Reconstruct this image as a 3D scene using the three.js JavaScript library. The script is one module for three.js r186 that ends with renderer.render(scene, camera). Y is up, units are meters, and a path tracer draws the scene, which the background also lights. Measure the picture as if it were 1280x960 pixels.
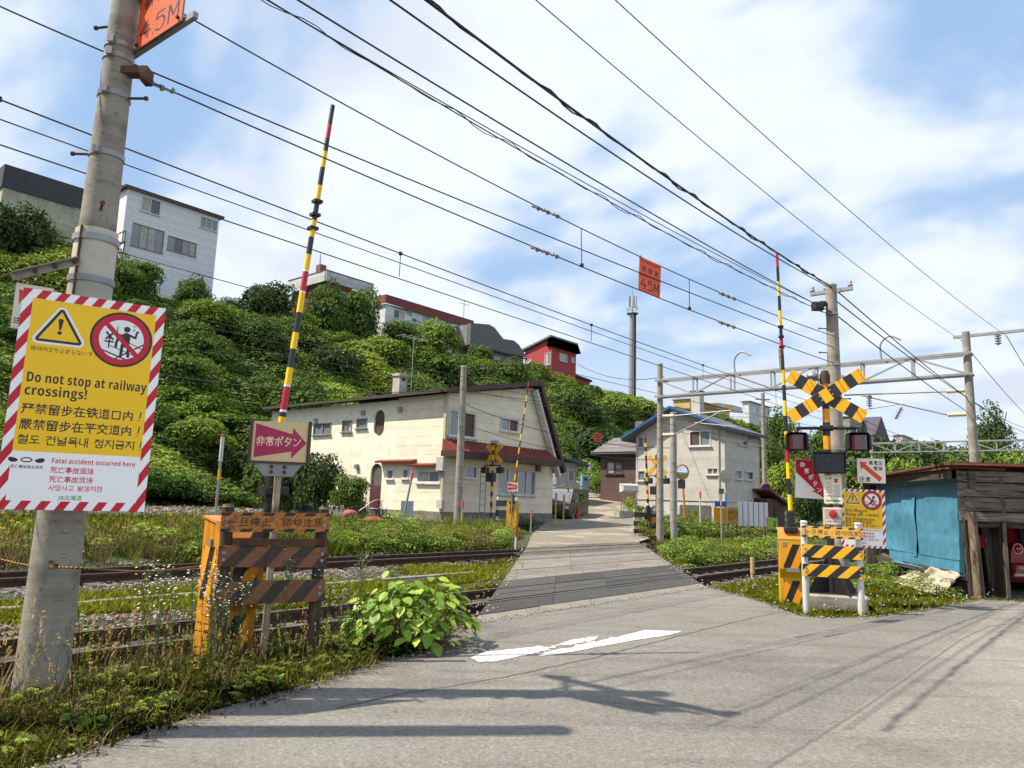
import * as THREE from 'three';
import { mergeGeometries } from 'three/addons/utils/BufferGeometryUtils.js';

// ---------------------------------------------------------------- camera
const F = 925, CAMH = 1.5, PITCH = Math.atan(147 / 925), ROLL = 0.032;
const scene = new THREE.Scene();
const camera = new THREE.PerspectiveCamera(2 * Math.atan(480 / F) * 180 / Math.PI, 4 / 3, 0.1, 3000);
camera.rotation.order = 'YXZ';
camera.rotation.set(PITCH, 0, ROLL);
camera.position.set(0, CAMH, 0);
camera.updateMatrixWorld(true);
const EXPO = 1.7;
const renderer = new THREE.WebGLRenderer({ antialias: true });
renderer.toneMapping = THREE.LinearToneMapping;
renderer.toneMappingExposure = EXPO;
renderer.shadowMap.enabled = true;
renderer.shadowMap.type = THREE.PCFSoftShadowMap;

// ---------------------------------------------------------------- numbers, noise
function rngOf(seed) { let a = seed | 0; return () => { a = (a + 0x6d2b79f5) | 0; let t = Math.imul(a ^ (a >>> 15), 1 | a); t = (t + Math.imul(t ^ (t >>> 7), 61 | t)) ^ t; return ((t ^ (t >>> 14)) >>> 0) / 4294967296; }; }
const rnd = rngOf(7);
const rr = (a, b) => a + (b - a) * rnd();
const cl = (x, a = 0, b = 1) => Math.min(b, Math.max(a, x));
const sst = (a, b, x) => { const t = cl((x - a) / (b - a)); return t * t * (3 - 2 * t); };
const mix = (a, b, t) => a + (b - a) * t;
function hash2(i, j) { let h = Math.imul(i | 0, 374761393) + Math.imul(j | 0, 668265263); h = Math.imul(h ^ (h >>> 13), 1274126177); return ((h ^ (h >>> 16)) >>> 0) / 4294967296; }
function vn(x, y, per = 0) {
  let i = Math.floor(x), j = Math.floor(y); const fx = x - i, fy = y - j, u = fx * fx * (3 - 2 * fx), v = fy * fy * (3 - 2 * fy);
  let i1 = i + 1, j1 = j + 1;
  if (per) { const m = (n) => ((n % per) + per) % per; i = m(i); j = m(j); i1 = m(i1); j1 = m(j1); }
  return mix(mix(hash2(i, j), hash2(i1, j), u), mix(hash2(i, j1), hash2(i1, j1), u), v);
}
function fbm(x, y, oct = 5, per = 0) { let s = 0, a = 0.5, n = 0; for (let k = 0; k < oct; k++) { s += a * vn(x + k * 17.3 * (per ? 0 : 1), y + k * 9.1 * (per ? 0 : 1), per); n += a; a *= 0.5; x *= 2; y *= 2; if (per) per *= 2; } return s / n; }

// ---------------------------------------------------------------- sky and sun
{
  const W = 2048, H = 1024, d = new Float32Array(W * H * 4), k = 1.17 / EXPO;
  // where the clouds open or thicken, as directions
  const rm = new THREE.Matrix4().makeRotationFromEuler(camera.rotation);
  const spots = [[1235, 20, -0.21, 0.013], [240, 130, -0.11, 0.010], [930, 360, -0.10, 0.006], [1120, 130, -0.04, 0.012], [620, 140, 0.10, 0.02], [1000, 240, 0.06, 0.01], [60, 60, -0.02, 0.008], [500, 330, 0.12, 0.02], [90, 150, -0.05, 0.006]].map(([px, py, a, s]) => { const v = new THREE.Vector3((px - 640) / F, -(py - 480) / F, -1).normalize().applyMatrix4(rm); return [v.x, v.y, v.z, a, s]; });
  for (let j = 0; j < H; j++) {
    const el = ((j + 0.5) / H - 0.5) * Math.PI, y = Math.sin(el), c = Math.cos(el);
    for (let i = 0; i < W; i++) {
      const az = ((i + 0.5) / W - 0.5) * 2 * Math.PI, x = c * Math.cos(az), z = c * Math.sin(az), o = (j * W + i) * 4;
      const yy = Math.max(y, 0.0), q = 1 / (yy + 0.22);
      // cloud sheet a few kilometres up; streaks run along the tracks' direction
      let px = x * q, pz = z * q; const a = 0.75; const sx = px * Math.cos(a) - pz * Math.sin(a), sz = px * Math.sin(a) + pz * Math.cos(a);
      const wx = fbm(sx * 1.3 + 4.1, sz * 1.3 + 7.7, 3) - 0.5, wz = fbm(sx * 1.3 + 24.1, sz * 1.3 + 17.7, 3) - 0.5;
      const n1 = fbm(sx * 1.25 + wx * 0.8 + 31.3, sz * 0.95 + wz * 0.8 + 8.2, 7);
      const n2 = fbm(sx * 5.2 + wx * 1.6 + 3.3, sz * 3.8 + wz * 1.6 + 51, 7);
      let bias = 0; for (const [dx, dy, dz, amp, s] of spots) { const dt = x * dx + y * dy + z * dz; if (dt > 0.5) bias += amp * Math.exp(-(1 - dt) / s); }
      let cov = sst(0.36, 0.62, n1 * 0.62 + n2 * 0.43 + 0.05 * (1 - yy) + bias - 0.02) * 0.94; const fine = fbm(sx * 17 + wx * 3, sz * 12 + wz * 3, 6); cov = cl(cov + 0.5 * (fine - 0.5) * (1 - Math.abs(2 * cov - 1)) + 0.06 * (fine - 0.5));
      cov = Math.max(cov, 0.72 * sst(0.30, 0.02, yy));
      const sh = 1 - 0.20 * sst(0.52, 0.74, fbm(sx * 2.2 + 71, sz * 1.8 + 13, 5)) * cov - 0.07 * (n2 - 0.5);
      const t = Math.pow(cl(yy), 0.55);
      const br = mix(0.46, 0.25, t), bg = mix(0.63, 0.42, t), bb = mix(0.84, 0.71, t);
      let r = mix(br, 0.83 * sh, cov), g = mix(bg, 0.885 * sh, cov), b = mix(bb, 0.98 * (sh * 0.92 + 0.08), cov);
      if (y < 0) { const f = sst(0, -0.06, y); r = mix(r, 0.22, f); g = mix(g, 0.24, f); b = mix(b, 0.22, f); }
      d[o] = r * k; d[o + 1] = g * k; d[o + 2] = b * k; d[o + 3] = 1;
    }
  }
  const t = new THREE.DataTexture(d, W, H, THREE.RGBAFormat, THREE.FloatType);
  t.mapping = THREE.EquirectangularReflectionMapping; t.magFilter = THREE.LinearFilter; t.minFilter = THREE.LinearFilter; t.wrapS = THREE.RepeatWrapping; t.needsUpdate = true;
  scene.background = t; scene.environment = t;
}
const SUN = new THREE.Vector3(-0.60, 0.84, 0.07).normalize();
const sun = new THREE.DirectionalLight(0xfff1dc, 4.8);
sun.target.position.set(0, 0, -30); sun.position.copy(SUN).multiplyScalar(150).add(sun.target.position);
sun.castShadow = true; sun.shadow.mapSize.set(4096, 4096); sun.shadow.radius = 1;
Object.assign(sun.shadow.camera, { left: -90, right: 90, top: 90, bottom: -90, near: 1, far: 400 });
scene.add(sun, sun.target);

// ---------------------------------------------------------------- pixel -> place, railway frame
const V3 = (x, y, z) => new THREE.Vector3(x, y, z);
const rotM = new THREE.Matrix4().makeRotationFromEuler(camera.rotation);
const ray = (px, py) => V3((px - 640) / F, -(py - 480) / F, -1).applyMatrix4(rotM);
const G = (px, py, y = 0) => { const d = ray(px, py); return d.multiplyScalar((y - CAMH) / d.y).add(camera.position); };
const at = (px, py, D) => { const d = ray(px, py); return d.multiplyScalar(D / -d.z).add(camera.position); };
const onPlane = (px, py, p, n) => { const d = ray(px, py), t = p.clone().sub(camera.position).dot(n) / d.dot(n); return d.multiplyScalar(t).add(camera.position); };
const AZ = 40 * Math.PI / 180, UD = V3(Math.sin(AZ), 0, -Math.cos(AZ)), VD = V3(-Math.cos(AZ), 0, -Math.sin(AZ)), RAILROT = Math.PI / 2 - AZ;
const P = (u, v, y = 0) => V3(UD.x * u + VD.x * v, y, UD.z * u + VD.z * v);
const uOf = (x, z) => x * UD.x + z * UD.z, vOf = (x, z) => x * VD.x + z * VD.z;
const proj = (p) => { const q = p.clone().project(camera); return [(q.x + 1) * 640, (1 - q.y) * 480, q.z]; };
const seen = (p, m = 60) => { const d = p.clone().sub(camera.position).dot(ray(640, 480)); if (d < 0.3) return false; const [x, y] = proj(p); return x > -m && x < 1280 + m && y > -m && y < 960 + m; };

// ---------------------------------------------------------------- naming and mesh helpers
const taken = new Map();
function numbered(n) { const k = taken.get(n) ?? 0; taken.set(n, k + 1); return k ? n + '_' + String(k).padStart(3, '0') : n; }
function thing(name, label, category, p = V3(0, 0, 0), turn = 0, group) {
  const o = new THREE.Group(); o.name = numbered(name); o.position.copy(p); o.rotation.y = turn; scene.add(o);
  o.userData = { label, category }; if (group) o.userData.group = group; return o;
}
function boxUV(g) {
  const p = g.attributes.position, n = g.attributes.normal, uv = new Float32Array(p.count * 2);
  for (let i = 0; i < p.count; i++) {
    const ax = Math.abs(n.getX(i)), ay = Math.abs(n.getY(i)), az = Math.abs(n.getZ(i));
    if (ay > ax && ay > az) { uv[2 * i] = p.getX(i); uv[2 * i + 1] = p.getZ(i); } else if (ax > az) { uv[2 * i] = p.getZ(i); uv[2 * i + 1] = p.getY(i); } else { uv[2 * i] = p.getX(i); uv[2 * i + 1] = p.getY(i); }
  }
  g.setAttribute('uv', new THREE.BufferAttribute(uv, 2)); return g;
}
function join(list, keepUV) {
  const gs = (Array.isArray(list) ? list : [list]).map((g) => { let q = g.index ? g.toNonIndexed() : g; if (!q.attributes.normal) q.computeVertexNormals(); if (!keepUV) boxUV(q); for (const k of Object.keys(q.attributes)) if (!['position', 'normal', 'uv', 'color'].includes(k)) q.deleteAttribute(k); return q; });
  return gs.length === 1 ? gs[0] : mergeGeometries(gs);
}
function obj(name, geoms, mat, parent = scene, keepUV = false) {
  const m = new THREE.Mesh(join(geoms, keepUV), mat); m.name = parent === scene ? numbered(name) : name; m.castShadow = m.receiveShadow = true; parent.add(m); return m;
}
function tag(o, label, category, group, kind) { Object.assign(o.userData, { label, category }); if (group) o.userData.group = group; if (kind) o.userData.kind = kind; return o; }
function struct(o, label, category) { o.userData.kind = 'structure'; if (label) { o.userData.label = label; o.userData.category = category; } return o; }
function copyOf(o, p, turn, label, s) { const c = o.clone(); c.name = numbered(o.name.replace(/_\d{3}$/, '')); c.userData = { ...o.userData }; scene.add(c); c.position.copy(p); if (turn !== undefined) c.rotation.y = turn; if (label) c.userData.label = label; if (s) Array.isArray(s) ? c.scale.set(...s) : c.scale.setScalar(s); return c; }
// geometries
function bx(w, h, d, x = 0, y = 0, z = 0, rx = 0, ry = 0, rz = 0) { const g = new THREE.BoxGeometry(w, h, d); if (rz) g.rotateZ(rz); if (rx) g.rotateX(rx); if (ry) g.rotateY(ry); return g.translate(x, y, z); }
function rb(w, h, d, x = 0, y = 0, z = 0, r = 0.01, ry = 0) { // box with chamfered edges
  const s = new THREE.Shape(), a = w / 2 - r, b = h / 2 - r; s.moveTo(-a, -b); s.lineTo(a, -b); s.lineTo(a, b); s.lineTo(-a, b); s.closePath();
  const g = new THREE.ExtrudeGeometry(s, { depth: d - 2 * r, bevelEnabled: true, bevelSize: r, bevelThickness: r, bevelSegments: 1, curveSegments: 1 }); g.translate(0, 0, -(d - 2 * r) / 2); if (ry) g.rotateY(ry); return g.translate(x, y, z);
}
const UPV = V3(0, 1, 0);
function tube(a, b, r1, r2 = r1, seg = 10, open = false) {
  const d = b.clone().sub(a), L = d.length(), g = new THREE.CylinderGeometry(r2, r1, L, seg, 1, open);
  g.applyQuaternion(new THREE.Quaternion().setFromUnitVectors(UPV, d.normalize())); return g.translate((a.x + b.x) / 2, (a.y + b.y) / 2, (a.z + b.z) / 2);
}
function bar(a, b, w, h = w) { const d = b.clone().sub(a), L = d.length(), g = new THREE.BoxGeometry(w, h, L); const m = new THREE.Matrix4().lookAt(V3(0, 0, 0), d.clone().negate(), Math.abs(d.y / L) > 0.98 ? V3(0, 0, 1) : UPV); g.applyMatrix4(m); return g.translate((a.x + b.x) / 2, (a.y + b.y) / 2, (a.z + b.z) / 2); }
function path(pts, r, seg = 5, n = pts.length * 4) { return new THREE.TubeGeometry(new THREE.CatmullRomCurve3(pts), n, r, seg, false); }
function ext(pts, depth, bevel = 0, holes = []) { const s = new THREE.Shape(pts.map((p) => new THREE.Vector2(p[0], p[1]))); for (const h of holes) s.holes.push(h.curves || h.getPoints ? h : new THREE.Path(h.map((p) => new THREE.Vector2(p[0], p[1])))); return new THREE.ExtrudeGeometry(s, { depth, bevelEnabled: bevel > 0, bevelSize: bevel, bevelThickness: bevel, bevelSegments: 2, curveSegments: 12 }); }
function lathe(pts, seg = 16) { return new THREE.LatheGeometry(pts.map((p) => new THREE.Vector2(p[0], p[1])), seg); }
function sphere(r, x = 0, y = 0, z = 0, a = 12, b = 8) { return new THREE.SphereGeometry(r, a, b).translate(x, y, z); }
const tr = (g, x, y, z) => g.translate(x, y, z);

// ---------------------------------------------------------------- textures and materials
const C = (r, g, b) => new THREE.Color().setRGB(r, g, b);
function mat(color, rough = 0.8, o = {}) { return new THREE.MeshStandardMaterial({ color, roughness: rough, side: THREE.DoubleSide, ...o }); }
function phys(color, rough, o = {}) { return new THREE.MeshPhysicalMaterial({ color, roughness: rough, ...o }); }
function canvasTex(w, h, draw) { const c = document.createElement('canvas'); c.width = w; c.height = h; draw(c.getContext('2d'), w, h); const t = new THREE.CanvasTexture(c); t.colorSpace = THREE.SRGBColorSpace; t.anisotropy = 8; return t; }
function dataTex(n, metres, fn, srgb = true) {
  const d = new Uint8Array(n * n * 4);
  for (let j = 0; j < n; j++) for (let i = 0; i < n; i++) { const c = fn(i / n, j / n), o = (j * n + i) * 4; d[o] = cl(c[0]) * 255; d[o + 1] = cl(c[1]) * 255; d[o + 2] = cl(c[2]) * 255; d[o + 3] = 255; }
  const t = new THREE.DataTexture(d, n, n); t.wrapS = t.wrapT = THREE.RepeatWrapping; t.magFilter = THREE.LinearFilter; t.minFilter = THREE.LinearMipmapLinearFilter; t.generateMipmaps = true; t.repeat.set(1 / metres, 1 / metres); if (srgb) t.colorSpace = THREE.SRGBColorSpace; t.needsUpdate = true; return t;
}
const mono = (v) => [v, v, v];
const speckT = dataTex(512, 1.6, (x, y) => { const n = fbm(x * 8, y * 8, 4, 8), s = hash2(x * 512, y * 512), s2 = vn(x * 170, y * 170, 170); return mono(0.70 + 0.16 * (n - 0.5) + 0.20 * (s - 0.5) + 0.30 * (s2 - 0.5) + (s2 > 0.86 ? 0.12 : 0)); });
const speckB = dataTex(512, 1.1, (x, y) => mono(0.5 * vn(x * 128, y * 128, 128) + 0.5 * hash2(x * 512, y * 512)), false);
const grimeT = dataTex(512, 3.1, (x, y) => { const n = fbm(x * 6, y * 6, 6, 6), m = fbm(x * 24 + 3, y * 24, 4, 24); return mono(0.86 + 0.22 * (n - 0.5) + 0.14 * (m - 0.5)); });
const streakT = dataTex(512, 2.3, (x, y) => { const n = fbm(x * 40, y * 5, 4, 0), m = fbm(x * 7, y * 7, 5, 7), q = vn(x * 256, y * 256, 256); return mono(0.84 + 0.15 * (m - 0.5) + 0.12 * (q - 0.5) - 0.10 * sst(0.60, 0.75, vn(x * 60, y * 4, 0))); });
const concT = dataTex(512, 0.9, (x, y) => { const n = fbm(x * 6, y * 6, 6, 6), b = vn(x * 3, y * 90, 0), q = hash2(x * 512, y * 512); return mono(0.80 + 0.34 * (n - 0.5) + 0.06 * (b - 0.5) + 0.10 * (q - 0.5) - (vn(x * 60, y * 60, 60) > 0.88 ? 0.14 : 0)); });
const woodT = dataTex(512, 1.4, (x, y) => { const w = fbm(x * 3, y * 22 + fbm(x * 4, y * 4, 3, 4) * 2.2, 5), f = vn(x * 20, y * 200, 0), k = sst(0.72, 0.8, vn(x * 4, y * 60, 0)); return [0.74 + 0.5 * (w - 0.5) + 0.2 * (f - 0.5) - 0.25 * k, 0.72 + 0.5 * (w - 0.5) + 0.2 * (f - 0.5) - 0.25 * k, 0.69 + 0.5 * (w - 0.5) + 0.2 * (f - 0.5) - 0.24 * k]; });
const woodV = woodT.clone(); woodV.rotation = Math.PI / 2; woodV.needsUpdate = true;
const woodB = dataTex(256, 1.4, (x, y) => mono(fbm(x * 3, y * 30 + fbm(x * 4, y * 4, 3, 4) * 2.2, 4)), false);
const rustT = dataTex(512, 0.7, (x, y) => { const n = fbm(x * 5, y * 5, 6, 5), m = vn(x * 80, y * 80, 80); return [0.80 + 0.5 * (n - 0.5) + 0.12 * (m - 0.5), 0.76 + 0.6 * (n - 0.5) + 0.12 * (m - 0.5), 0.72 + 0.7 * (n - 0.5)]; });
const sidingB = dataTex(512, 1.82, (x, y) => { const r = (y * 4) % 1, c = Math.abs(((x * 2 + Math.floor(y * 4) * 0.5) % 1) - 0.5) > 0.492 ? 0.15 : 0; return mono((r < 0.05 ? 0.1 : 0.75) - c + 0.2 * (vn(x * 90, y * 90, 90) - 0.5)); }, false);
const sidingT = dataTex(512, 1.82, (x, y) => { const r = (y * 4) % 1, n = fbm(x * 5, y * 5, 5, 5), tone = hash2(Math.floor(y * 4), Math.floor(x * 2 + Math.floor(y * 4) * 0.5)); return mono(0.92 + 0.1 * (n - 0.5) + 0.035 * (tone - 0.5) - (r < 0.035 ? 0.10 : 0)); });
const lapB = dataTex(256, 0.92, (x, y) => { const r = (y * 4) % 1; return mono(1 - r); }, false);
const lapT = dataTex(256, 0.92, (x, y) => { const r = (y * 4) % 1, n = fbm(x * 5, y * 5, 4, 5); return mono(0.93 + 0.12 * (n - 0.5) - (r < 0.10 ? 0.30 : 0)); });
const M = {
  conc: mat(C(0.44, 0.41, 0.35), 0.9, { map: concT, bumpMap: concT, bumpScale: 0.004 }),
  concPale: mat(C(0.50, 0.48, 0.44), 0.9, { map: concT, bumpMap: concT, bumpScale: 0.004 }),
  galv: mat(C(0.42, 0.43, 0.44), 0.5, { metalness: 0.55, map: grimeT }),
  steel: mat(C(0.36, 0.36, 0.36), 0.6, { metalness: 0.3, map: grimeT }),
  rust: mat(C(0.16, 0.075, 0.045), 0.85, { map: rustT, bumpMap: rustT, bumpScale: 0.003 }),
  railside: mat(C(0.115, 0.065, 0.047), 0.85, { map: rustT, bumpMap: rustT, bumpScale: 0.002 }),
  railtop: mat(C(0.40, 0.38, 0.36), 0.35, { metalness: 0.7, map: grimeT }),
  black: mat(C(0.018, 0.018, 0.02), 0.5, { map: grimeT }),
  rubber: mat(C(0.045, 0.046, 0.05), 0.75, { map: speckT, bumpMap: speckB, bumpScale: 0.004 }),
  cable: mat(C(0.02, 0.02, 0.022), 0.6),
  copper: mat(C(0.06, 0.04, 0.032), 0.55, { metalness: 0.4 }),
  white: mat(C(0.76, 0.76, 0.74), 0.55, { map: grimeT }),
  yellow: mat(C(0.82, 0.47, 0.01), 0.45, { map: grimeT }),
  yellowStripe: mat(C(0.80, 0.55, 0.02), 0.5, { map: grimeT }),
  orange: mat(C(0.80, 0.32, 0.012), 0.5, { map: streakT }),
  porcelain: mat(C(0.62, 0.52, 0.36), 0.25),
  glassDark: phys(C(0.035, 0.045, 0.055), 0.04, { clearcoat: 1, clearcoatRoughness: 0.03, specularIntensity: 1 }),
  glassGrey: phys(C(0.16, 0.19, 0.22), 0.06, { clearcoat: 1, clearcoatRoughness: 0.03 }),
  curtain: mat(C(0.62, 0.60, 0.56), 0.9, { map: streakT }),
  screenBrown: mat(C(0.12, 0.075, 0.055), 0.6, { map: streakT }),
  woodGrey: mat(C(0.20, 0.185, 0.165), 0.9, { map: woodT, bumpMap: woodB, bumpScale: 0.008 }),
  woodTan: mat(C(0.34, 0.235, 0.145), 0.9, { map: woodT, bumpMap: woodB, bumpScale: 0.006 }),
  woodDark: mat(C(0.10, 0.082, 0.066), 0.9, { map: woodT, bumpMap: woodB, bumpScale: 0.008 }),
  woodPost: mat(C(0.13, 0.10, 0.08), 0.9, { map: woodV }), woodPostGrey: mat(C(0.20, 0.185, 0.165), 0.9, { map: woodV }), woodLog: mat(C(0.32, 0.255, 0.19), 0.9, { map: woodV }),
  alu: mat(C(0.62, 0.62, 0.62), 0.4, { metalness: 0.3 }),
};
const col = (color, rough = 0.75, map = grimeT, o = {}) => mat(color, rough, { map, ...o });

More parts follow.
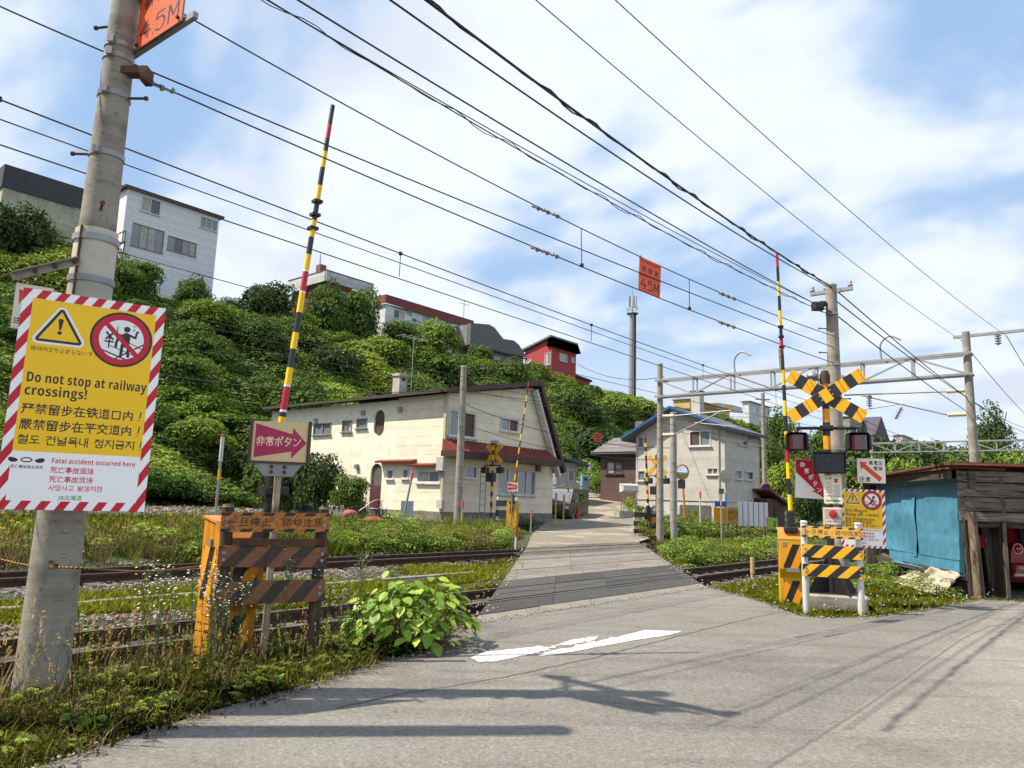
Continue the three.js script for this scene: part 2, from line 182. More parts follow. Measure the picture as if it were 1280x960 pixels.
// ---------------------------------------------------------------- lettering: stroke glyphs on a 100 x 100 square
const K = {
  '一': '6 50 94 50', '旦': '25 8 75 8 75 62 25 62 25 8/25 35 75 35/6 92 94 92', '停': '28 4 8 40/20 28 20 98/64 2 64 12/36 14 96 14/46 24 86 24 86 40 46 40 46 24/36 62 36 50 96 50 96 62/44 70 88 70/66 70 66 96 54 94',
  '止': '52 8 52 92/52 45 90 45/22 40 22 92/5 92 95 92', '踏': '10 10 38 10 38 34 10 34 10 10/24 34 24 88/24 58 42 58/10 50 10 92 44 82/70 4 70 48/50 20 92 20/68 20 48 46/72 20 94 46/54 56 88 56 88 96 54 96 54 56/54 76 88 76',
  '切': '6 34 46 26/26 8 26 78 46 64/54 18 94 18 90 88 74 82/72 18 68 60 48 94', '注': '12 10 26 22/6 38 20 48/8 94 28 60/60 4 68 16/38 26 94 26/42 56 90 56/34 92 98 92/66 26 66 92',
  '意': '50 2 50 10/14 12 86 12/34 18 38 30/66 18 62 30/6 32 94 32/26 42 74 42 74 66 26 66 26 42/26 54 74 54/14 76 8 92/32 74 32 94 66 94 70 82/50 70 56 80/78 72 90 88',
  '非': '38 5 38 60 20 95/62 5 62 95/38 22 10 22/38 42 10 42/38 64 6 68/62 22 92 22/62 42 92 42/62 66 96 66', '常': '50 2 50 18/24 6 32 18/76 6 68 18/10 38 10 22 90 22 90 38/32 32 68 32 68 48 32 48 32 32/20 92 20 58 80 58 80 88 70 88/50 50 50 98',
  'ボ': '8 30 84 30/46 8 46 92 34 86/26 46 10 78/66 46 82 78/78 4 84 16/90 0 97 12', 'タ': '44 6 14 52/40 20 84 20 66 62 26 96/32 46 66 68', 'ン': '14 20 36 34/16 88 56 72 88 26',
  '制': '18 6 8 28/12 22 52 22/4 40 56 40/30 4 30 98/12 84 12 58 50 58 50 82/70 14 70 68/90 4 90 94 78 90', '限': '10 6 10 98/10 8 36 8 22 38 36 52 28 70 18 68/48 8 88 8 88 48 48 48/48 28 88 28/48 8 48 92 66 84/56 50 94 96/90 54 72 66',
  '高': '50 2 50 14/6 16 94 16/30 26 70 26 70 40 30 40 30 26/10 98 10 50 90 50 90 94 78 94/32 62 68 62 68 82 32 82 32 62', '電': '14 6 86 6/6 30 6 18 94 18 94 30/50 6 50 46/22 28 38 28/22 38 38 38/62 28 78 28/62 38 78 38/20 50 80 50 80 82 20 82 20 50/20 66 80 66/50 50 50 96 92 96 92 84',
  '圧': '14 10 92 10/14 10 14 60 4 96/56 26 56 88/30 52 88 52/20 90 96 90', '線': '26 4 10 24 26 34 8 54 40 50/36 4 26 34/24 54 24 96/10 66 8 84/36 64 42 78/66 2 60 12/50 14 88 14 88 42 50 42 50 14/50 28 88 28/68 42 68 94 58 90/46 56 62 56 44 90/90 52 74 62/70 58 96 92',
  '危': '38 2 8 34/36 12 66 12 54 30/16 30 94 30/20 30 18 62 4 96/36 46 74 46 74 66 62 66/36 46 36 92 90 92 90 78', '険': '10 6 10 98/10 8 34 8 22 38 34 54 24 72/66 2 40 30/66 2 96 30/52 34 84 34/46 44 90 44 90 64 46 64 46 44/68 34 68 66 42 96/68 66 96 96',
  '严': '8 12 92 12/32 12 32 42/68 12 68 42/14 22 22 38/86 22 78 38/6 46 94 46/20 46 18 72 4 98', '禁': '28 2 28 44/6 14 48 14/26 16 6 40/30 18 46 34/72 2 72 44/52 14 96 14/70 16 54 38/74 18 96 40/22 52 78 52/6 66 94 66/50 66 50 96 40 94/28 76 12 92/72 76 90 92',
  '留': '38 4 12 12 12 42 36 36/28 22 42 42/50 10 90 10 88 40 76 38/70 10 66 26 50 44/16 52 84 52 84 96 16 96 16 52/16 74 84 74/50 52 50 96', '步': '50 2 50 40/50 18 82 18/24 16 24 40/6 42 94 42/50 46 50 76/28 54 14 74/84 54 56 84 16 98',
  '在': '6 20 94 20/44 2 28 44 4 68/26 46 26 98/64 34 64 90/42 54 88 54/36 92 96 92', '铁': '24 4 6 30/20 16 42 16/12 36 40 36/6 56 42 56/26 36 26 92 44 78/60 6 52 28/58 22 92 22/48 50 98 50/74 4 74 50 50 96/74 50 98 96',
  '道': '10 8 24 20/8 38 22 38 22 76 6 94/20 80 40 94 96 94/48 2 56 12/80 2 72 12/34 18 96 18/64 18 58 28/44 30 86 30 86 82 44 82 44 30/44 47 86 47/44 64 86 64', '口': '16 16 84 16 84 90 16 90 16 16', '内': '50 4 50 26/12 96 12 26 88 26 88 92 76 92/50 26 46 50 24 72/50 44 76 70',
  '嚴': '14 4 44 4 44 18 14 18 14 4/56 4 86 4 86 18 56 18 56 4/8 28 94 28/14 28 4 96/20 38 54 38/26 38 26 94/48 38 48 98/26 52 48 52/26 66 48 66/20 84 54 78/66 34 58 56/64 44 96 44/86 44 58 96/64 54 96 96',
  '平': '10 10 90 10/26 20 34 38/74 20 66 38/4 50 96 50/50 10 50 98', '交': '50 2 50 16/6 18 94 18/30 26 12 48/70 26 90 48/68 46 50 74 8 96/32 46 52 76 94 96', '死': '6 8 94 8/34 8 6 46/24 30 46 30 36 66 6 94/18 48 30 60/62 20 62 92 94 92 94 76/90 36 64 54',
  '亡': '50 2 50 22/6 24 94 24/22 24 22 90 90 90', '事': '8 10 92 10/26 20 74 20 74 36 26 36 26 20/16 46 82 46 82 76 16 76/4 61 96 61/50 2 50 96 38 92', '故': '6 26 48 26/26 4 26 50/10 50 44 50 44 90 10 90 10 50/62 4 50 36/56 24 96 24/84 24 76 64 48 96/58 36 72 74 96 96',
  '現': '6 12 40 12/8 46 38 46/4 88 42 80/24 12 24 84/50 8 88 8 88 60 50 60 50 8/50 25 88 25/50 42 88 42/60 60 56 82 42 96/76 60 76 92 96 92 96 80', '现': '6 12 40 12/8 46 38 46/4 88 42 80/24 12 24 84/50 60 50 8 88 8 88 60/68 24 64 60 44 94/74 60 74 92 96 92 96 80',
  '场': '22 8 22 80/4 34 40 34/4 88 40 76/48 10 88 10 52 44 92 44 86 92 74 88/66 46 44 82/80 46 56 94', '場': '22 8 22 80/4 34 40 34/4 88 40 76/52 6 88 6 88 38 52 38 52 6/52 22 88 22/44 50 98 50/60 50 44 76/56 62 94 62 88 96 78 94/72 64 52 92',
  '北': '36 6 36 94/36 36 8 36/4 84 36 74/62 6 62 88 94 88 94 70/92 30 62 44', '海': '12 10 26 20/6 36 20 46/8 94 28 60/52 4 38 28/48 14 94 14/48 30 88 30 82 94 70 92/48 30 40 80 90 80/34 54 98 54/64 32 64 80',
  '発': '12 8 44 8 8 48/18 20 30 30/58 4 92 50/84 8 68 20/24 46 76 46/10 64 92 64/38 46 36 70 14 96/60 46 60 92 92 92 92 78', '生': '28 6 10 44/20 28 90 28/14 58 86 58/4 94 96 94/52 2 52 94', '立': '50 2 50 18/10 22 90 22/30 34 38 78/70 34 60 84/4 92 96 92',
  'ち': '8 26 86 26/40 4 24 58 60 46 82 64 66 90 36 94', 'ま': '14 20 86 20/16 42 84 42/52 2 52 80 34 92 18 82 34 70 84 92', 'ら': '36 6 56 20/24 26 22 62 58 46 80 64 66 90 34 94', 'な': '8 24 54 24/34 4 14 62/70 20 90 36/68 42 68 84 48 94 36 82 54 72 90 92', 'い': '16 18 20 74 34 82 44 66/70 22 86 66', 'で': '8 20 88 18 50 44 46 72 72 94/72 40 80 54/86 34 94 48',
  '철': '30 2 30 10/10 14 52 14/30 14 8 40/30 18 54 38/84 2 84 48/62 24 84 24/18 56 84 56 84 72 18 72 18 92 86 92', '도': '24 12 78 12/24 12 24 48 80 48/50 50 50 80/6 82 94 82', '건': '10 12 50 12 44 30 10 48/84 4 84 64/60 30 84 30/22 66 22 94 88 94', '널': '12 8 12 42 50 42/84 2 84 48/62 22 84 22/18 56 84 56 84 72 18 72 18 92 86 92',
  '목': '24 6 76 6 76 36 24 36 24 6/50 38 50 50/6 52 94 52/18 66 80 66 80 98', '내': '12 14 12 70 44 70/62 6 62 92/86 4 86 98/62 46 86 46', '정': '10 12 52 12/32 12 8 46/32 20 54 44/84 4 84 58/62 28 84 28/52 62 80 72 80 90 52 98 24 90 24 72 52 62', '지': '10 14 60 14/36 14 8 76/36 30 64 74/86 4 86 98',
  '금': '18 10 80 10 78 38/6 50 94 50/22 62 78 62 78 94 22 94 22 62', '사': '34 8 30 40 6 84/32 36 58 82/78 4 78 98/78 46 98 46', '망': '12 10 48 10 48 46 12 46 12 10/76 2 76 58/76 30 96 30/50 64 78 72 78 92 50 98 22 92 22 72 50 64', '고': '18 14 80 14 78 54/46 44 46 82/6 84 94 84',
  '발': '12 6 12 44 46 44 46 6/12 24 46 24/76 2 76 48/76 26 96 26/18 56 80 56 80 72 18 72 18 92 84 92', '생': '28 6 6 46/28 24 46 44/60 4 60 54/84 2 84 58/60 30 84 30/52 62 80 72 80 90 52 98 24 90 24 72 52 62', '점': '10 10 52 10/32 10 8 42/32 20 54 40/84 2 84 50/62 24 84 24/22 60 82 60 82 96 22 96 22 60',
  '・': '48 50 52 50', '！': '58 6 50 66/46 90 47 91',
};
function T(g, s, x, y, size, color, wt = 10, adv = 1.06, tall = 1) { // y = top of the glyph square
  g.strokeStyle = g.fillStyle = color; g.lineCap = 'butt'; g.lineJoin = 'miter'; g.miterLimit = 2;
  for (const ch of s) {
    const k = K[ch], e = size / 100;
    if (ch === ' ') { x += size * 0.45; continue; }
    if (!k) { g.font = 'bold ' + size + 'px sans-serif'; g.fillText(ch, x, y + size * 0.9); x += g.measureText(ch).width * 1.02; continue; }
    const dense = k.length > 130 ? 0.78 : 1;
    g.lineWidth = wt * e * dense; if (ch === '・' || ch === '！') g.lineCap = 'round'; else g.lineCap = 'square';
    if (ch === '・') g.lineWidth *= 1.5;
    for (const st of k.split('/')) { const n = st.split(' ').map(Number); g.beginPath(); g.moveTo(x + n[0] * e, y + n[1] * e * tall); for (let i = 2; i < n.length; i += 2) g.lineTo(x + n[i] * e, y + n[i + 1] * e * tall); g.stroke(); }
    x += size * (ch === '！' ? 0.6 : adv);
  }
  return x;
}
function poly(g, pts, fill) { g.fillStyle = fill; g.beginPath(); pts.forEach((p, i) => (i ? g.lineTo(p[0], p[1]) : g.moveTo(p[0], p[1]))); g.closePath(); g.fill(); }
function wear(g, w, h, n, color, seed, rmax = 6) { const q = rngOf(seed); g.fillStyle = color; for (let i = 0; i < n; i++) { const x = q() * w, y = q() * h, r = Math.pow(q(), 3) * rmax + 0.4; g.beginPath(); g.ellipse(x, y, r * (0.5 + q()), r * (0.5 + q()), q() * 3, 0, 7); g.fill(); } }
const flat = (tex, rough = 0.5, o = {}) => new THREE.MeshStandardMaterial({ map: tex, roughness: rough, side: THREE.DoubleSide, ...o });
// a sign panel: thin metal plate, print on a sheet just in front of it; local +z is the printed side
function panel(parent, w, h, tex, o = {}) {
  const p = obj(o.plate ?? 'panel', rb(w, h, 0.012, 0, 0, -0.007, 0.003), o.back ?? M.galv, parent);
  const f = obj(o.face ?? 'printed_face', new THREE.PlaneGeometry(w * 0.998, h * 0.998), flat(tex, o.rough ?? 0.45), p, true); f.position.z = 0.003;
  p.position.set(o.x ?? 0, o.y ?? 0, o.z ?? 0); if (o.rz) p.rotation.z = o.rz; if (o.ry) p.rotation.y = o.ry; return p;
}
const facing = (p, q = camera.position, off = 0) => Math.atan2(q.x - p.x, q.z - p.z) + off; // turn so that local +z looks from p to q

// ================================================================ terrain
const roadPath = [[2.1, -20, 0], [2.9, -28, 0.03], [3.7, -36, 0.18], [4.7, -44, 0.62], [5.2, -53, 1.6], [4.4, -63, 2.9], [1, -74, 4.6], [-5, -84, 6.5]];
function nearRoad(x, z) { let bd = 1e9, by = 0; for (let i = 0; i + 1 < roadPath.length; i++) { const [ax, az, ay] = roadPath[i], [bx_, bz, b_y] = roadPath[i + 1], dx = bx_ - ax, dz = bz - az, t = cl(((x - ax) * dx + (z - az) * dz) / (dx * dx + dz * dz)), d = Math.hypot(x - ax - dx * t, z - az - dz * t); if (d < bd) { bd = d; by = mix(ay, b_y, t); } } return [bd, by]; }
const dip = (v, c) => sst(1.75, 1.25, Math.abs(v - c));
const CREAM = at(551, 651, 35.5); CREAM.y = 0.42;
const cU = uOf(CREAM.x, CREAM.z), cV = vOf(CREAM.x, CREAM.z);
function hillY(u, v) { const foot = 38 + 5 * (fbm(u * 0.03, 3.3, 2) - 0.5) + (u < 25 ? 0 : 0), t = cl((v - foot) / (70 - foot)); return 17.8 * (0.55 * t + 0.45 * t * t * (3 - 2 * t)) + (v > 70 ? Math.min(v - 70, 120) * 0.02 : 0) + 1.4 * (fbm(u * 0.09, v * 0.09, 3) - 0.5) * sst(foot, foot + 6, v); }
function hgt(x, z) {
  const u = uOf(x, z), v = vOf(x, z);
  let y = -0.05 - 0.16 * dip(v, 8.13) - 0.16 * dip(v, 14.84) - 0.05 * sst(9, 10, v) * sst(14, 13, v) + 0.03 * (fbm(x * 0.8, z * 0.8, 3) - 0.5) * sst(0, 3, Math.hypot(x, z) - 2);
  y += 0.042 * cl(v - 16.5, 0, 22);
  y += hillY(u, v);
  const hx = sst(-5, -2, u - cU) * sst(14, 11, u - cU) * sst(-3, -0.5, v - cV) * sst(21, 17, v - cV); y = mix(y, 0.42, hx);
  if (v > 17) { const [d, ry] = nearRoad(x, z); y = mix(y, ry - 0.06, 1 - sst(2.6, 7, d)); }
  return y;
}
const H3 = (x, z, o = 0) => V3(x, hgt(x, z) + o, z);
{
  const us = [], vs = [];
  for (let u = -60; u < -14; u += 5) us.push(u); for (let u = -14; u < 60; u += 1.1) us.push(u); for (let u = 60; u < 200; u += 4) us.push(u); for (let u = 200; u <= 1800; u += 100) us.push(u);
  for (let v = -500; v < -20; v += 60) vs.push(v); for (let v = -20; v < 5; v += 1.2) vs.push(v); for (let v = 5; v < 18; v += 0.3) vs.push(v); for (let v = 18; v < 80; v += 1.2) vs.push(v); for (let v = 80; v < 200; v += 10) vs.push(v); for (let v = 200; v <= 900; v += 70) vs.push(v);
  const n = us.length, m = vs.length, pos = new Float32Array(n * m * 3), c = new Float32Array(n * m * 3), idx = [];
  for (let j = 0; j < m; j++) for (let i = 0; i < n; i++) {
    const p = P(us[i], vs[j]), o = (j * n + i) * 3, y = hgt(p.x, p.z), v = vs[j], k = fbm(p.x * 0.6, p.z * 0.6, 4); pos.set([p.x, y, p.z], o);
    const grav = Math.max(dip(v, 8.13), dip(v, 14.84)), dirt = sst(0.42, 0.6, k), gpath = sst(29, 30.5, v) * sst(37, 35, v) * sst(30, 24, us[i]);
    let r = mix(0.10, 0.16, dirt), g = mix(0.14, 0.13, dirt), b = mix(0.03, 0.075, dirt);
    if (v > 36) { r = 0.075; g = 0.12; b = 0.03; }
    const gr = Math.max(grav, gpath); r = mix(r, 0.20, gr); g = mix(g, 0.17, gr); b = mix(b, 0.135, gr); c.set([r, g, b], o);
  }
  for (let j = 0; j + 1 < m; j++) for (let i = 0; i + 1 < n; i++) { const a = j * n + i; idx.push(a, a + 1, a + n, a + 1, a + n + 1, a + n); }
  const g = new THREE.BufferGeometry(); g.setAttribute('position', new THREE.BufferAttribute(pos, 3)); g.setAttribute('color', new THREE.BufferAttribute(c, 3)); g.setIndex(idx); g.computeVertexNormals();
  const uv = new Float32Array(n * m * 2); for (let i = 0; i < n * m; i++) { uv[2 * i] = pos[3 * i]; uv[2 * i + 1] = pos[3 * i + 2]; } g.setAttribute('uv', new THREE.BufferAttribute(uv, 2));
  const o = new THREE.Mesh(g, mat(0xffffff, 1, { vertexColors: true, map: speckT, bumpMap: speckB, bumpScale: 0.02 })); o.name = 'ground'; o.receiveShadow = true; o.castShadow = true; scene.add(o); struct(o);
}
// ---------------------------------------------------------------- crossing edges as functions of the distance across the tracks
const uL = (v) => 7.8 + (v - 6.98) * 1.366, uR = (v) => 13.55 + (v - 6.35) * 1.458;
// ---------------------------------------------------------------- road
function sheet(name, pts, y, m, parent, uvf) {
  const s = new THREE.Shape(pts.map((p) => new THREE.Vector2(p.x ?? p[0], -(p.z ?? p[1])))), g = new THREE.ShapeGeometry(s).rotateX(-Math.PI / 2).translate(0, y, 0);
  const q = g.attributes.position, uv = new Float32Array(q.count * 2); for (let i = 0; i < q.count; i++) { const a = uvf ? uvf(q.getX(i), q.getZ(i)) : [q.getX(i), q.getZ(i)]; uv[2 * i] = a[0]; uv[2 * i + 1] = a[1]; } g.setAttribute('uv', new THREE.BufferAttribute(uv, 2));
  return obj(name, g, m, parent, true);
}
const RX0 = -8, RZ0 = -20, RS = 24;
const roadTex = canvasTex(2048, 2048, (g, w, h) => {
  const im = g.createImageData(w, h), d = im.data;
  const seam = [[1280, 740], [1230, 785], [1130, 850], [960, 962]].map((p) => G(...p));
  for (let j = 0; j < h; j++) for (let i = 0; i < w; i++) {
    const x = RX0 + i / w * RS, z = RZ0 + j / h * RS, o = (j * w + i) * 4;
    const n = fbm(x * 0.55, z * 0.55, 4), s = hash2(i, j), s2 = vn(i * 0.7, j * 0.7), st = vn(x * 0.7 + 40, z * 5.5);
    let L = 0.44 + 0.085 * (n - 0.5) + 0.075 * (s - 0.5) + 0.07 * (s2 - 0.5) - 0.03 * sst(0.6, 0.8, st);
    if (s2 > 0.84) L += 0.035; else if (s2 < 0.13) L -= 0.04;
    let wr = 1.015, wb = 0.955;
    const v = vOf(x, z), u = uOf(x, z);
    const near = sst(3.9, 4.05, v + 0.03 * (vn(x * 6, z * 6) - 0.5)) ; // newer strip beside the tracks
    L = mix(L, L * 0.985, near);
    const stain = sst(0.5, 0.66, fbm(x * 1.6 + 9, z * 1.6, 4)); L *= 1 - 0.05 * stain;
    const right = x > mix(seam[3].x, seam[0].x, (z - seam[3].z) / (seam[0].z - seam[3].z)) ? 1 : 0; if (right) { L = L * 1.04 + 0.02; wr = 1.03; wb = 0.95; }
    const edge = sst(0.9, 0.1, u - uL(v) + 0.6 * (vn(x * 3, z * 3) - 0.5)) * sst(4.5, 5.4, v); const grit = vn(x * 9, z * 9) > 0.45 ? 1 : 0.2; L *= 1 - 0.13 * edge * grit; wr += 0.05 * edge * grit;
    d[o] = cl(L * wr) * 255; d[o + 1] = cl(L) * 255; d[o + 2] = cl(L * wb) * 255; d[o + 3] = 255;
  }
  g.putImageData(im, 0, 0);
  const X = (p) => (p.x - RX0) / RS * w, Y = (p) => (p.z - RZ0) / RS * h, q = rngOf(5);
  const crack = (list, lw, c, jit = 2.6) => { g.strokeStyle = c; g.lineWidth = lw; g.lineJoin = 'round'; g.beginPath(); list.forEach((p, k) => { const a = G(...p); if (!k) { g.moveTo(X(a), Y(a)); return; } const b = G(...list[k - 1]); for (let t = 1; t <= 14; t++) { const f = t / 14; g.lineTo(mix(X(b), X(a), f) + (q() - 0.5) * jit, mix(Y(b), Y(a), f) + (q() - 0.5) * jit); } }); g.stroke(); };
  crack([[420, 885], [500, 868], [640, 845], [760, 818], [860, 792], [930, 775], [1012, 757]], 2.2, 'rgba(40,37,34,0.75)');
  crack([[560, 862], [700, 838], [880, 800]], 1.2, 'rgba(60,56,52,0.5)');
  crack([[610, 775], [700, 768], [800, 755], [900, 742]], 1.4, 'rgba(60,55,50,0.6)');
  crack([[620, 792], [760, 779], [860, 764], [920, 748]], 1.4, 'rgba(60,55,50,0.5)');
  crack([[958, 962], [1050, 905], [1130, 850], [1200, 800], [1235, 783]], 2.2, 'rgba(80,76,72,0.65)', 0.8);
  crack([[1235, 783], [1280, 778]], 2, 'rgba(70,66,62,0.6)');
  crack([[300, 905], [470, 880], [560, 872]], 1.2, 'rgba(60,56,52,0.4)');
});
const roadMat = flat(roadTex, 0.92, { bumpMap: speckB, bumpScale: 0.006 }); roadMat.color = C(1, 1, 1);
const bumpR = speckB.clone(); bumpR.repeat.set(RS / 1.1, RS / 1.1); bumpR.needsUpdate = true; roadMat.bumpMap = bumpR;
const roadUV = (x, z) => [(x - RX0) / RS, 1 - (z - RZ0) / RS];
const rightEdge = [G(905, 739), G(950, 752), G(1000, 770), G(1030, 773), G(1100, 771), G(1150, 764), G(1185, 757), G(1225, 750)];
const roadPoly = [V3(-7.9, 0, 3.9), V3(-4.6, 0, 0), V3(-3.3, 0, -2.6), G(90, 945), G(250, 893), G(360, 862), G(480, 826), G(520, 815), V3(-0.62, 0, -9.2), P(uL(6.4), 6.4), P(uR(6.4), 6.4), ...rightEdge, V3(15.9, 0, -13.9), V3(15.9, 0, 3.9)];
const road = sheet('road', roadPoly, 0.0, roadMat, scene, roadUV);
struct(road);
const concSlab = mat(C(0.40, 0.37, 0.32), 0.92, { map: speckT, bumpMap: speckB, bumpScale: 0.006 });
const slabGrey = mat(C(0.33, 0.31, 0.28), 0.92, { map: speckT, bumpMap: speckB, bumpScale: 0.006 });
const laneT = dataTex(1024, 9, (x, y) => { const n = fbm(x * 7, y * 7, 6, 7), m = fbm(x * 30 + 1, y * 30, 4, 30), s = hash2(x * 1024, y * 1024), g = sst(0.53, 0.57, n + 0.12 * (m - 0.5)); const L = 0.72 + 0.16 * (n - 0.5) + 0.14 * (s - 0.5) + 0.12 * (m - 0.5) + 0.10 * g; return [L * 1.01, L, L * (0.97 - 0.05 * g)]; });
const farRoadM = mat(C(0.42, 0.39, 0.345), 0.93, { map: laneT, bumpMap: speckB, bumpScale: 0.01 });
// painted stop line, worn into pieces
{
  const wp = mat(0xffffff, 0.8, { map: dataTex(512, 0.9, (x, y) => { const n = fbm(x * 9, y * 9, 5, 9), s = vn(x * 190, y * 190, 190), w = sst(0.50, 0.66, n * 0.55 + s * 0.45); const L = mix(0.86 + 0.08 * (n - 0.5), 0.55, w); return [L, L, L * 0.98]; }) });
  const ragged = (pts, seed, amp) => { const q = rngOf(seed), out = []; pts.forEach((p, i) => { const n = pts[(i + 1) % pts.length]; const k = p[2] ? 9 : 3; for (let t = 0; t < k; t++) { const f = t / k; out.push(G(mix(p[0], n[0], f) + (t ? (q() - 0.5) * amp * (p[2] ? 2.2 : 0.6) : 0), mix(p[1], n[1], f) + (t ? (q() - 0.5) * amp * (p[2] ? 1 : 0.25) : 0))); } }); return out; };
  [[[588, 823], [606, 815.5], [668, 809, 1], [693, 808.5, 1], [684, 813, 1], [652, 820], [622, 826.5], [600, 828.5]],
    [[852, 789.5], [838, 794], [790, 801], [742, 810], [692, 819], [672, 820, 1], [690, 814, 1], [735, 804, 1], [775, 796], [806, 788]],
    [[690, 808], [716, 800, 1], [748, 796, 1], [742, 800, 1], [716, 806]]].forEach((p, i) => sheet('stop_line', ragged(p, 3 + i, 3.2), 0.005, wp, road));
}
// ---------------------------------------------------------------- level crossing deck: panels and slabs between the rails
{
  const deck = new THREE.Group(); deck.name = 'level_crossing_deck'; scene.add(deck); struct(deck);
  const rub = [0, 1, 2].map((k) => mat(C(0.075 + 0.02 * k, 0.074 + 0.02 * k, 0.074 + 0.019 * k), 0.8, { map: speckT, bumpMap: speckB, bumpScale: 0.006 }));
  const old = [0, 1, 2].map((k) => mat(C(0.16 + 0.05 * k, 0.15 + 0.046 * k, 0.135 + 0.042 * k), 0.9, { map: woodT, bumpMap: woodB, bumpScale: 0.006 }));
  const piece = (name, v0, v1, n, ms, drop = 0) => {
    for (let k = 0; k < n; k++) {
      const f0 = k / n, f1 = (k + 1) / n, g = 0.006, a = (v, f) => mix(uL(v), uR(v), f);
      const pts = [[a(v0, f0) + g, v0 + g], [a(v0, f1) - g, v0 + g], [a(v1, f1) - g, v1 - g], [a(v1, f0) + g, v1 - g]];
      const ge = ext(pts, 0.16).rotateX(-Math.PI / 2).translate(0, -0.163 - drop + rr(-0.003, 0.004), 0); // x = u, z = -v
      const o = obj(name, ge, ms[Math.floor(rnd() * ms.length)], deck);
      o.rotation.y = RAILROT;
    }
  };
  piece('edge_slab', 6.42, 6.83, 5, [concSlab]);
  piece('rubber_panel', 6.86, 7.55, 4, rub); piece('rubber_panel', 7.73, 8.13, 4, rub); piece('rubber_panel', 8.145, 8.59, 4, rub); piece('rubber_panel', 8.72, 9.42, 4, rub);
  piece('edge_slab', 9.45, 9.85, 5, [concSlab]);
  piece('concrete_slab', 9.87, 10.75, 3, [slabGrey, concSlab], 0.004); piece('concrete_slab', 10.77, 11.7, 3, [concSlab, slabGrey]); piece('concrete_slab', 11.72, 12.5, 3, [slabGrey, concSlab], 0.005); piece('concrete_slab', 12.52, 13.42, 3, [concSlab, slabGrey]);
  piece('timber_panel', 13.45, 14.22, 3, old); piece('timber_panel', 14.42, 14.83, 3, old); piece('timber_panel', 14.845, 15.27, 3, old); piece('timber_panel', 15.45, 16.15, 3, old);
  deck.traverse((o) => { if (o.isMesh) o.castShadow = true; });
}
{ // lane beyond the tracks, climbing to the left behind the cream house
  const pos = [], uv = [], idx = []; const pts = new THREE.CatmullRomCurve3(roadPath.slice(1).map((p) => V3(p[0], p[2], p[1]))).getPoints(48);
  const edges = [[P(uL(16.17), 16.17, 0.0), P(uR(16.17), 16.17, 0.0)]];
  pts.forEach((p, i) => { if (vOf(p.x, p.z) < 18.6) return; const a = pts[Math.max(0, i - 1)], b = pts[Math.min(48, i + 1)], d = b.clone().sub(a).setY(0).normalize(), nx = -d.z, nz = d.x, D = -p.z, w = 2.3 + 0.7 * sst(40, 47, D) - 0.5 * sst(60, 70, D); edges.push([V3(p.x - nx * -w * -1, p.y, p.z - nz * w), V3(p.x + nx * (w + 0.5), p.y, p.z + nz * (w + 0.5))]); });
  edges.forEach(([l, r], i) => { const n = 6; for (let k = 0; k <= n; k++) { const q = l.clone().lerp(r, k / n); pos.push(q.x, q.y + 0.02 + (i ? 0.01 * Math.sin(k / n * 3.14) : -0.02), q.z); uv.push(q.x, q.z); if (i && k) { const a = (i - 1) * (n + 1) + k - 1; idx.push(a, a + 1, a + n + 1, a + 1, a + n + 2, a + n + 1); } } });
  const g = new THREE.BufferGeometry(); g.setAttribute('position', new THREE.Float32BufferAttribute(pos, 3)); g.setAttribute('uv', new THREE.Float32BufferAttribute(uv, 2)); g.setIndex(idx); g.computeVertexNormals(); if (g.attributes.normal.getY(10) < 0) { g.setIndex(idx.slice().reverse()); g.computeVertexNormals(); }
  struct(obj('lane', g, farRoadM, scene, true));
}
// ---------------------------------------------------------------- tracks
function track(v, label, seg) {
  const t = thing('railway_track', label, 'railway track', P(0, v, 0), RAILROT);
  for (const s of [-0.5335, 0.5335]) {
    const L0 = -14, L1 = 150, c = (L0 + L1) / 2, l = L1 - L0;
    const r = obj('rail', [bx(l, 0.045, 0.066, c, -0.0225, s), bx(l, 0.075, 0.018, c, -0.08, s), bx(l, 0.022, 0.125, c, -0.1285, s)], M.railside, t);
    obj('running_surface', bx(l, 0.003, 0.044, c, 0.0015, s), M.railtop, r);
    for (const jx of [4.4, 24, 45]) obj('joint_plate', [bx(0.7, 0.06, 0.02, jx + s, -0.075, s + 0.03), bx(0.7, 0.06, 0.02, jx + s, -0.075, s - 0.03)], M.railside, r);
  }
  const sg = boxUV(rb(0.22, 0.16, 2.1, 0, 0, 0, 0.015)), ms = [M.woodDark, M.woodGrey];
  let k = 0; for (const [a, b] of seg) for (let u = a; u < b; u += 0.62) { const m = new THREE.Mesh(sg, ms[k++ % 2]); m.name = 'sleeper'; m.position.set(u, -0.222, 0); m.castShadow = m.receiveShadow = true; t.add(m); }
  return t;
}
track(8.13, 'rusty railway track passing beside the leaning orange warning fences and wide concrete pole', [[-6, 8.2], [16.2, 30]]);
track(14.84, 'rusty railway track along the tall weeds, on the cream house side', [[0, 17.6], [27, 40]]);
{ // low concrete trough cover strip between the two tracks, in separate lids
  const t = thing('cable_trough', 'pale concrete cable trough lids lying between the two railway tracks', 'cable trough', P(0, 11.4, 0), RAILROT);
  const g = boxUV(rb(0.985, 0.1, 0.15, 0, 0, 0, 0.012));
  for (let u = -4; u < 13; u += 1) { const p = P(u, 11.4), m = new THREE.Mesh(g, M.conc); m.name = 'lid'; m.position.set(u, hgt(p.x, p.z) - 0.01, rr(-0.015, 0.015)); m.rotation.y = rr(-0.015, 0.015); m.castShadow = m.receiveShadow = true; t.add(m); }
}

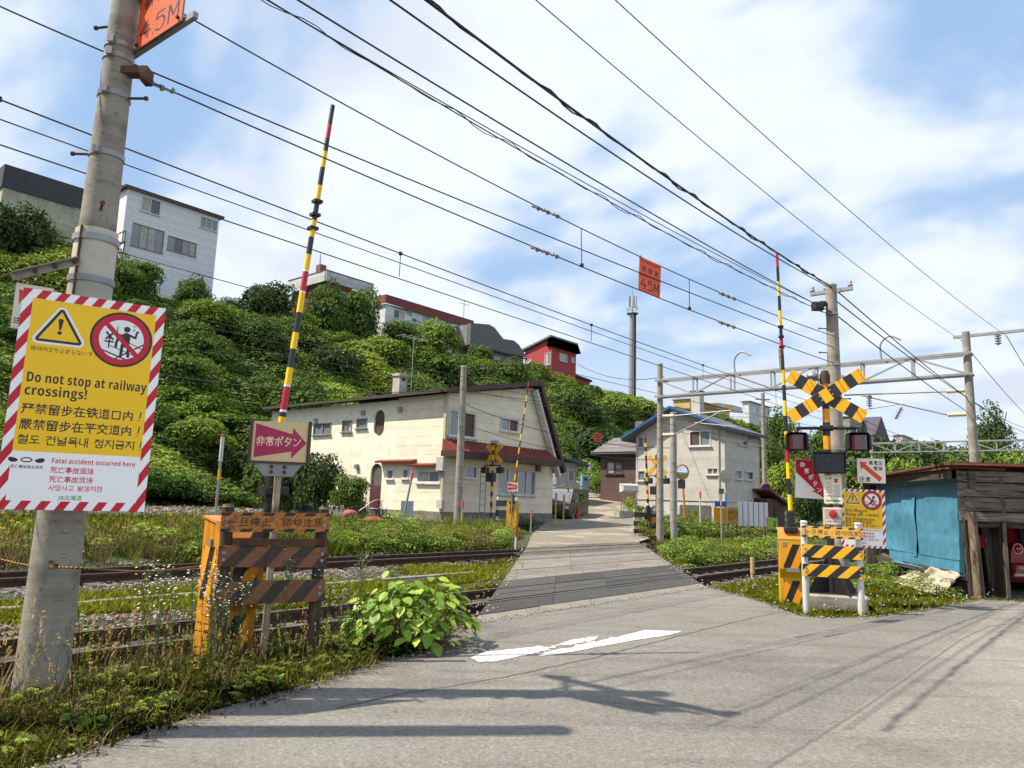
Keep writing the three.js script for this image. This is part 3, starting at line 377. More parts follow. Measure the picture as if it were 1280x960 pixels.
// ================================================================ buildings; local x = along the tracks, local -z = away from them
const hy0 = (px, py, D) => at(px, py, D).y;
const NF = VD.clone().negate(), NL = UD.clone().negate();
const hitA = (c, face) => (px, py) => { const p = onPlane(px, py, c, face === 'f' ? NF : NL).sub(c); return [p.dot(face === 'f' ? UD : VD), p.y]; };
const xf = (g, face) => (face === 'l' ? g.rotateY(-Math.PI / 2) : g);
const sgn = (face) => (face === 'l' ? -1 : 1);
function wall(t, face, pts, holes, m, thick = 0.14, name = 'wall', off = 0) {
  const s = sgn(face), g = ext(pts.map(([a, y]) => [s * a, y]), thick, 0, holes.map((h) => h.map(([a, y]) => [s * a, y]))).translate(0, 0, -thick + off);
  return obj(name, xf(g, face), m, t);
}
const rect = (a0, y0, a1, y1) => [[a0, y0], [a1, y0], [a1, y1], [a0, y1]];
const paneM = { d: M.glassDark, g: M.glassGrey, c: M.curtain, b: M.screenBrown };
function windowAt(t, face, a0, y0, a1, y1, panes = 'dg', o = {}) {
  const s = sgn(face), fw = o.fw ?? 0.06, w = Math.abs(a1 - a0), h = y1 - y0, cx = s * (a0 + a1) / 2, cy = (y0 + y1) / 2, n = panes.length, fm = o.frame ?? M.alu;
  const bars = [bx(w + 0.02, fw, 0.14, cx, y1 - fw / 2, -0.03), bx(w + 0.02, fw, 0.14, cx, y0 + fw / 2, -0.03), bx(fw, h, 0.14, cx - w / 2 + fw / 2, cy, -0.032), bx(fw, h, 0.14, cx + w / 2 - fw / 2, cy, -0.032)];
  for (let k = 1; k < n; k++) bars.push(bx(fw * 0.9, h - fw, 0.06, cx - w / 2 + w * k / n, cy, -0.03));
  if (o.sill !== 0) bars.push(bx(w + 0.16, 0.05, 0.2, cx, y0 - 0.027, 0.02));
  const win = obj('window', bars.map((g) => xf(g, face)), fm, t);
  for (let k = 0; k < n; k++) { const pw = w / n - fw * 0.7, px = cx - w / 2 + w * (k + 0.5) / n; obj('pane', xf(bx(pw, h - fw, 0.012, px, cy, -0.05 - 0.02 * (k % 2)), face), paneM[panes[s > 0 ? k : n - 1 - k]], win); }
  obj('backing', xf(bx(w - 0.02, h - 0.02, 0.02, cx, cy, -0.12), face), M.black, win);
  return win;
}
// windows given as pixel boxes on a face of a building whose near corner is c
function winPx(t, c, list) {
  const holes = { f: [], l: [] };
  for (const [face, x0, y0, x1, y1, panes, o] of list) {
    const A = hitA(c, face), p = A(x0, y1), q = A(x1, y0), ym = (y0 + y1) / 2, xm = (x0 + x1) / 2; let a0 = A(x0, ym)[0], a1 = A(x1, ym)[0]; if (a0 > a1) [a0, a1] = [a1, a0];
    const yb = A(xm, y1)[1], yt = A(xm, y0)[1];
    if (a0 > -0.4) a0 = Math.max(a0, 0.16);
    if (!(a1 - a0 > 0.1) || !(yt - yb > 0.1)) continue;
    holes[face].push(rect(a0, yb, a1, yt)); windowAt(t, face, a0, yb, a1, yt, panes, o);
  }
  return holes;
}
const softT = dataTex(512, 4.3, (x, y) => { const n = fbm(x * 6, y * 6, 6, 6), f = sst(0.60, 0.64, fbm(x * 13 + 2, y * 13, 5, 13)); return [0.97 + 0.06 * (n - 0.5) - 0.05 * f, 0.97 + 0.06 * (n - 0.5) - 0.06 * f, 0.97 + 0.06 * (n - 0.5) - 0.08 * f]; });
const roofBrown = col(C(0.085, 0.035, 0.032), 0.6), fasciaBrown = col(C(0.075, 0.03, 0.028), 0.55), roofRed = col(C(0.30, 0.055, 0.05), 0.5, streakT);
const sideCol = (c, big = true) => mat(c, 0.85, { map: big ? sidingT : lapT, bumpMap: big ? sidingB : lapB, bumpScale: big ? 0.012 : 0.02 });

// ---------------------------------------------------------------- cream house by the crossing
{
  const c = CREAM, t = thing('cream_house', 'two storey cream house with brown edged roof and red lean-to awning', 'house', c, RAILROT);
  const L = 8.75, W = 14.9, eave = 6.15, ridge = 7.5, ru = 6.8, low = 3.15, AL = L - 0.85;
  const cream = sideCol(C(0.86, 0.80, 0.64)), plaster = mat(C(0.80, 0.77, 0.65), 0.9, { map: softT, bumpMap: grimeT, bumpScale: 0.01 }), found = mat(C(0.27, 0.265, 0.26), 0.9, { map: concT });
  const hf = winPx(t, c, [['f', 560.5, 513.5, 595, 547, 'gb', { frame: M.white, fw: 0.1 }], ['f', 625, 522.5, 648.5, 540, 'gb', { frame: M.white, fw: 0.09 }], ['f', 624, 587, 669, 619, 'gggg', { frame: M.white, fw: 0.09 }], ['f', 581, 582, 596, 598, 'g']]);
  const hl = winPx(t, c, [['l', 392, 529, 414, 543.5, 'gg', { frame: M.galv }], ['l', 428, 525.5, 440, 540, 'cg', { frame: M.galv }], ['l', 446, 523, 459, 535.5, 'g', { frame: M.galv }], ['l', 484, 587, 492, 599, 'g', { frame: M.white }], ['l', 503.5, 586.5, 511, 598.5, 'g', { frame: M.white }], ['l', 522, 588, 551, 604, 'gc', { frame: M.white, fw: 0.09 }], ['l', 417, 581, 421, 588, 'd', { frame: M.galv, sill: 0 }]]);
  const A = hitA(c, 'l'), split = A(480, 570)[0], fy = 0.5;
  const arc = (x0, x1, yb, yt, round) => { const a0 = A(x0, (yb + yt) / 2)[0], a1 = A(x1, (yb + yt) / 2)[0], xm = (x0 + x1) / 2, y0 = Math.max(fy + 0.03, A(xm, yb)[1]), y1 = A(xm, yt)[1], r = Math.abs(a1 - a0) / 2, m = (a0 + a1) / 2, out = []; if (round) { for (let k = 0; k < 24; k++) { const f = k / 24 * 2 * Math.PI, q = Math.sin(f); out.push([m + r * Math.cos(f), (y0 + y1) / 2 + (q > 0 ? 1 : -1) * ((y1 - y0) / 2 - r) + r * q]); } } else { out.push([m - r, y0], [m + r, y0]); for (let k = 0; k <= 12; k++) { const f = k / 12 * Math.PI; out.push([m + r * Math.cos(f), y1 - r + r * Math.sin(f)]); } } return out; };
  const oval = arc(467.5, 480.5, 545, 512.5, true), arch = arc(462.5, 476.5, 636, 579.5, false);
  const inS = (h) => Math.max(...h.map((p) => p[0])) < split;
  wall(t, 'f', [[0, fy], [L, fy], [L, low + 0.2], [ru, ridge - 0.12], [0, eave]], hf.f, cream);
  wall(t, 'l', [[0.141, fy], [split - 0.9, fy], [split - 0.9, eave], [0.141, eave]], hl.l.filter((h) => Math.max(...h.map((p) => p[0])) < split - 0.9), cream);
  wall(t, 'l', [[split - 0.9, fy], [W, fy], [W, eave - 0.1], [split - 0.9, eave - 0.1]], [...hl.l.filter((h) => Math.min(...h.map((p) => p[0])) > split - 0.9), oval, arch], plaster);
  obj('oval_window', xf(ext(oval.map(([a, y]) => [-a, y]), 0.02).translate(0, 0, -0.12), 'l'), M.screenBrown, t);
  obj('doorway', xf(ext(arch.map(([a, y]) => [-a, y]), 0.02).translate(0, 0, -0.135), 'l'), col(C(0.16, 0.14, 0.12)), t);
  { const a = arch.map((p) => p[0]), m = (Math.min(...a) + Math.max(...a)) / 2; obj('door', xf(bx(0.72, 1.15, 0.04, -m, arch[0][1] + 0.575, -0.09), 'l'), col(C(0.13, 0.03, 0.035)), t); }
  obj('foundation', [bx(L + 0.06, 1.5, 0.2, L / 2, fy - 0.75, -0.08), bx(0.2, 1.5, W, 0.08, fy - 0.75, -W / 2 - 0.2)], found, t);
  obj('rear_wall', [bx(0.14, low, W, L - 0.08, low / 2 + 0.1, -W / 2 - 0.1), bx(L, eave, 0.14, L / 2, eave / 2, -W)], cream, t);
  obj('corner_trim', bx(0.14, eave - fy - 0.02, 0.14, -0.04, (eave + fy) / 2, 0.045), col(C(0.66, 0.60, 0.47)), t);
  // roof: long gentle slope over the left wall, steep slope on the far side
  const th = 0.16, prof = [[-0.5, eave - 0.02], [ru, ridge], [L + 0.45, low - 0.4], [L + 0.45, low - 0.4 + th * 1.5], [ru + 0.03, ridge + th * 1.25], [-0.5, eave + th - 0.02]];
  const roof = obj('roof', ext(prof, W + 0.9).translate(0, 0.02, -W - 0.4), roofBrown, t);
  obj('fascia', [bar(V3(-0.5, eave + 0.06, 0.54), V3(ru, ridge + 0.1, 0.54), 0.05, 0.26), bar(V3(ru, ridge + 0.1, 0.54), V3(L + 0.45, low - 0.3, 0.54), 0.05, 0.24)], fasciaBrown, roof);
  obj('barge_board', bar(V3(ru - 0.25, ridge - 0.3, 0.3), V3(L + 0.14, low - 0.6, 0.3), 0.3, 0.16), M.white, roof);
  obj('eave_gutter', bx(0.1, 0.14, W + 0.4, -0.56, eave + 0.05, -W / 2), col(C(0.07, 0.06, 0.055)), roof);
  // lean-to awning with standing ribs
  const aw0 = hitA(c, 'f')(552, 548)[1], awT = aw0 + 0.02, awB = awT - 0.62, awD = 1.05;
  const an = obj('awning', ext([[0.02, awT], [awD, awB], [awD, awB - 0.26], [0.02, awB - 0.26]], AL + 0.3).rotateY(-Math.PI / 2).translate(AL + 0.15, 0, 0), roofRed, t);
  an.geometry.computeVertexNormals();
  const rib = []; for (let x = 0.1; x < AL + 0.1; x += 0.3) rib.push(bar(V3(x, awT + 0.01, 0.04), V3(x, awB + 0.015, awD), 0.045, 0.045)); obj('awning_rib', rib, roofRed, an);
  obj('awning_fascia', [bx(AL + 0.4, 0.3, 0.05, AL / 2, awB - 0.12, awD + 0.03), bx(0.05, 0.3, awD, -0.18, awB - 0.12, awD / 2), bx(0.05, 0.3, awD, AL + 0.18, awB - 0.12, awD / 2)], fasciaBrown, an);
  for (const [x0, x1, y] of [[476, 521, 576.5], [518, 549, 581]]) { const a0 = A(x0, y)[0], a1 = A(x1, y)[0], yy = A((x0 + x1) / 2, y)[1]; obj('small_awning', xf(bx(Math.abs(a1 - a0), 0.09, 0.42, -(a0 + a1) / 2, yy, 0.2, 0.25), 'l'), roofRed, t); }
  const chp = A(477, 500), chD = -(c.z + VD.z * chp[0] + UD.z * 1.2), chT = hy0(493, 470, chD) - c.y, chim = obj('chimney', [bx(0.55, 2.2, 0.55, 1.2, chT - 1.1, -chp[0]), bx(0.64, 0.14, 0.64, 1.2, chT + 0.04, -chp[0])], col(C(0.60, 0.57, 0.52), 0.85, streakT), t);
  obj('flue_opening', bx(0.26, 0.16, 0.02, 1.2, chT - 0.2, -chp[0] + 0.285), M.black, chim);
  for (const [x, y] of [[501, 512], [554, 591], [455, 516], [447, 583], [396, 526]]) { const p = A(x, y); obj('vent', xf(rb(0.24, 0.24, 0.16, -p[0], p[1], 0.08, 0.02), 'l'), M.galv, t); }
  { const p = A(555, 580), g = [rb(0.5, 0.7, 0.3, -p[0], p[1], 0.16, 0.03), bx(0.05, 1.4, 0.05, -p[0] + 0.1, p[1] - 1, 0.05), bx(0.35, 0.4, 0.2, -p[0], p[1] - 1.9, 0.12)]; obj('meter_box', g.map((q) => xf(q, 'l')), col(C(0.62, 0.60, 0.55)), t); }
  { const p = hitA(c, 'f')(671, 586); obj('vent', rb(0.3, 0.3, 0.2, p[0], p[1], 0.1, 0.02), col(C(0.22, 0.18, 0.15)), t); }
  { const p = A(506, 470); obj('television_aerial', [tube(V3(1.4, eave + 0.2, -chp[0] + 0.7), V3(1.4, eave + 3.6, -chp[0] + 0.7), 0.025), tube(V3(0.4, eave + 3.5, -chp[0] + 0.7), V3(2.4, eave + 3.5, -chp[0] + 0.7), 0.02), ...[0.5, 0.9, 1.3, 1.7, 2.1].map((x) => tube(V3(x, eave + 3.5, -chp[0] + 0.3), V3(x, eave + 3.5, -chp[0] + 1.1), 0.012))], M.galv, t); }
}
// ---------------------------------------------------------------- grey house with blue roof edge
{
  const c = at(907, 652, 44); const t = thing('grey_house', 'pale grey rendered two storey house with blue roof edges beside the tracks', 'house', c, RAILROT);
  const A = hitA(c, 'l'), Fh = hitA(c, 'f'), W = A(796, 590)[0], L = Fh(950, 590)[0], pk = A(843, 514), ev0 = A(796, 544)[1], ev1 = A(906, 536)[1], base = A(907, 627)[1], evF = ev1;
  const grey = mat(C(0.66, 0.635, 0.58), 0.9, { map: sidingT, bumpMap: speckB, bumpScale: 0.02 }), whiteBase = mat(C(0.74, 0.73, 0.71), 0.85, { map: streakT });
  const h = winPx(t, c, [['l', 861.5, 538, 888.5, 558, 'gb', { fw: 0.08 }], ['l', 797, 546, 805, 559.5, 'g'], ['l', 797, 588, 807, 601, 'g'], ['l', 884, 584.5, 898, 593.5, 'gg', { frame: M.white }], ['f', 922, 540, 934.5, 556.5, 'cb', { frame: M.white }], ['f', 918.5, 587.5, 927, 599, 'cg', { frame: M.white }], ['f', 930.5, 589, 941.5, 600, 'cb', { frame: M.white }]]);
  wall(t, 'l', [[0, base], [W, base], [W, ev0], [pk[0], pk[1]], [0, ev1]], h.l, grey);
  wall(t, 'f', [[-0.139, base], [L, base], [L, evF], [-0.139, evF]].map((p) => [Math.max(p[0], 0.141), p[1]]), h.f, grey);
  obj('back_wall', [bx(0.14, ev1 - base, W, L - 0.07, (ev1 + base) / 2, -W / 2), bx(L, ev0 - base, 0.14, L / 2, (ev0 + base) / 2, -W)], grey, t);
  obj('foundation', [bx(0.16, 2.6, W, 0.13, base - 1.3, -W / 2), bx(L, 2.6, 0.16, L / 2, base - 1.3, -0.13)], whiteBase, t);
  { const p = A(850, 646), q = A(888, 632); obj('garage_shutter', xf(bx(Math.abs(p[0] - q[0]), 2.0, 0.05, -(p[0] + q[0]) / 2, q[1] - 1.0, -0.02), 'l'), col(C(0.12, 0.115, 0.11)), t); }
  const prof = [[-0.4, ev1 - 0.14], [pk[0], pk[1] + 0.02], [W + 0.8, ev0 - 0.42], [W + 0.8, ev0 - 0.24], [pk[0], pk[1] + 0.24], [-0.4, ev1 + 0.04]];
  const roof = obj('roof', ext(prof.map(([a, y]) => [-a, y]), L + 1.2).translate(0, 0, -L - 0.6).rotateY(-Math.PI / 2), col(C(0.13, 0.14, 0.16), 0.6), t);
  obj('roof_edge', [bar(V3(-0.63, ev1 + 0.02, 0.42), V3(-0.63, pk[1] + 0.2, -pk[0]), 0.05, 0.15), bar(V3(-0.63, pk[1] + 0.2, -pk[0]), V3(-0.63, ev0 - 0.26, -W - 0.85), 0.05, 0.15)], col(C(0.03, 0.12, 0.35), 0.5), roof);
  obj('eave_fascia', bx(L + 1.2, 0.2, 0.05, L / 2, ev1 - 0.05, 0.43), col(C(0.10, 0.11, 0.13)), roof);
  const ch = obj('chimney', [bx(0.62, 2.2, 0.62, 2.2, pk[1] + 0.3, -pk[0] + 0.5)], col(C(0.62, 0.60, 0.58)), t); obj('chimney_cap', bx(0.72, 0.18, 0.72, 2.2, pk[1] + 1.45, -pk[0] + 0.5), col(C(0.04, 0.12, 0.30)), ch);
  { const p = A(866, 575); obj('downpipe', xf(bx(0.06, ev1 - base, 0.06, -0.35, (ev1 + base) / 2, 0.05), 'l'), col(C(0.5, 0.48, 0.44)), t); }
}
// ---------------------------------------------------------------- brown bungalow with grey tiled roof
{
  const c = at(797, 628, 53), t = thing('brown_house', 'small brown walled house with pale grey pitched roof above garden', 'house', c, RAILROT);
  const A = hitA(c, 'l'), W = A(751, 590)[0], top = A(775, 567)[1], br = mat(C(0.115, 0.07, 0.065), 0.85, { map: sidingT, bumpMap: sidingB, bumpScale: 0.01 });
  const h = winPx(t, c, [['l', 757.5, 576, 778.5, 592.5, 'gc', { fw: 0.1, frame: col(C(0.10, 0.06, 0.055)) }]]);
  wall(t, 'l', rect(0, -1.5, W, top), h.l, br); obj('back_wall', [bx(6, top + 1.5, 0.14, 3.1, (top - 1.5) / 2, -0.08), bx(6, top + 1.5, 0.14, 3.1, (top - 1.5) / 2, -W + 0.08)], br, t);
  const roof = obj('roof', ext([[-0.6, top - 0.05], [2.6, top + 1.25], [6, top - 0.05], [6, top + 0.1], [2.6, top + 1.42], [-0.6, top + 0.1]], W + 1).translate(0, 0, -W - 0.5), col(C(0.20, 0.19, 0.20), 0.8), t);
  const st = []; for (let k = 0; k < 4; k++) { const f = k / 4, x = mix(-0.6, 2.6, f), y = mix(top + 0.12, top + 1.44, f); st.push(bar(V3(x, y, 0.5), V3(x, y, -W - 0.5), 0.1, 0.07)); } obj('tile_course', st, col(C(0.32, 0.30, 0.31), 0.8), roof);
  const p = A(778, 552); obj('chimney', bx(0.6, 1.6, 0.6, 2.6, top + 1.8, -p[0]), col(C(0.24, 0.20, 0.18)), t);
}
// ---------------------------------------------------------------- houses on the crest
function crestHouse(o) {
  const topP = at(o.cx, o.cy, o.D), c = V3(topP.x, topP.y - o.H, topP.z), t = thing(o.name, o.label, o.cat ?? 'house', c, RAILROT);
  const A = hitA(c, 'l'), Fh = hitA(c, 'f'), L = o.L ?? Fh(o.rx, o.ry ?? o.cy + 20)[0], W = o.W ?? A(o.lx, o.ly ?? o.cy + 10)[0], H = o.H, b = o.band ?? 0;
  const h = winPx(t, c, o.win ?? []);
  wall(t, 'f', rect(0, 0, L, H - b), h.f, o.wallF ?? o.wall); wall(t, 'l', rect(0.141, 0, W, H - b), h.l, o.wall);
  obj('rear_wall', [bx(0.14, H - b, W, L - 0.07, (H - b) / 2, -W / 2 - 0.08), bx(L, H - b, 0.14, L / 2, (H - b) / 2, -W)], o.wall, t);
  if (b) { const e = o.over ?? 0.15; obj('parapet', [bx(L + 2 * e, b, 0.12, L / 2, H - b / 2 + 0.004, e - 0.06), bx(0.12, b, W + e, -e + 0.06, H - b / 2 + 0.004, -W / 2 - 0.01), bx(L, 0.1, W, L / 2, H - 0.2, -W / 2)], o.bandM, t); if (o.capM) obj('coping', [bx(L + 2 * e + 0.1, 0.1, 0.24, L / 2, H + 0.06, e - 0.06), bx(0.24, 0.1, W, -e + 0.06, H + 0.06, -W / 2)], o.capM, t); }
  if (o.mono) { const e = 0.5; obj('roof', ext([[e, 0], [-W - e, o.mono], [-W - e, o.mono + 0.2], [e, 0.2]].map(([z, y]) => [-z, y + H - 0.02]), L + 2 * e).rotateY(-Math.PI / 2).rotateY(Math.PI).translate(-e, 0, 0).applyMatrix4(new THREE.Matrix4().identity()), o.roofM, t); }
  if (o.slab) obj('roof', bx(L + 0.8, 0.22, W + 0.8, L / 2, H + 0.1, -W / 2), o.roofM, t);
  if (o.extra) o.extra(t, { A, Fh, L, W, H, c });
  return t;
}
const ribB = dataTex(128, 0.6, (x) => mono(Math.abs(((x * 2) % 1) - 0.5) * 2), false), ribT = dataTex(128, 0.6, (x) => mono(((x * 2) % 1) < 0.16 ? 0.55 : 0.95));
const lapWhite = mat(C(0.78, 0.82, 0.86), 0.75, { map: lapT, bumpMap: lapB, bumpScale: 0.02 });
crestHouse({ name: 'hill_house', label: 'cream walled block with deep black ribbed roof band on hilltop', cx: 8, cy: 206, D: 63, rx: 118, ry: 250, lx: 0, W: 8, H: 11, band: 2.1, bandM: mat(C(0.03, 0.032, 0.042), 0.5, { map: ribT, bumpMap: ribB, bumpScale: 0.03 }), wall: mat(C(0.60, 0.57, 0.44), 0.9, { map: streakT }) });
crestHouse({ name: 'hill_house', label: 'white clapboard house with brown roof edge and two rows of windows on hilltop', cx: 160, cy: 235, D: 71, rx: 273, ry: 285, lx: 141, H: 11, wall: lapWhite, slab: 1, roofM: col(C(0.12, 0.07, 0.05)),
  win: [['f', 176, 248, 201, 267, 'cd'], ['f', 250, 273, 272, 287, 'ggg'], ['f', 164, 283, 205, 312, 'gccg', { frame: M.steel }], ['f', 209, 299, 246, 317, 'gdgc', { frame: M.steel }], ['l', 147, 290, 156, 303, 'ggg', { frame: M.steel }]] });
crestHouse({ name: 'hill_house', label: 'dark red house with broad white fascia and flat roof behind trees', cx: 410, cy: 341, D: 86, rx: 457, ry: 357, lx: 366, ly: 358, H: 10, band: 1.25, over: 0.7, capM: col(C(0.10, 0.10, 0.11)), bandM: col(C(0.62, 0.64, 0.67)), wall: col(C(0.20, 0.055, 0.05), 0.85), win: [['f', 424, 366, 440, 378, 'dg']],
  extra: (t, q) => { obj('chimney', bx(0.9, 2.2, 0.9, 1.5, q.H + 0.9, -q.W * 0.5), col(C(0.22, 0.08, 0.06)), t); obj('aerial', [tube(V3(0.8, q.H, -3), V3(0.8, q.H + 3.4, -3), 0.04), tube(V3(1.2, q.H, -3.4), V3(1.2, q.H + 3.2, -3.4), 0.04)], M.galv, t); } });
crestHouse({ name: 'hill_apartment', label: 'long white flat roofed apartment block with dark red parapet on hill', cat: 'apartment block', cx: 483, cy: 369, D: 96, rx: 588, ry: 405, lx: 470, ly: 378, H: 12, band: 1.15, over: 0.35, bandM: col(C(0.24, 0.06, 0.055)), wall: col(C(0.78, 0.84, 0.86), 0.8, grimeT),
  win: [['f', 492, 388, 506, 399, 'dc'], ['f', 514.5, 392.5, 528, 404, 'dc'], ['f', 544, 398.5, 556, 410, 'dc'], ['f', 564, 402.5, 576.5, 415, 'dg'], ['f', 563, 427, 576, 432, 'dg']], extra: (t, q) => obj('aerial', [tube(V3(q.L - 0.5, q.H, -1), V3(q.L - 0.5, q.H + 3.2, -1), 0.05), tube(V3(q.L - 1.5, q.H + 2.6, -1), V3(q.L + 0.8, q.H + 2.6, -1), 0.04)], M.galv, t) });
{ // gambrel roof house
  const c = at(600, 470, 106), t = thing('gambrel_house', 'mauve house under a large grey curved gambrel roof on hill', 'house', c, RAILROT), Fh = hitA(c, 'f');
  const q = (x, y) => Fh(x, y), L = q(654, 445)[0], e = q(620, 437)[1];
  wall(t, 'f', rect(0, -3, L, e), winPx(t, c, [['f', 635, 451, 640, 456, 'c'], ['f', 618, 446, 625, 452, 'dg']]).f, col(C(0.27, 0.19, 0.21)));
  const pts = [[586, 404], [609, 406], [616, 410], [622, 418], [627, 424], [640, 426], [646, 431], [652, 440], [655.5, 446.5]].map((p) => q(...p));
  obj('roof', ext([...pts, [0.2, e - 0.4], [pts[0][0], e - 0.4]], 0.5, 0).translate(0, 0, -0.1), mat(C(0.26, 0.27, 0.29), 0.8, { map: speckT }), t);
  obj('roof_body', ext([...pts.map(([a, y]) => [a, y - 0.15]), [0.2, e - 0.4], [pts[0][0], e - 0.4]], 8).translate(0, 0, -8.2), col(C(0.26, 0.27, 0.29)), t);
  obj('eave_trim', bar(V3(0, e - 0.35, 0.45), V3(L + 0.4, e - 0.35, 0.45), 0.12, 0.22), col(C(0.02, 0.05, 0.05)), t);
  obj('body_wall', bx(L - 0.2, e + 2, 7.6, L / 2, (e - 2) / 2 - 0.2, -4), col(C(0.27, 0.19, 0.21)), t);
}
{ // red house
  const D = 117, c = at(689, 470, D), t = thing('red_house', 'bright red house with dark slate mansard roof and balcony on hill', 'house', c, RAILROT), A = hitA(c, 'l'), Fh = hitA(c, 'f');
  const red = mat(C(0.42, 0.05, 0.055), 0.8, { map: lapT }), L = Fh(720, 450)[0], W = A(656, 450)[0], hb = Fh(700, 436)[1], hT = A(689, 420)[1];
  const h = winPx(t, c, [['f', 699.5, 442.5, 709, 452, 'gg'], ['f', 714.5, 447, 718, 453, 'g'], ['l', 656.5, 449, 664, 455, 'c'], ['l', 681, 441, 688, 456, 'gc']]);
  wall(t, 'f', rect(0, -2, L, hb + 0.2), h.f, red); wall(t, 'l', [[0.141, -2], [W, -2], [W, A(657, 440)[1]], [0.141, hT - 0.4]], h.l, red);
  obj('body', bx(L - 0.3, hb + 1.5, W - 0.3, L / 2, (hb - 1.7) / 2, -W / 2), red, t);
  const r = obj('roof', ext([[-0.4, hb], [0.3, hT], [0.8, hT + 0.1], [1, hb]].map(([z, y]) => [z, y]), L + 0.9).rotateY(-Math.PI / 2).translate(L + 0.6, 0, 0).scale(1, 1, -1).translate(0, 0, 0.2), mat(C(0.035, 0.042, 0.046), 0.7, { map: speckT }), t);
  obj('sloping_roof', bar(V3(L / 2, hT - 0.05, 0.1), V3(L / 2, A(657, 438)[1], -W - 0.6), L + 0.9, 0.3), col(C(0.22, 0.19, 0.18)), r);
  const by = A(683, 454)[1]; obj('balcony', [bx(1.1, 0.15, 4.2, -0.6, by - 0.9, -2.2), bx(0.06, 0.06, 4.2, -1.1, by, -2.2), ...[0.2, 0.8, 1.4, 2, 2.6, 3.2, 3.8, 4.2].map((z) => bx(0.05, 0.9, 0.05, -1.1, by - 0.45, -z))], M.galv, t);
  const an = at(717, 470, D - 2), an2 = obj('annex', [bx(6, 4, 5, L + 2.6, -0.9, -3.4)], red, t); obj('annex_roof', bx(6.6, 0.35, 5.6, L + 2.6, 1.25, -3.4, 0, 0, -0.06), col(C(0.03, 0.04, 0.04)), an2);
}
crestHouse({ name: 'hill_block', label: 'yellow ochre flat block with stepped roofs far along the hillcrest', cat: 'apartment block', cx: 862, cy: 499, D: 168, L: 22, W: 4, H: 10, wall: col(C(0.72, 0.53, 0.20)), slab: 1, roofM: col(C(0.40, 0.29, 0.12)), win: [['f', 897, 505, 908, 512, 'dg'], ['f', 917, 508, 927, 515, 'dd'], ['f', 930, 508, 935, 514, 'gd'], ['f', 875, 506, 880, 512, 'dg']] });
crestHouse({ name: 'hill_block', label: 'narrow white house standing beside the ochre block on hillcrest', cx: 936, cy: 502, D: 172, L: 13, W: 1.5, H: 10, wall: col(C(0.74, 0.78, 0.82)), slab: 1, roofM: col(C(0.25, 0.25, 0.26)), win: [['f', 943, 510, 948, 516, 'gc'], ['f', 951, 511, 955, 517, 'gc'], ['f', 946, 527, 951, 531, 'gc']] });
crestHouse({ name: 'hill_block', label: 'beige grey flat block above the treetops behind crossing signal', cat: 'apartment block', cx: 1062, cy: 521, D: 250, L: 24, W: 3, H: 12, wall: col(C(0.36, 0.33, 0.28)), slab: 1, roofM: col(C(0.30, 0.28, 0.26)), win: [['f', 1066, 527, 1076, 533, 'ddd'], ['f', 1080, 528, 1090, 534, 'ddd'], ['f', 1066, 539, 1076, 545, 'ddd'], ['f', 1080, 540, 1090, 545, 'ddd']] });
{
  const c = at(1093, 552, 255), t = thing('gabled_house', 'house with steep dark violet roof above far treetops', 'house', c, RAILROT);
  obj('wall', bx(16, 7, 9, 9, -1.5, -5), col(C(0.30, 0.28, 0.27)), t); obj('roof', ext([[-1, 0], [9, 7.5], [19, 0], [19, -0.6], [-1, -0.6]], 11).translate(0, 2.2, -10.5), col(C(0.09, 0.08, 0.11)), t);
}
crestHouse({ name: 'hill_block', label: 'small white flat roofed building among trees right of dark gabled house', cx: 1128, cy: 544, D: 270, L: 16, W: 3, H: 10, wall: col(C(0.62, 0.58, 0.60)), slab: 1, roofM: col(C(0.40, 0.41, 0.42)), win: [['f', 1132, 550, 1138, 555, 'dg'], ['f', 1142, 551, 1148, 556, 'dg']] });
crestHouse({ name: 'hill_block', label: 'pale grey high block half hidden between far trees', cat: 'apartment block', cx: 1160, cy: 552, D: 290, L: 10, W: 8, H: 10, wall: col(C(0.46, 0.48, 0.50)), slab: 1, roofM: col(C(0.36, 0.37, 0.38)), win: [['f', 1163, 557, 1167, 561, 'dg']] });
// ---------------------------------------------------------------- mobile phone mast
{
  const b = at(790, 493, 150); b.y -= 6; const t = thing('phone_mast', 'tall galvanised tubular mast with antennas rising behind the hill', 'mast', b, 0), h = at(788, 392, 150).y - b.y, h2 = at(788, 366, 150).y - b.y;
  obj('pole', tube(V3(-0.1, 0, 0), V3(-0.1, h, 0), 0.62, 0.5, 16), M.galv, t); obj('shade_side_tube', tube(V3(0.62, 0, 0.1), V3(0.55, h, 0.1), 0.2), M.black, t);  // black tube added along the single mast to colour in its shaded right side
  const ring = new THREE.TorusGeometry(1.15, 0.07, 5, 18).rotateX(Math.PI / 2); obj('platform', [ring.clone().translate(0, h, 0), ring.clone().translate(0, h + 1.1, 0), bx(2.1, 0.08, 2.1, 0, h - 0.05, 0), ...[0, 1, 2, 3, 4, 5].map((k) => tube(V3(1.15 * Math.cos(k), h, 1.15 * Math.sin(k)), V3(1.15 * Math.cos(k), h + 1.1, 1.15 * Math.sin(k)), 0.04, 0.04, 5))], M.galv, t);
  for (let k = 0; k < 5; k++) { const a = k * 1.256 + 0.3; obj('antenna', rb(0.34, 2.4, 0.22, 0.75 * Math.cos(a), h + 2.6, 0.75 * Math.sin(a), 0.04, -a), col(C(0.5, 0.52, 0.53)), t); }
  obj('spire', tube(V3(0, h, 0), V3(0, h2 + 1.4, 0), 0.1, 0.04), M.galv, t);
}

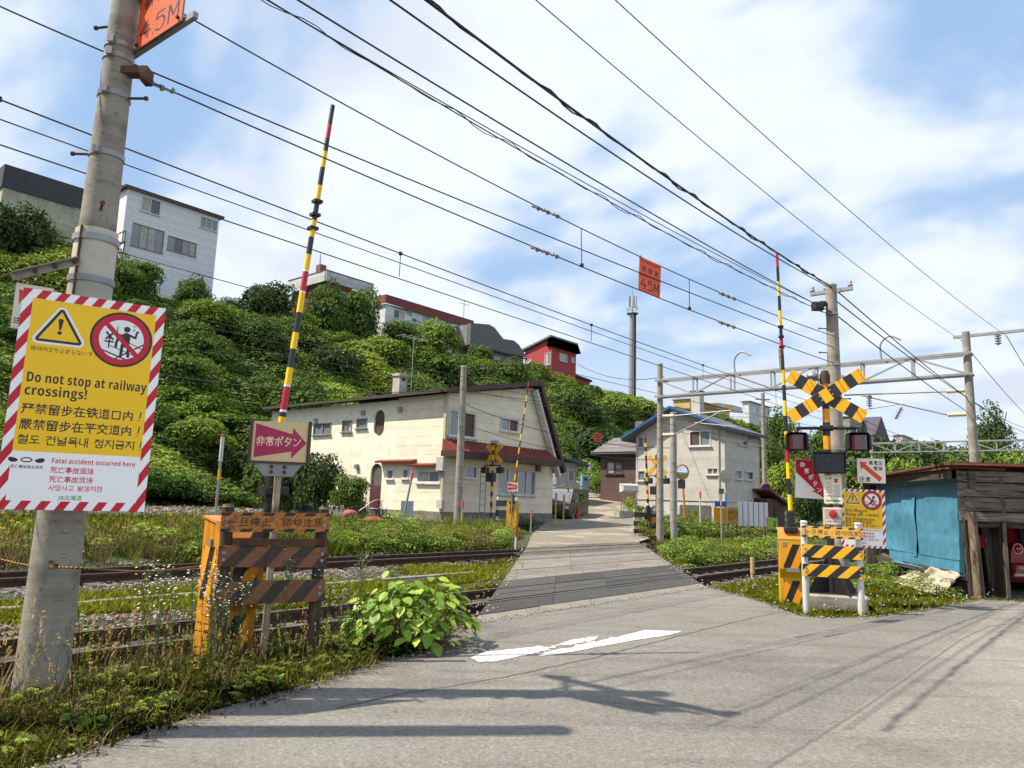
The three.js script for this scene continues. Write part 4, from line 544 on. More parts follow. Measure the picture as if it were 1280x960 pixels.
// ================================================================ railway and roadside objects
const hy = (px, py, D) => at(px, py, D).y;
function stripeTex(w, h, n, c1, c2, slant, seed, o = {}) {
  return canvasTex(w, h, (g) => {
    g.fillStyle = c1; g.fillRect(0, 0, w, h); const p = w / n; g.fillStyle = c2;
    for (let k = -3; k < n + 3; k++) { const x = (k + (o.phase ?? 0)) * p * 1; if (((k % 2) + 2) % 2) poly(g, [[x, 0], [x + p, 0], [x + p - slant * h, h], [x - slant * h, h]], c2); }
    if (o.draw) o.draw(g, w, h); if (o.wear) wear(g, w, h, o.wear, o.wearC ?? 'rgba(120,70,30,0.5)', seed, o.wearR ?? 6); wear(g, w, h, 90, 'rgba(60,40,20,0.25)', seed + 3, 3);
  });
}
const plateFace = (parent, name, w, h, tex, x, y, z, o = {}) => { const m = obj(name, rb(w, h, 0.025, 0, 0, 0, 0.004), o.back ?? M.galv, parent); const f = obj('painted_face', new THREE.PlaneGeometry(w - 0.004, h - 0.004), flat(tex, o.rough ?? 0.5), m, true); f.position.z = 0.0145; m.position.set(x, y, z); if (o.rz) m.rotation.z = o.rz; if (o.bolts) obj('bolt', o.bolts.map(([bx_, by]) => new THREE.CylinderGeometry(0.016, 0.018, 0.014, 8).rotateX(Math.PI / 2).translate(bx_, by, 0.02)), M.galv, m); return m; };

// ---------------------------------------------------------------- concrete poles
function concretePole(label, base, h, r0, r1, o = {}) {
  const t = thing('concrete_pole', label, 'utility pole', base, 0, o.group);
  obj('shaft', new THREE.CylinderGeometry(r1, r0, h + 0.6, 28, 8).translate(0, h / 2 - 0.3, 0), o.m ?? M.conc, t);
  obj('cap', lathe([[r1, h - 0.02], [r1 + 0.008, h], [r1 * 0.8, h + 0.03], [0, h + 0.05]], 20), M.conc, t);
  const rAt = (y) => mix(r0, r1, y / h);
  for (const y of o.bands ?? []) obj('steel_band', [new THREE.CylinderGeometry(rAt(y) + 0.006, rAt(y) + 0.006, 0.045, 28, 1, true).translate(0, y, 0), bx(0.05, 0.06, 0.05, 0, y, rAt(y) + 0.02)], M.galv, t);
  for (const [y, a] of o.steps ?? []) { const c = Math.cos(a), s = Math.sin(a), r = rAt(y) - 0.02; obj('step_bolt', [tube(V3(c * r, y, s * r), V3(c * (r + 0.17), y, s * (r + 0.17)), 0.011), tube(V3(c * (r + 0.165), y, s * (r + 0.165)), V3(c * (r + 0.185), y, s * (r + 0.185)), 0.019)], M.rust, t); }
  return t;
}
const LP = G(50, 862, 0.02); LP.y = -0.04;
const pole = concretePole('thick weathered concrete pole carrying the big yellow warning sign', LP, 6.6, 0.192, 0.095, { bands: [hy(120, 196, LP.z * -1) + 0.04, hy(130, 70, -LP.z), hy(132, 55, -LP.z), hy(125, 116, -LP.z), hy(150, -8, -LP.z)], steps: [[hy(90, 192, -LP.z) + 0.04, Math.PI], [hy(160, 118, -LP.z), 0.05], [hy(120, 262, -LP.z), 1.0], [hy(110, 65, -LP.z) + 0.3, Math.PI + 0.2]] });
{
  const D = -LP.z, y0 = hy(100, 395, D) + 0.04, y1 = hy(108, 290, D) + 0.04, rr0 = 0.192 - 0.097 * y0 / 6.6;
  const sl = obj('white_sleeve', new THREE.CylinderGeometry(rr0 + 0.005, rr0 + 0.014, y1 - y0, 28, 1, true).translate(0, (y0 + y1) / 2, 0), col(C(0.70, 0.66, 0.57), 0.6, grimeT), pole);
  for (const y of [y1 - 0.08, y0 + 0.28]) obj('sleeve_strap', new THREE.CylinderGeometry(rr0 + 0.022, rr0 + 0.022, 0.05, 28, 1, true).translate(0, y, 0), M.galv, sl);
  obj('sleeve_seam', bx(0.012, y1 - y0, 0.02, -0.03, (y0 + y1) / 2, rr0 + 0.014), M.rust, sl);
  const V = VD.clone().multiplyScalar(0.85), yT = 6.25;
  obj('crossarm', [bar(V3(V.x, yT, V.z), V3(-V.x, yT, -V.z), 0.09, 0.09), bar(V3(V.x * 0.7, yT - 0.05, V.z * 0.7), V3(0, yT - 0.7, 0), 0.04), bar(V3(-V.x * 0.7, yT - 0.05, -V.z * 0.7), V3(0, yT - 0.7, 0), 0.04)], M.galv, pole);
  for (const k of [-0.9, 0.9]) obj('insulator', lathe([[0, 0], [0.05, 0.01], [0.06, 0.06], [0.035, 0.08], [0.055, 0.12], [0.03, 0.18], [0, 0.19]], 10).translate(V.x * k, yT + 0.045, V.z * k), M.porcelain, pole);
  obj('rust_stain_bolt', [[0.08, 1.0], [0.12, 0.98]].map(([x, y]) => tube(V3(x, y, 0.19), V3(x, y, 0.215), 0.012)), M.rust, pole);
  // clamp that holds the span wires
  const cy = hy(160, 88, D); obj('wire_clamp', [bx(0.26, 0.06, 0.1, 0.16, cy, 0.04), bx(0.06, 0.12, 0.12, 0.27, cy - 0.03, 0.04)], M.rust, pole);
}
concretePole('grey concrete pole standing beside the wide signed pole, outside the road edge', V3(LP.x - 0.75, -0.05, LP.z + 1.05), 6.4, 0.15, 0.11, {});
// ---------------------------------------------------------------- the big multilingual warning sign
function warnSign(g, w, h, second) {
  const RED = '#c8102e', YEL = '#ffcc00', INK = '#24212a';
  g.fillStyle = '#fbfcfd'; g.fillRect(0, 0, w, h);
  g.save(); g.beginPath(); g.rect(0, 0, w, h); g.rect(w * 0.068, h * 0.042, w * 0.864, h * 0.918); g.clip('evenodd');
  for (let k = -30; k < 60; k++) poly(g, [[k * w * 0.126, 0], [k * w * 0.126 + w * 0.063, 0], [k * w * 0.126 + w * 0.063 - h * 0.6, h], [k * w * 0.126 - h * 0.6, h]], RED); g.restore();
  g.fillStyle = '#fbfcfd'; g.fillRect(w * 0.068, h * 0.042, w * 0.864, h * 0.918); g.fillStyle = YEL; g.fillRect(w * 0.068, h * 0.042, w * 0.864, h * (second ? 0.63 : 0.70));
  const tri = (s, fill, cx = w * 0.27, cy = h * 0.165) => poly(g, [[cx, cy - s * 1.0], [cx + s * 1.08, cy + s * 0.82], [cx - s * 1.08, cy + s * 0.82]], fill);
  g.lineJoin = 'round'; const ts = w * 0.125; g.strokeStyle = '#f4f5f7'; g.lineWidth = w * 0.075; g.beginPath(); g.moveTo(w * 0.27, h * 0.165 - ts); g.lineTo(w * 0.27 + ts * 1.08, h * 0.165 + ts * 0.82); g.lineTo(w * 0.27 - ts * 1.08, h * 0.165 + ts * 0.82); g.closePath(); g.stroke(); g.strokeStyle = INK; g.lineWidth = w * 0.04; g.stroke(); g.fillStyle = YEL; g.fill();
  g.fillStyle = INK; g.beginPath(); g.moveTo(w * 0.252, h * 0.128); g.quadraticCurveTo(w * 0.27, h * 0.118, w * 0.288, h * 0.128); g.lineTo(w * 0.277, h * 0.176); g.lineTo(w * 0.263, h * 0.176); g.fill(); g.beginPath(); g.arc(w * 0.27, h * 0.190, w * 0.015, 0, 7); g.fill();
  const cx = w * 0.70, cy = h * 0.185, R = w * 0.212;
  const disc = (r, f) => { g.fillStyle = f; g.beginPath(); g.arc(cx, cy, r, 0, 7); g.fill(); }; disc(R * 1.06, INK); disc(R * 0.98, RED); disc(R * 0.76, '#f4f5f7');
  g.save(); g.beginPath(); g.arc(cx, cy, R * 0.76, 0, 7); g.clip();
  const ln = (a, b, c, d, lw) => { g.strokeStyle = INK; g.lineWidth = lw * R; g.lineCap = 'round'; g.beginPath(); g.moveTo(cx + a * R, cy + b * R); g.lineTo(cx + c * R, cy + d * R); g.stroke(); };
  if (second) { ln(0.1, -0.1, -0.1, 0.25, 0.22); ln(0.1, -0.05, 0.5, 0.1, 0.1); ln(-0.1, 0.25, -0.45, 0.5, 0.12); ln(-0.1, 0.25, 0.25, 0.55, 0.12); g.fillStyle = INK; g.beginPath(); g.arc(cx + 0.2 * R, cy - 0.35 * R, 0.15 * R, 0, 7); g.fill(); ln(-0.7, 0.4, 0.2, 0.75, 0.05); ln(-0.75, 0.15, 0.6, 0.7, 0.05); }
  else {
    ln(-0.75, 0.42, 0.25, 0.76, 0.05); ln(-0.35, 0.28, 0.65, 0.62, 0.03); ln(0.76, 0.1, -0.15, 0.75, 0.05); ln(0.3, 0.1, 0.76, 0.3, 0.03);
    ln(-0.52, -0.22, -0.3, 0.02, 0.07); ln(-0.3, -0.22, -0.52, 0.02, 0.07); ln(-0.41, -0.12, -0.41, 0.35, 0.05); ln(-0.55, 0.12, -0.28, 0.12, 0.06); ln(-0.17, -0.5, -0.17, 0.2, 0.03); ln(-0.17, 0.12, -0.17, 0.3, 0.09);
    g.fillStyle = INK; g.beginPath(); g.arc(cx + 0.15 * R, cy - 0.42 * R, 0.11 * R, 0, 7); g.fill(); ln(0.15, -0.15, 0.14, 0.15, 0.28); ln(0.04, 0.2, 0.02, 0.62, 0.10); ln(0.24, 0.2, 0.27, 0.62, 0.10); ln(-0.02, -0.18, -0.16, 0.1, 0.08); ln(0.28, -0.2, 0.46, -0.12, 0.08); ln(0.46, -0.12, 0.50, -0.36, 0.07); for (let k = 0; k < 5; k++) ln(0.5 + 0.1 * Math.cos(k * 1.25), -0.5 + 0.1 * Math.sin(k * 1.25), 0.5 + 0.17 * Math.cos(k * 1.25), -0.5 + 0.17 * Math.sin(k * 1.25), 0.03);
  }
  g.restore(); g.strokeStyle = RED; g.lineWidth = R * 0.17; g.beginPath(); g.moveTo(cx - R * 0.6, cy - R * 0.6); g.lineTo(cx + R * 0.6, cy + R * 0.6); g.stroke();
  if (!second) {
    T(g, '踏切内立ち止まらないで！', w * 0.095, h * 0.262, w * 0.036, INK, 9, 1.05);
    g.fillStyle = INK; g.font = 'bold ' + w * 0.104 + 'px sans-serif'; g.fillText('Do not stop at railway', w * 0.09, h * 0.428, w * 0.83); g.fillText('crossings!', w * 0.09, h * 0.488, w * 0.42);
    T(g, '严禁留步在铁道口内！', w * 0.09, h * 0.525, w * 0.080, INK, 11, 1.06); T(g, '嚴禁留步在平交道内！', w * 0.09, h * 0.597, w * 0.080, INK, 11, 1.06); T(g, '철도 건널목내 정지금지！', w * 0.09, h * 0.668, w * 0.0715, INK, 11, 1.02);
    // wings and halo
    g.strokeStyle = INK; g.lineWidth = w * 0.008; g.beginPath(); g.ellipse(w * 0.165, h * 0.780, w * 0.034, h * 0.009, 0, 0, 7); g.stroke();
    for (const s of [-1, 1]) { g.fillStyle = INK; g.beginPath(); const ox = w * 0.165 + s * w * 0.052; g.moveTo(ox, h * 0.782); g.quadraticCurveTo(ox + s * w * 0.03, h * 0.766, ox + s * w * 0.062, h * 0.772); g.quadraticCurveTo(ox + s * w * 0.07, h * 0.79, ox + s * w * 0.03, h * 0.792); g.quadraticCurveTo(ox + s * w * 0.01, h * 0.792, ox, h * 0.782); g.fill(); }
    T(g, '死亡事故発生現場', w * 0.07, h * 0.804, w * 0.025, INK, 9, 1.02);
    g.fillStyle = RED; g.font = 'bold ' + w * 0.052 + 'px sans-serif'; g.fillText('Fatal accident occurred here', w * 0.325, h * 0.790, w * 0.575);
    T(g, '死亡事故现场', w * 0.325, h * 0.806, w * 0.047, RED, 10, 1.03); T(g, '死亡事故現場', w * 0.325, h * 0.848, w * 0.047, RED, 10, 1.03); T(g, '사망사고 발생지점', w * 0.325, h * 0.888, w * 0.042, RED, 10, 1.03);
    g.fillStyle = '#1b9a48'; T(g, 'JR北海道', w * 0.40, h * 0.932, w * 0.038, '#1b9a48', 10, 1.05);
  } else {
    g.fillStyle = INK; g.font = 'bold ' + w * 0.10 + 'px sans-serif'; g.fillText("It's illegal!", w * 0.1, h * 0.40, w * 0.5); g.fillText('Keep off tracks!', w * 0.1, h * 0.465, w * 0.78);
    T(g, '危険！严禁留步铁道内', w * 0.1, h * 0.495, w * 0.065, INK, 11, 1.06); T(g, '危険！嚴禁留步道内！', w * 0.1, h * 0.545, w * 0.065, INK, 11, 1.06); T(g, '철도 건널목내 정지금지！', w * 0.1, h * 0.60, w * 0.062, INK, 11, 1.04);
    g.fillStyle = RED; g.font = 'bold ' + w * 0.05 + 'px sans-serif'; g.fillText('Fatal accident occurred here', w * 0.36, h * 0.71, w * 0.54); T(g, '死亡事故现场', w * 0.36, h * 0.73, w * 0.06, RED, 10, 1.06); T(g, '死亡事故現場', w * 0.36, h * 0.785, w * 0.06, RED, 10, 1.06); T(g, '사망사고 발생지점', w * 0.36, h * 0.84, w * 0.055, RED, 10, 1.03); T(g, 'JR北海道', w * 0.36, h * 0.90, w * 0.05, '#1b9a48', 10, 1.05);
  }
}
{
  const D = -LP.z, a = at(10, 500, D - 0.62), b = at(194, 512, D - 0.12), c = a.clone().lerp(b, 0.5), dir = b.clone().sub(a).setY(0), w = dir.length(), yT = (hy(20, 357, D - 0.62) + hy(204, 387, D - 0.12)) / 2, yB = (hy(-2, 637, D - 0.62) + hy(184, 640, D - 0.12)) / 2, h = yT - yB;
  const t = thing('warning_sign', 'large yellow multilingual warning sign with red striped border on concrete pole', 'sign', V3(c.x, (yT + yB) / 2, c.z), Math.atan2(-dir.z, dir.x));
  panel(t, w, h, canvasTex(900, Math.round(900 * h / w), (g, W, H) => warnSign(g, W, H, false)), { back: M.galv, rough: 0.35 });
  obj('bracket', [bx(w * 0.9, 0.05, 0.04, 0, h * 0.3, -0.035), bx(w * 0.9, 0.05, 0.04, 0, -h * 0.3, -0.035), bx(0.06, 0.05, 0.2, 0.05, h * 0.3, -0.14), bx(0.06, 0.05, 0.2, 0.05, -h * 0.3, -0.14)], M.galv, t);
}
const ARROW = '#e2482c';
function hvTex(W, H) { return canvasTex(W, H, (g, w, h) => { g.fillStyle = '#efe9da'; g.fillRect(0, 0, w, h); g.strokeStyle = '#a89c86'; g.lineWidth = 4; g.strokeRect(2, 2, w - 4, h - 4); const u = w / 100, v = h / 100; poly(g, [[10 * u, 14 * v], [36 * u, 16 * v], [30 * u, 24 * v], [88 * u, 78 * v], [78 * u, 94 * v], [20 * u, 38 * v], [14 * u, 48 * v]], ARROW); T(g, '高電圧', 42 * u, 10 * v, 15 * u, '#222', 12, 1.15); T(g, '電線', 58 * u, 32 * v, 15 * u, '#222', 12, 1.15); T(g, '注意', 6 * u, 74 * v, 19 * u, '#222', 12, 1.15); wear(g, w, h, 60, 'rgba(120,90,60,0.3)', 8, 4); }); }
{ // second board half hidden behind the big one, hung from an angle arm
  const D = -LP.z, p = at(40, 388, D - 0.2), q = at(97, 327, D - 0.17);
  const t = thing('high_voltage_sign', 'cream board with red arrow hung from an angle arm behind the big sign', 'sign', p, 0.62);
  panel(t, 0.25, 0.36, hvTex(300, 400), { y: 0.02 }); t.userData.label = 'cream board with red arrow hung from an angle arm behind the big sign';
  const A0 = at(14, 346, D - 0.35), B0 = q; const m = new THREE.Matrix4().makeRotationY(-0.62), L = (v) => v.clone().sub(p).applyMatrix4(m);
  obj('angle_arm', [bar(L(A0), L(B0), 0.012, 0.06), bar(L(A0).add(V3(0, 0.03, 0.02)), L(B0).add(V3(0, 0.03, 0.02)), 0.05, 0.01)], col(C(0.40, 0.37, 0.30), 0.6, streakT), t);
  obj('bolt', [0.35, 0.65, 0.95].map((f) => { const c = L(A0).lerp(L(B0), f); return new THREE.CylinderGeometry(0.016, 0.016, 0.05, 8).rotateX(Math.PI / 2).translate(c.x, c.y, c.z); }), M.rust, t);
}
function limitTex(seed) { return canvasTex(420, 520, (g, w, h) => { g.fillStyle = '#f0561c'; g.fillRect(0, 0, w, h); T(g, '危険高電圧電線', w * 0.06, h * 0.05, w * 0.105, '#2a1a16', 13, 1.22); T(g, '制限高', w * 0.11, h * 0.235, w * 0.205, '#2a1a16', 12, 1.42, 1.05); g.fillStyle = '#2a1a16'; g.lineWidth = w * 0.045; g.strokeStyle = '#2a1a16'; g.lineCap = 'butt'; g.lineJoin = 'miter';
  const s = (pts) => { g.beginPath(); pts.forEach((p, i) => (i ? g.lineTo(p[0] * w, p[1] * h) : g.moveTo(p[0] * w, p[1] * h))); g.stroke(); };
  s([[0.24, 0.60], [0.09, 0.80], [0.33, 0.80]]); s([[0.26, 0.68], [0.26, 0.92]]); g.fillRect(w * 0.36, h * 0.885, w * 0.035, h * 0.035); s([[0.62, 0.615], [0.45, 0.615], [0.44, 0.73]]); g.beginPath(); g.ellipse(w * 0.52, h * 0.80, w * 0.10, h * 0.105, 0, -2.3, 2.5); g.stroke(); s([[0.71, 0.92], [0.71, 0.61], [0.81, 0.82], [0.91, 0.61], [0.91, 0.92]]);
  wear(g, w, h, 120, 'rgba(120,50,20,0.35)', seed, 4); }); }
{ // height limit plate at the top of the near pole
  const D = -LP.z, a = at(172, 40, D - 0.02), b = at(228, 18, D - 0.45), c = a.clone().lerp(b, 0.5), w = Math.hypot(b.x - a.x, b.z - a.z), yb = hy(172, 68, D), h = 0.56;
  const t = thing('height_limit_sign', 'orange height limit plate fixed near the top of the signed concrete pole', 'sign', V3(c.x, yb + h / 2 + 0.02, c.z), Math.atan2(-(b.z - a.z), b.x - a.x));
  panel(t, w, h, limitTex(2), { rough: 0.5 });
  for (const y of [-h / 2 + 0.02, h / 2 - 0.06]) obj('bracket', bx(w + 0.3, 0.05, 0.04, -0.02, y, -0.04), M.galv, t);
  for (const [x, y] of [[w / 2 - 0.05, -h / 2 + 0.04], [-w / 2 + 0.04, -h / 2 + 0.03]]) obj('bolt', new THREE.CylinderGeometry(0.015, 0.015, 0.03, 8).rotateX(Math.PI / 2).translate(x, y, 0.01), M.rust, t);
}
// ---------------------------------------------------------------- barrier machines with raised arms
function armTex(list) { return canvasTex(64, 1024, (g, w, h) => { let y = h; const C_ = { y: '#f0c400', k: '#20232b', r: '#b3152f', w: '#e8e6e0' }; for (const [c, n] of list) { g.fillStyle = C_[c]; g.fillRect(0, y - n * h, w, n * h + 1); y -= n * h; } wear(g, w, h, 120, 'rgba(60,50,40,0.25)', 4, 3); }); }
function alt(n, extra) { const o = []; for (let k = 0; k < n; k++) o.push([extra[k] ?? (k % 2 ? 'k' : 'y'), 1 / n]); return o; }
const armA = [['y', 0.10], ['k', 0.012], ['w', 0.006], ['r', 0.06], ['w', 0.006], ['y', 0.045], ['k', 0.05], ['y', 0.045], ['k', 0.055], ['y', 0.055], ['w', 0.005], ['r', 0.055], ['w', 0.005], ['y', 0.045], ['k', 0.05], ['y', 0.05], ['k', 0.055], ['y', 0.05], ['k', 0.055], ['y', 0.05], ['k', 0.04], ['r', 0.045], ['k', 0.04]];
const armTexA = armTex(armA), armTexB = armTex(alt(17, { 3: 'r', 10: 'r', 16: 'r' }));
const chevTex = stripeTex(256, 512, 2.4, '#e8950c', '#1c1c20', 0.28, 4, { wear: 20, phase: 0.2 });
function barrierMachine(label, base, turn, s, arm, tex, o = {}) {
  const t = thing('barrier_machine', label, 'crossing barrier', base, turn, o.group), m = o.m ?? M.yellow;
  const W = 0.44 * s, prof = [[-0.2, -0.1], [0.13, -0.1], [0.13, 0.46], [0.22, 0.62], [0.22, 1.12], [0.1, 1.26], [-0.2, 1.3]].map(([z, y]) => [z * s, y * s]);
  obj('cabinet', ext(prof.map(([z, y]) => [-z, y]), W - 0.02, 0.01).translate(0, 0, -W / 2 + 0.01).rotateY(Math.PI / 2), m, t);
  obj('lid', ext([[-0.215, 1.315], [0.1, 1.27], [0.232, 1.12], [0.235, 1.14], [0.106, 1.29], [-0.215, 1.335]].map(([z, y]) => [-z * s, y * s]), W + 0.03).translate(0, 0, -W / 2 - 0.015).rotateY(Math.PI / 2), col(C(0.80, 0.30, 0.05), 0.4), t);
  const ch = (x, y, z, w, h, ry) => { const f = obj('warning_stripe', new THREE.PlaneGeometry(w, h), flat(chevTex, 0.5), t, true); f.position.set(x, y, z); f.rotation.y = ry; };
  ch(0, 0.84 * s, 0.233 * s + 0.003, W * 0.7, 0.42 * s, 0); ch(0, 0.2 * s, 0.14 * s + 0.005, W * 0.7, 0.42 * s, 0); ch(-W / 2 - 0.004, 0.8 * s, 0.0, 0.3 * s, 0.5 * s, -Math.PI / 2); ch(W / 2 + 0.004, 0.8 * s, 0.0, 0.3 * s, 0.5 * s, Math.PI / 2);
  obj('latch', [bx(0.05, 0.07, 0.02, -W * 0.3, 1.05 * s, 0.232 * s), bx(W * 0.5, 0.07 * s, 0.08 * s, 0, 0.6 * s, 0.2 * s), bx(0.02, 0.08, 0.05, -W / 2 - 0.012, 1.08 * s, 0.02)], M.galv, t);
  const inv = new THREE.Matrix4().makeRotationY(-turn), Lc = (p) => p.clone().sub(base).applyMatrix4(inv), a = Lc(arm[0]), b = Lc(arm[1]), d = b.clone().sub(a).normalize();
  obj('arm_pivot', [tube(a.clone().addScaledVector(d, -0.75 * s), a.clone().addScaledVector(d, 0.05), 0.035 * s), rb(0.13 * s, 0.3 * s, 0.12 * s, a.x, a.y - 0.16 * s, a.z, 0.02), rb(0.24 * s, 0.09 * s, 0.2 * s, a.x, a.y - 0.34 * s, a.z, 0.015), bar(a.clone().addScaledVector(d, -0.7 * s), V3(0, 0.7 * s, 0.1 * s), 0.09 * s, 0.12 * s), rb(0.12 * s, 0.2 * s, 0.1 * s, a.x + 0.02, a.y - 0.62 * s, a.z, 0.02)], M.black, t);
  const A = obj('barrier_arm', tube(a, b, 0.036, 0.024, 14), flat(tex, 0.4), t, true);
  for (const f of [0.62, 0.66, 0.7]) { const c = a.clone().lerp(b, f); obj('arm_clip', bx(0.09, 0.03, 0.09, c.x, c.y, c.z), M.black, A); }
  return t;
}
const MLb = G(280, 815); MLb.y = -0.06;
barrierMachine('orange barrier machine with raised arm behind the rusty striped fence', MLb, RAILROT - 0.12, 1.0, [at(345, 570, -MLb.z - 0.12), at(416, 132, -MLb.z + 0.25)], armTexA, { m: M.orange });
const MRb = G(991, 752); MRb.y = -0.03;
barrierMachine('yellow barrier machine with raised arm beside the white posted fence', MRb, -0.28, 0.93, [at(988, 638, -MRb.z - 0.1), at(971, 316, -MRb.z)], armTexB, {});
{ // plate hanging on the right arm
  const p = at(977, 450, -MRb.z - 0.05), t = thing('arm_notice', 'narrow cream strip notice tied to the upper part of barrier arm', 'notice', p, 0.4);
  panel(t, 0.1, 0.4, canvasTex(96, 384, (g, w, h) => { g.fillStyle = '#d8cba0'; g.fillRect(0, 0, w, h); T(g, '高', 18, 20, 60, '#3a2c20', 12); T(g, '圧', 18, 110, 60, '#3a2c20', 12); T(g, '注', 18, 200, 60, '#3a2c20', 12); T(g, '意', 18, 290, 60, '#3a2c20', 12); }), { rz: 0.05 });
}
// ---------------------------------------------------------------- striped three board fences
const textBoard = (bg, ink, seed, rust) => canvasTex(1024, 224, (g, w, h) => { g.fillStyle = bg; g.fillRect(0, 0, w, h); for (let k = -1; k < 8; k++) for (const y of [0, h - 38]) poly(g, [[k * 200, y], [k * 200 + 100, y], [k * 200 + 70, y + 38], [k * 200 - 30, y + 38]], ink); T(g, '一旦停止・踏切注意', 62, 62, 92, ink, 10.5, 1.09, 1.06); if (rust) { wear(g, w, h, 900, 'rgba(92,48,24,0.22)', seed, 22); wear(g, w, h, 500, 'rgba(60,30,18,0.3)', seed + 9, 8); } wear(g, w, h, 140, 'rgba(90,60,30,0.3)', seed + 1, 4); });
function boardFence(label, pl, pr, o) {
  const d = pr.clone().sub(pl), W = Math.hypot(d.x, d.z), turn = Math.atan2(-d.z, d.x), c = pl.clone().lerp(pr, 0.5), t = thing('board_fence', label, 'fence', c, turn, o.group);
  for (const s of [-1, 1]) { const p = obj('post', o.square ? [tube(V3(s * W / 2 + (s < 0 ? 0.02 : -0.01), -0.2, 0), V3(s * W / 2 + s * 0.015, o.top, 0), 0.062, 0.056, 9)] : tube(V3(s * W / 2, -0.2, 0), V3(s * W / 2, o.top, 0), o.r ?? 0.055, o.r ?? 0.055, 14), o.post, t); if (o.cap) obj('post_cap', tube(V3(s * W / 2, o.top, 0), V3(s * W / 2, o.top + 0.03, 0), 0.06, 0.045, 14), o.cap, p); else obj('post_end', tube(V3(s * W / 2 + s * 0.015, o.top, 0), V3(s * W / 2 + s * 0.015, o.top + 0.025, 0), 0.056, 0.045, 9), M.woodTan, p); }
  o.boards.forEach(([y, h, tex, rz], i) => { const bw = W + (o.over ?? 0.12); plateFace(t, 'board', bw, h, tex, (o.dx ?? 0), y, (o.r ?? 0.058) + 0.02, { back: o.back, rz: rz ?? 0, rough: 0.6, bolts: [[-bw / 2 + 0.05, 0.03], [-bw / 2 + 0.05, -0.03], [bw / 2 - 0.05, 0.03], [bw / 2 - 0.05, -0.03]] }); });
  return t;
}
const rustBoard = (seed, ph) => stripeTex(1024, 240, 7.2, '#84583c', '#302e30', 0.75, seed, { phase: ph, wear: 1400, wearC: 'rgba(110,60,34,0.22)', wearR: 20 });
{
  const pl = G(270, 826), pr = G(389, 820); pl.y = pr.y = -0.04; const D = 6.95, yy = (a, b) => [(hy(343, a, D) + hy(343, b, D)) / 2 + 0.04, hy(343, a, D) - hy(343, b, D)];
  const f = boardFence('rusty brown striped warning fence on two weathered wooden posts', pl, pr, { square: 1, top: hy(395, 640, D) + 0.06, post: M.woodPost, over: 0.14, back: M.rust, boards: [[...yy(641, 666), textBoard('#bb7a34', '#2a2018', 5, true), 0.012], [...yy(684, 711), rustBoard(11, 0.4), -0.01], [...yy(728, 757), rustBoard(17, 0.9), 0.02]] });
  obj('top_rail', bx(0.8, 0.06, 0.04, 0.06, hy(343, 680, D) + 0.05, 0.09, 0, 0, 0.01), M.rust, f);
}
const yStripe = (seed, ph) => stripeTex(1024, 270, 6, '#f6b810', '#26262a', 0.85, seed, { phase: ph, wear: 60 });
{
  const pl = G(1008, 763), pr = G(1077, 767); pl.y = pr.y = -0.03; const D = 11.7, yy = (a, b) => [(hy(1040, a, D) + hy(1040, b, D)) / 2 + 0.03, hy(1040, a, D) - hy(1040, b, D)];
  boardFence('bright yellow and black striped warning fence on two white posts', pl, pr, { top: hy(1006, 653, D) + 0.03, post: M.white, cap: M.white, r: 0.05, over: 0.1, boards: [[...yy(658.5, 672.5), textBoard('#e8b24a', '#2a2622', 6), -0.012], [...yy(681.5, 697.5), yStripe(21, 0.2), -0.012], [...yy(705.5, 721), yStripe(22, 0.7), -0.012]] });
}
// ---------------------------------------------------------------- emergency button arrow sign on its own post, left
function arrowTex(dir) { return canvasTex(640, 430, (g, w, h) => { g.fillStyle = '#dcc493'; g.fillRect(0, 0, w, h); poly(g, [[w * 0.05, h * 0.06], [w * 0.72, h * 0.30], [w * 0.72, h * 0.13], [w * 0.985, h * 0.52], [w * 0.72, h * 0.92], [w * 0.72, h * 0.74], [w * 0.05, h * 0.92]], '#b02458'); T(g, '非常ボタン', w * 0.075, h * 0.375, h * 0.235, '#f0dcb0', 11, 1.04, 1.05); wear(g, w, h, 90, 'rgba(110,80,50,0.3)', 12, 4); }); }
{
  const b = G(329, 824); b.y = -0.05; const D = -b.z, t = thing('emergency_arrow_sign', 'cream sign with magenta arrow on slim peeling post above the rusty fence', 'sign', b, 0.18), y0 = hy(343, 577, D) + 0.05, y1 = hy(343, 528, D) + 0.05, w = 0.51;
  panel(t, w, y1 - y0, arrowTex(), { y: (y0 + y1) / 2, z: 0.06, back: M.rust });
  obj('frame', [bx(0.03, y1 - y0 + 0.03, 0.07, -w / 2 - 0.012, (y0 + y1) / 2, 0.04), bx(0.03, y1 - y0 + 0.03, 0.07, w / 2 + 0.012, (y0 + y1) / 2, 0.04), bx(w + 0.03, 0.02, 0.05, 0, y0 - 0.012, 0.045)], col(C(0.13, 0.08, 0.06)), t);
  obj('post', tube(V3(0, -0.2, 0), V3(0, y0 + 0.2, 0), 0.034, 0.032, 12), mat(C(0.52, 0.46, 0.36), 0.7, { map: rustT }), t);
  const g = ext([[-0.24, y0], [0.24, y0], [0.13, y0 - 0.14], [-0.13, y0 - 0.14]], 0.012).translate(0, 0, 0.038); obj('gusset_plate', g, M.galv, t); obj('bolt', [[-0.06, -0.05], [0.06, -0.05], [-0.06, -0.1], [0.06, -0.1]].map(([x, y]) => new THREE.CylinderGeometry(0.018, 0.018, 0.02, 6).rotateX(Math.PI / 2).translate(x, y0 + y, 0.055)), M.rust, t);
}
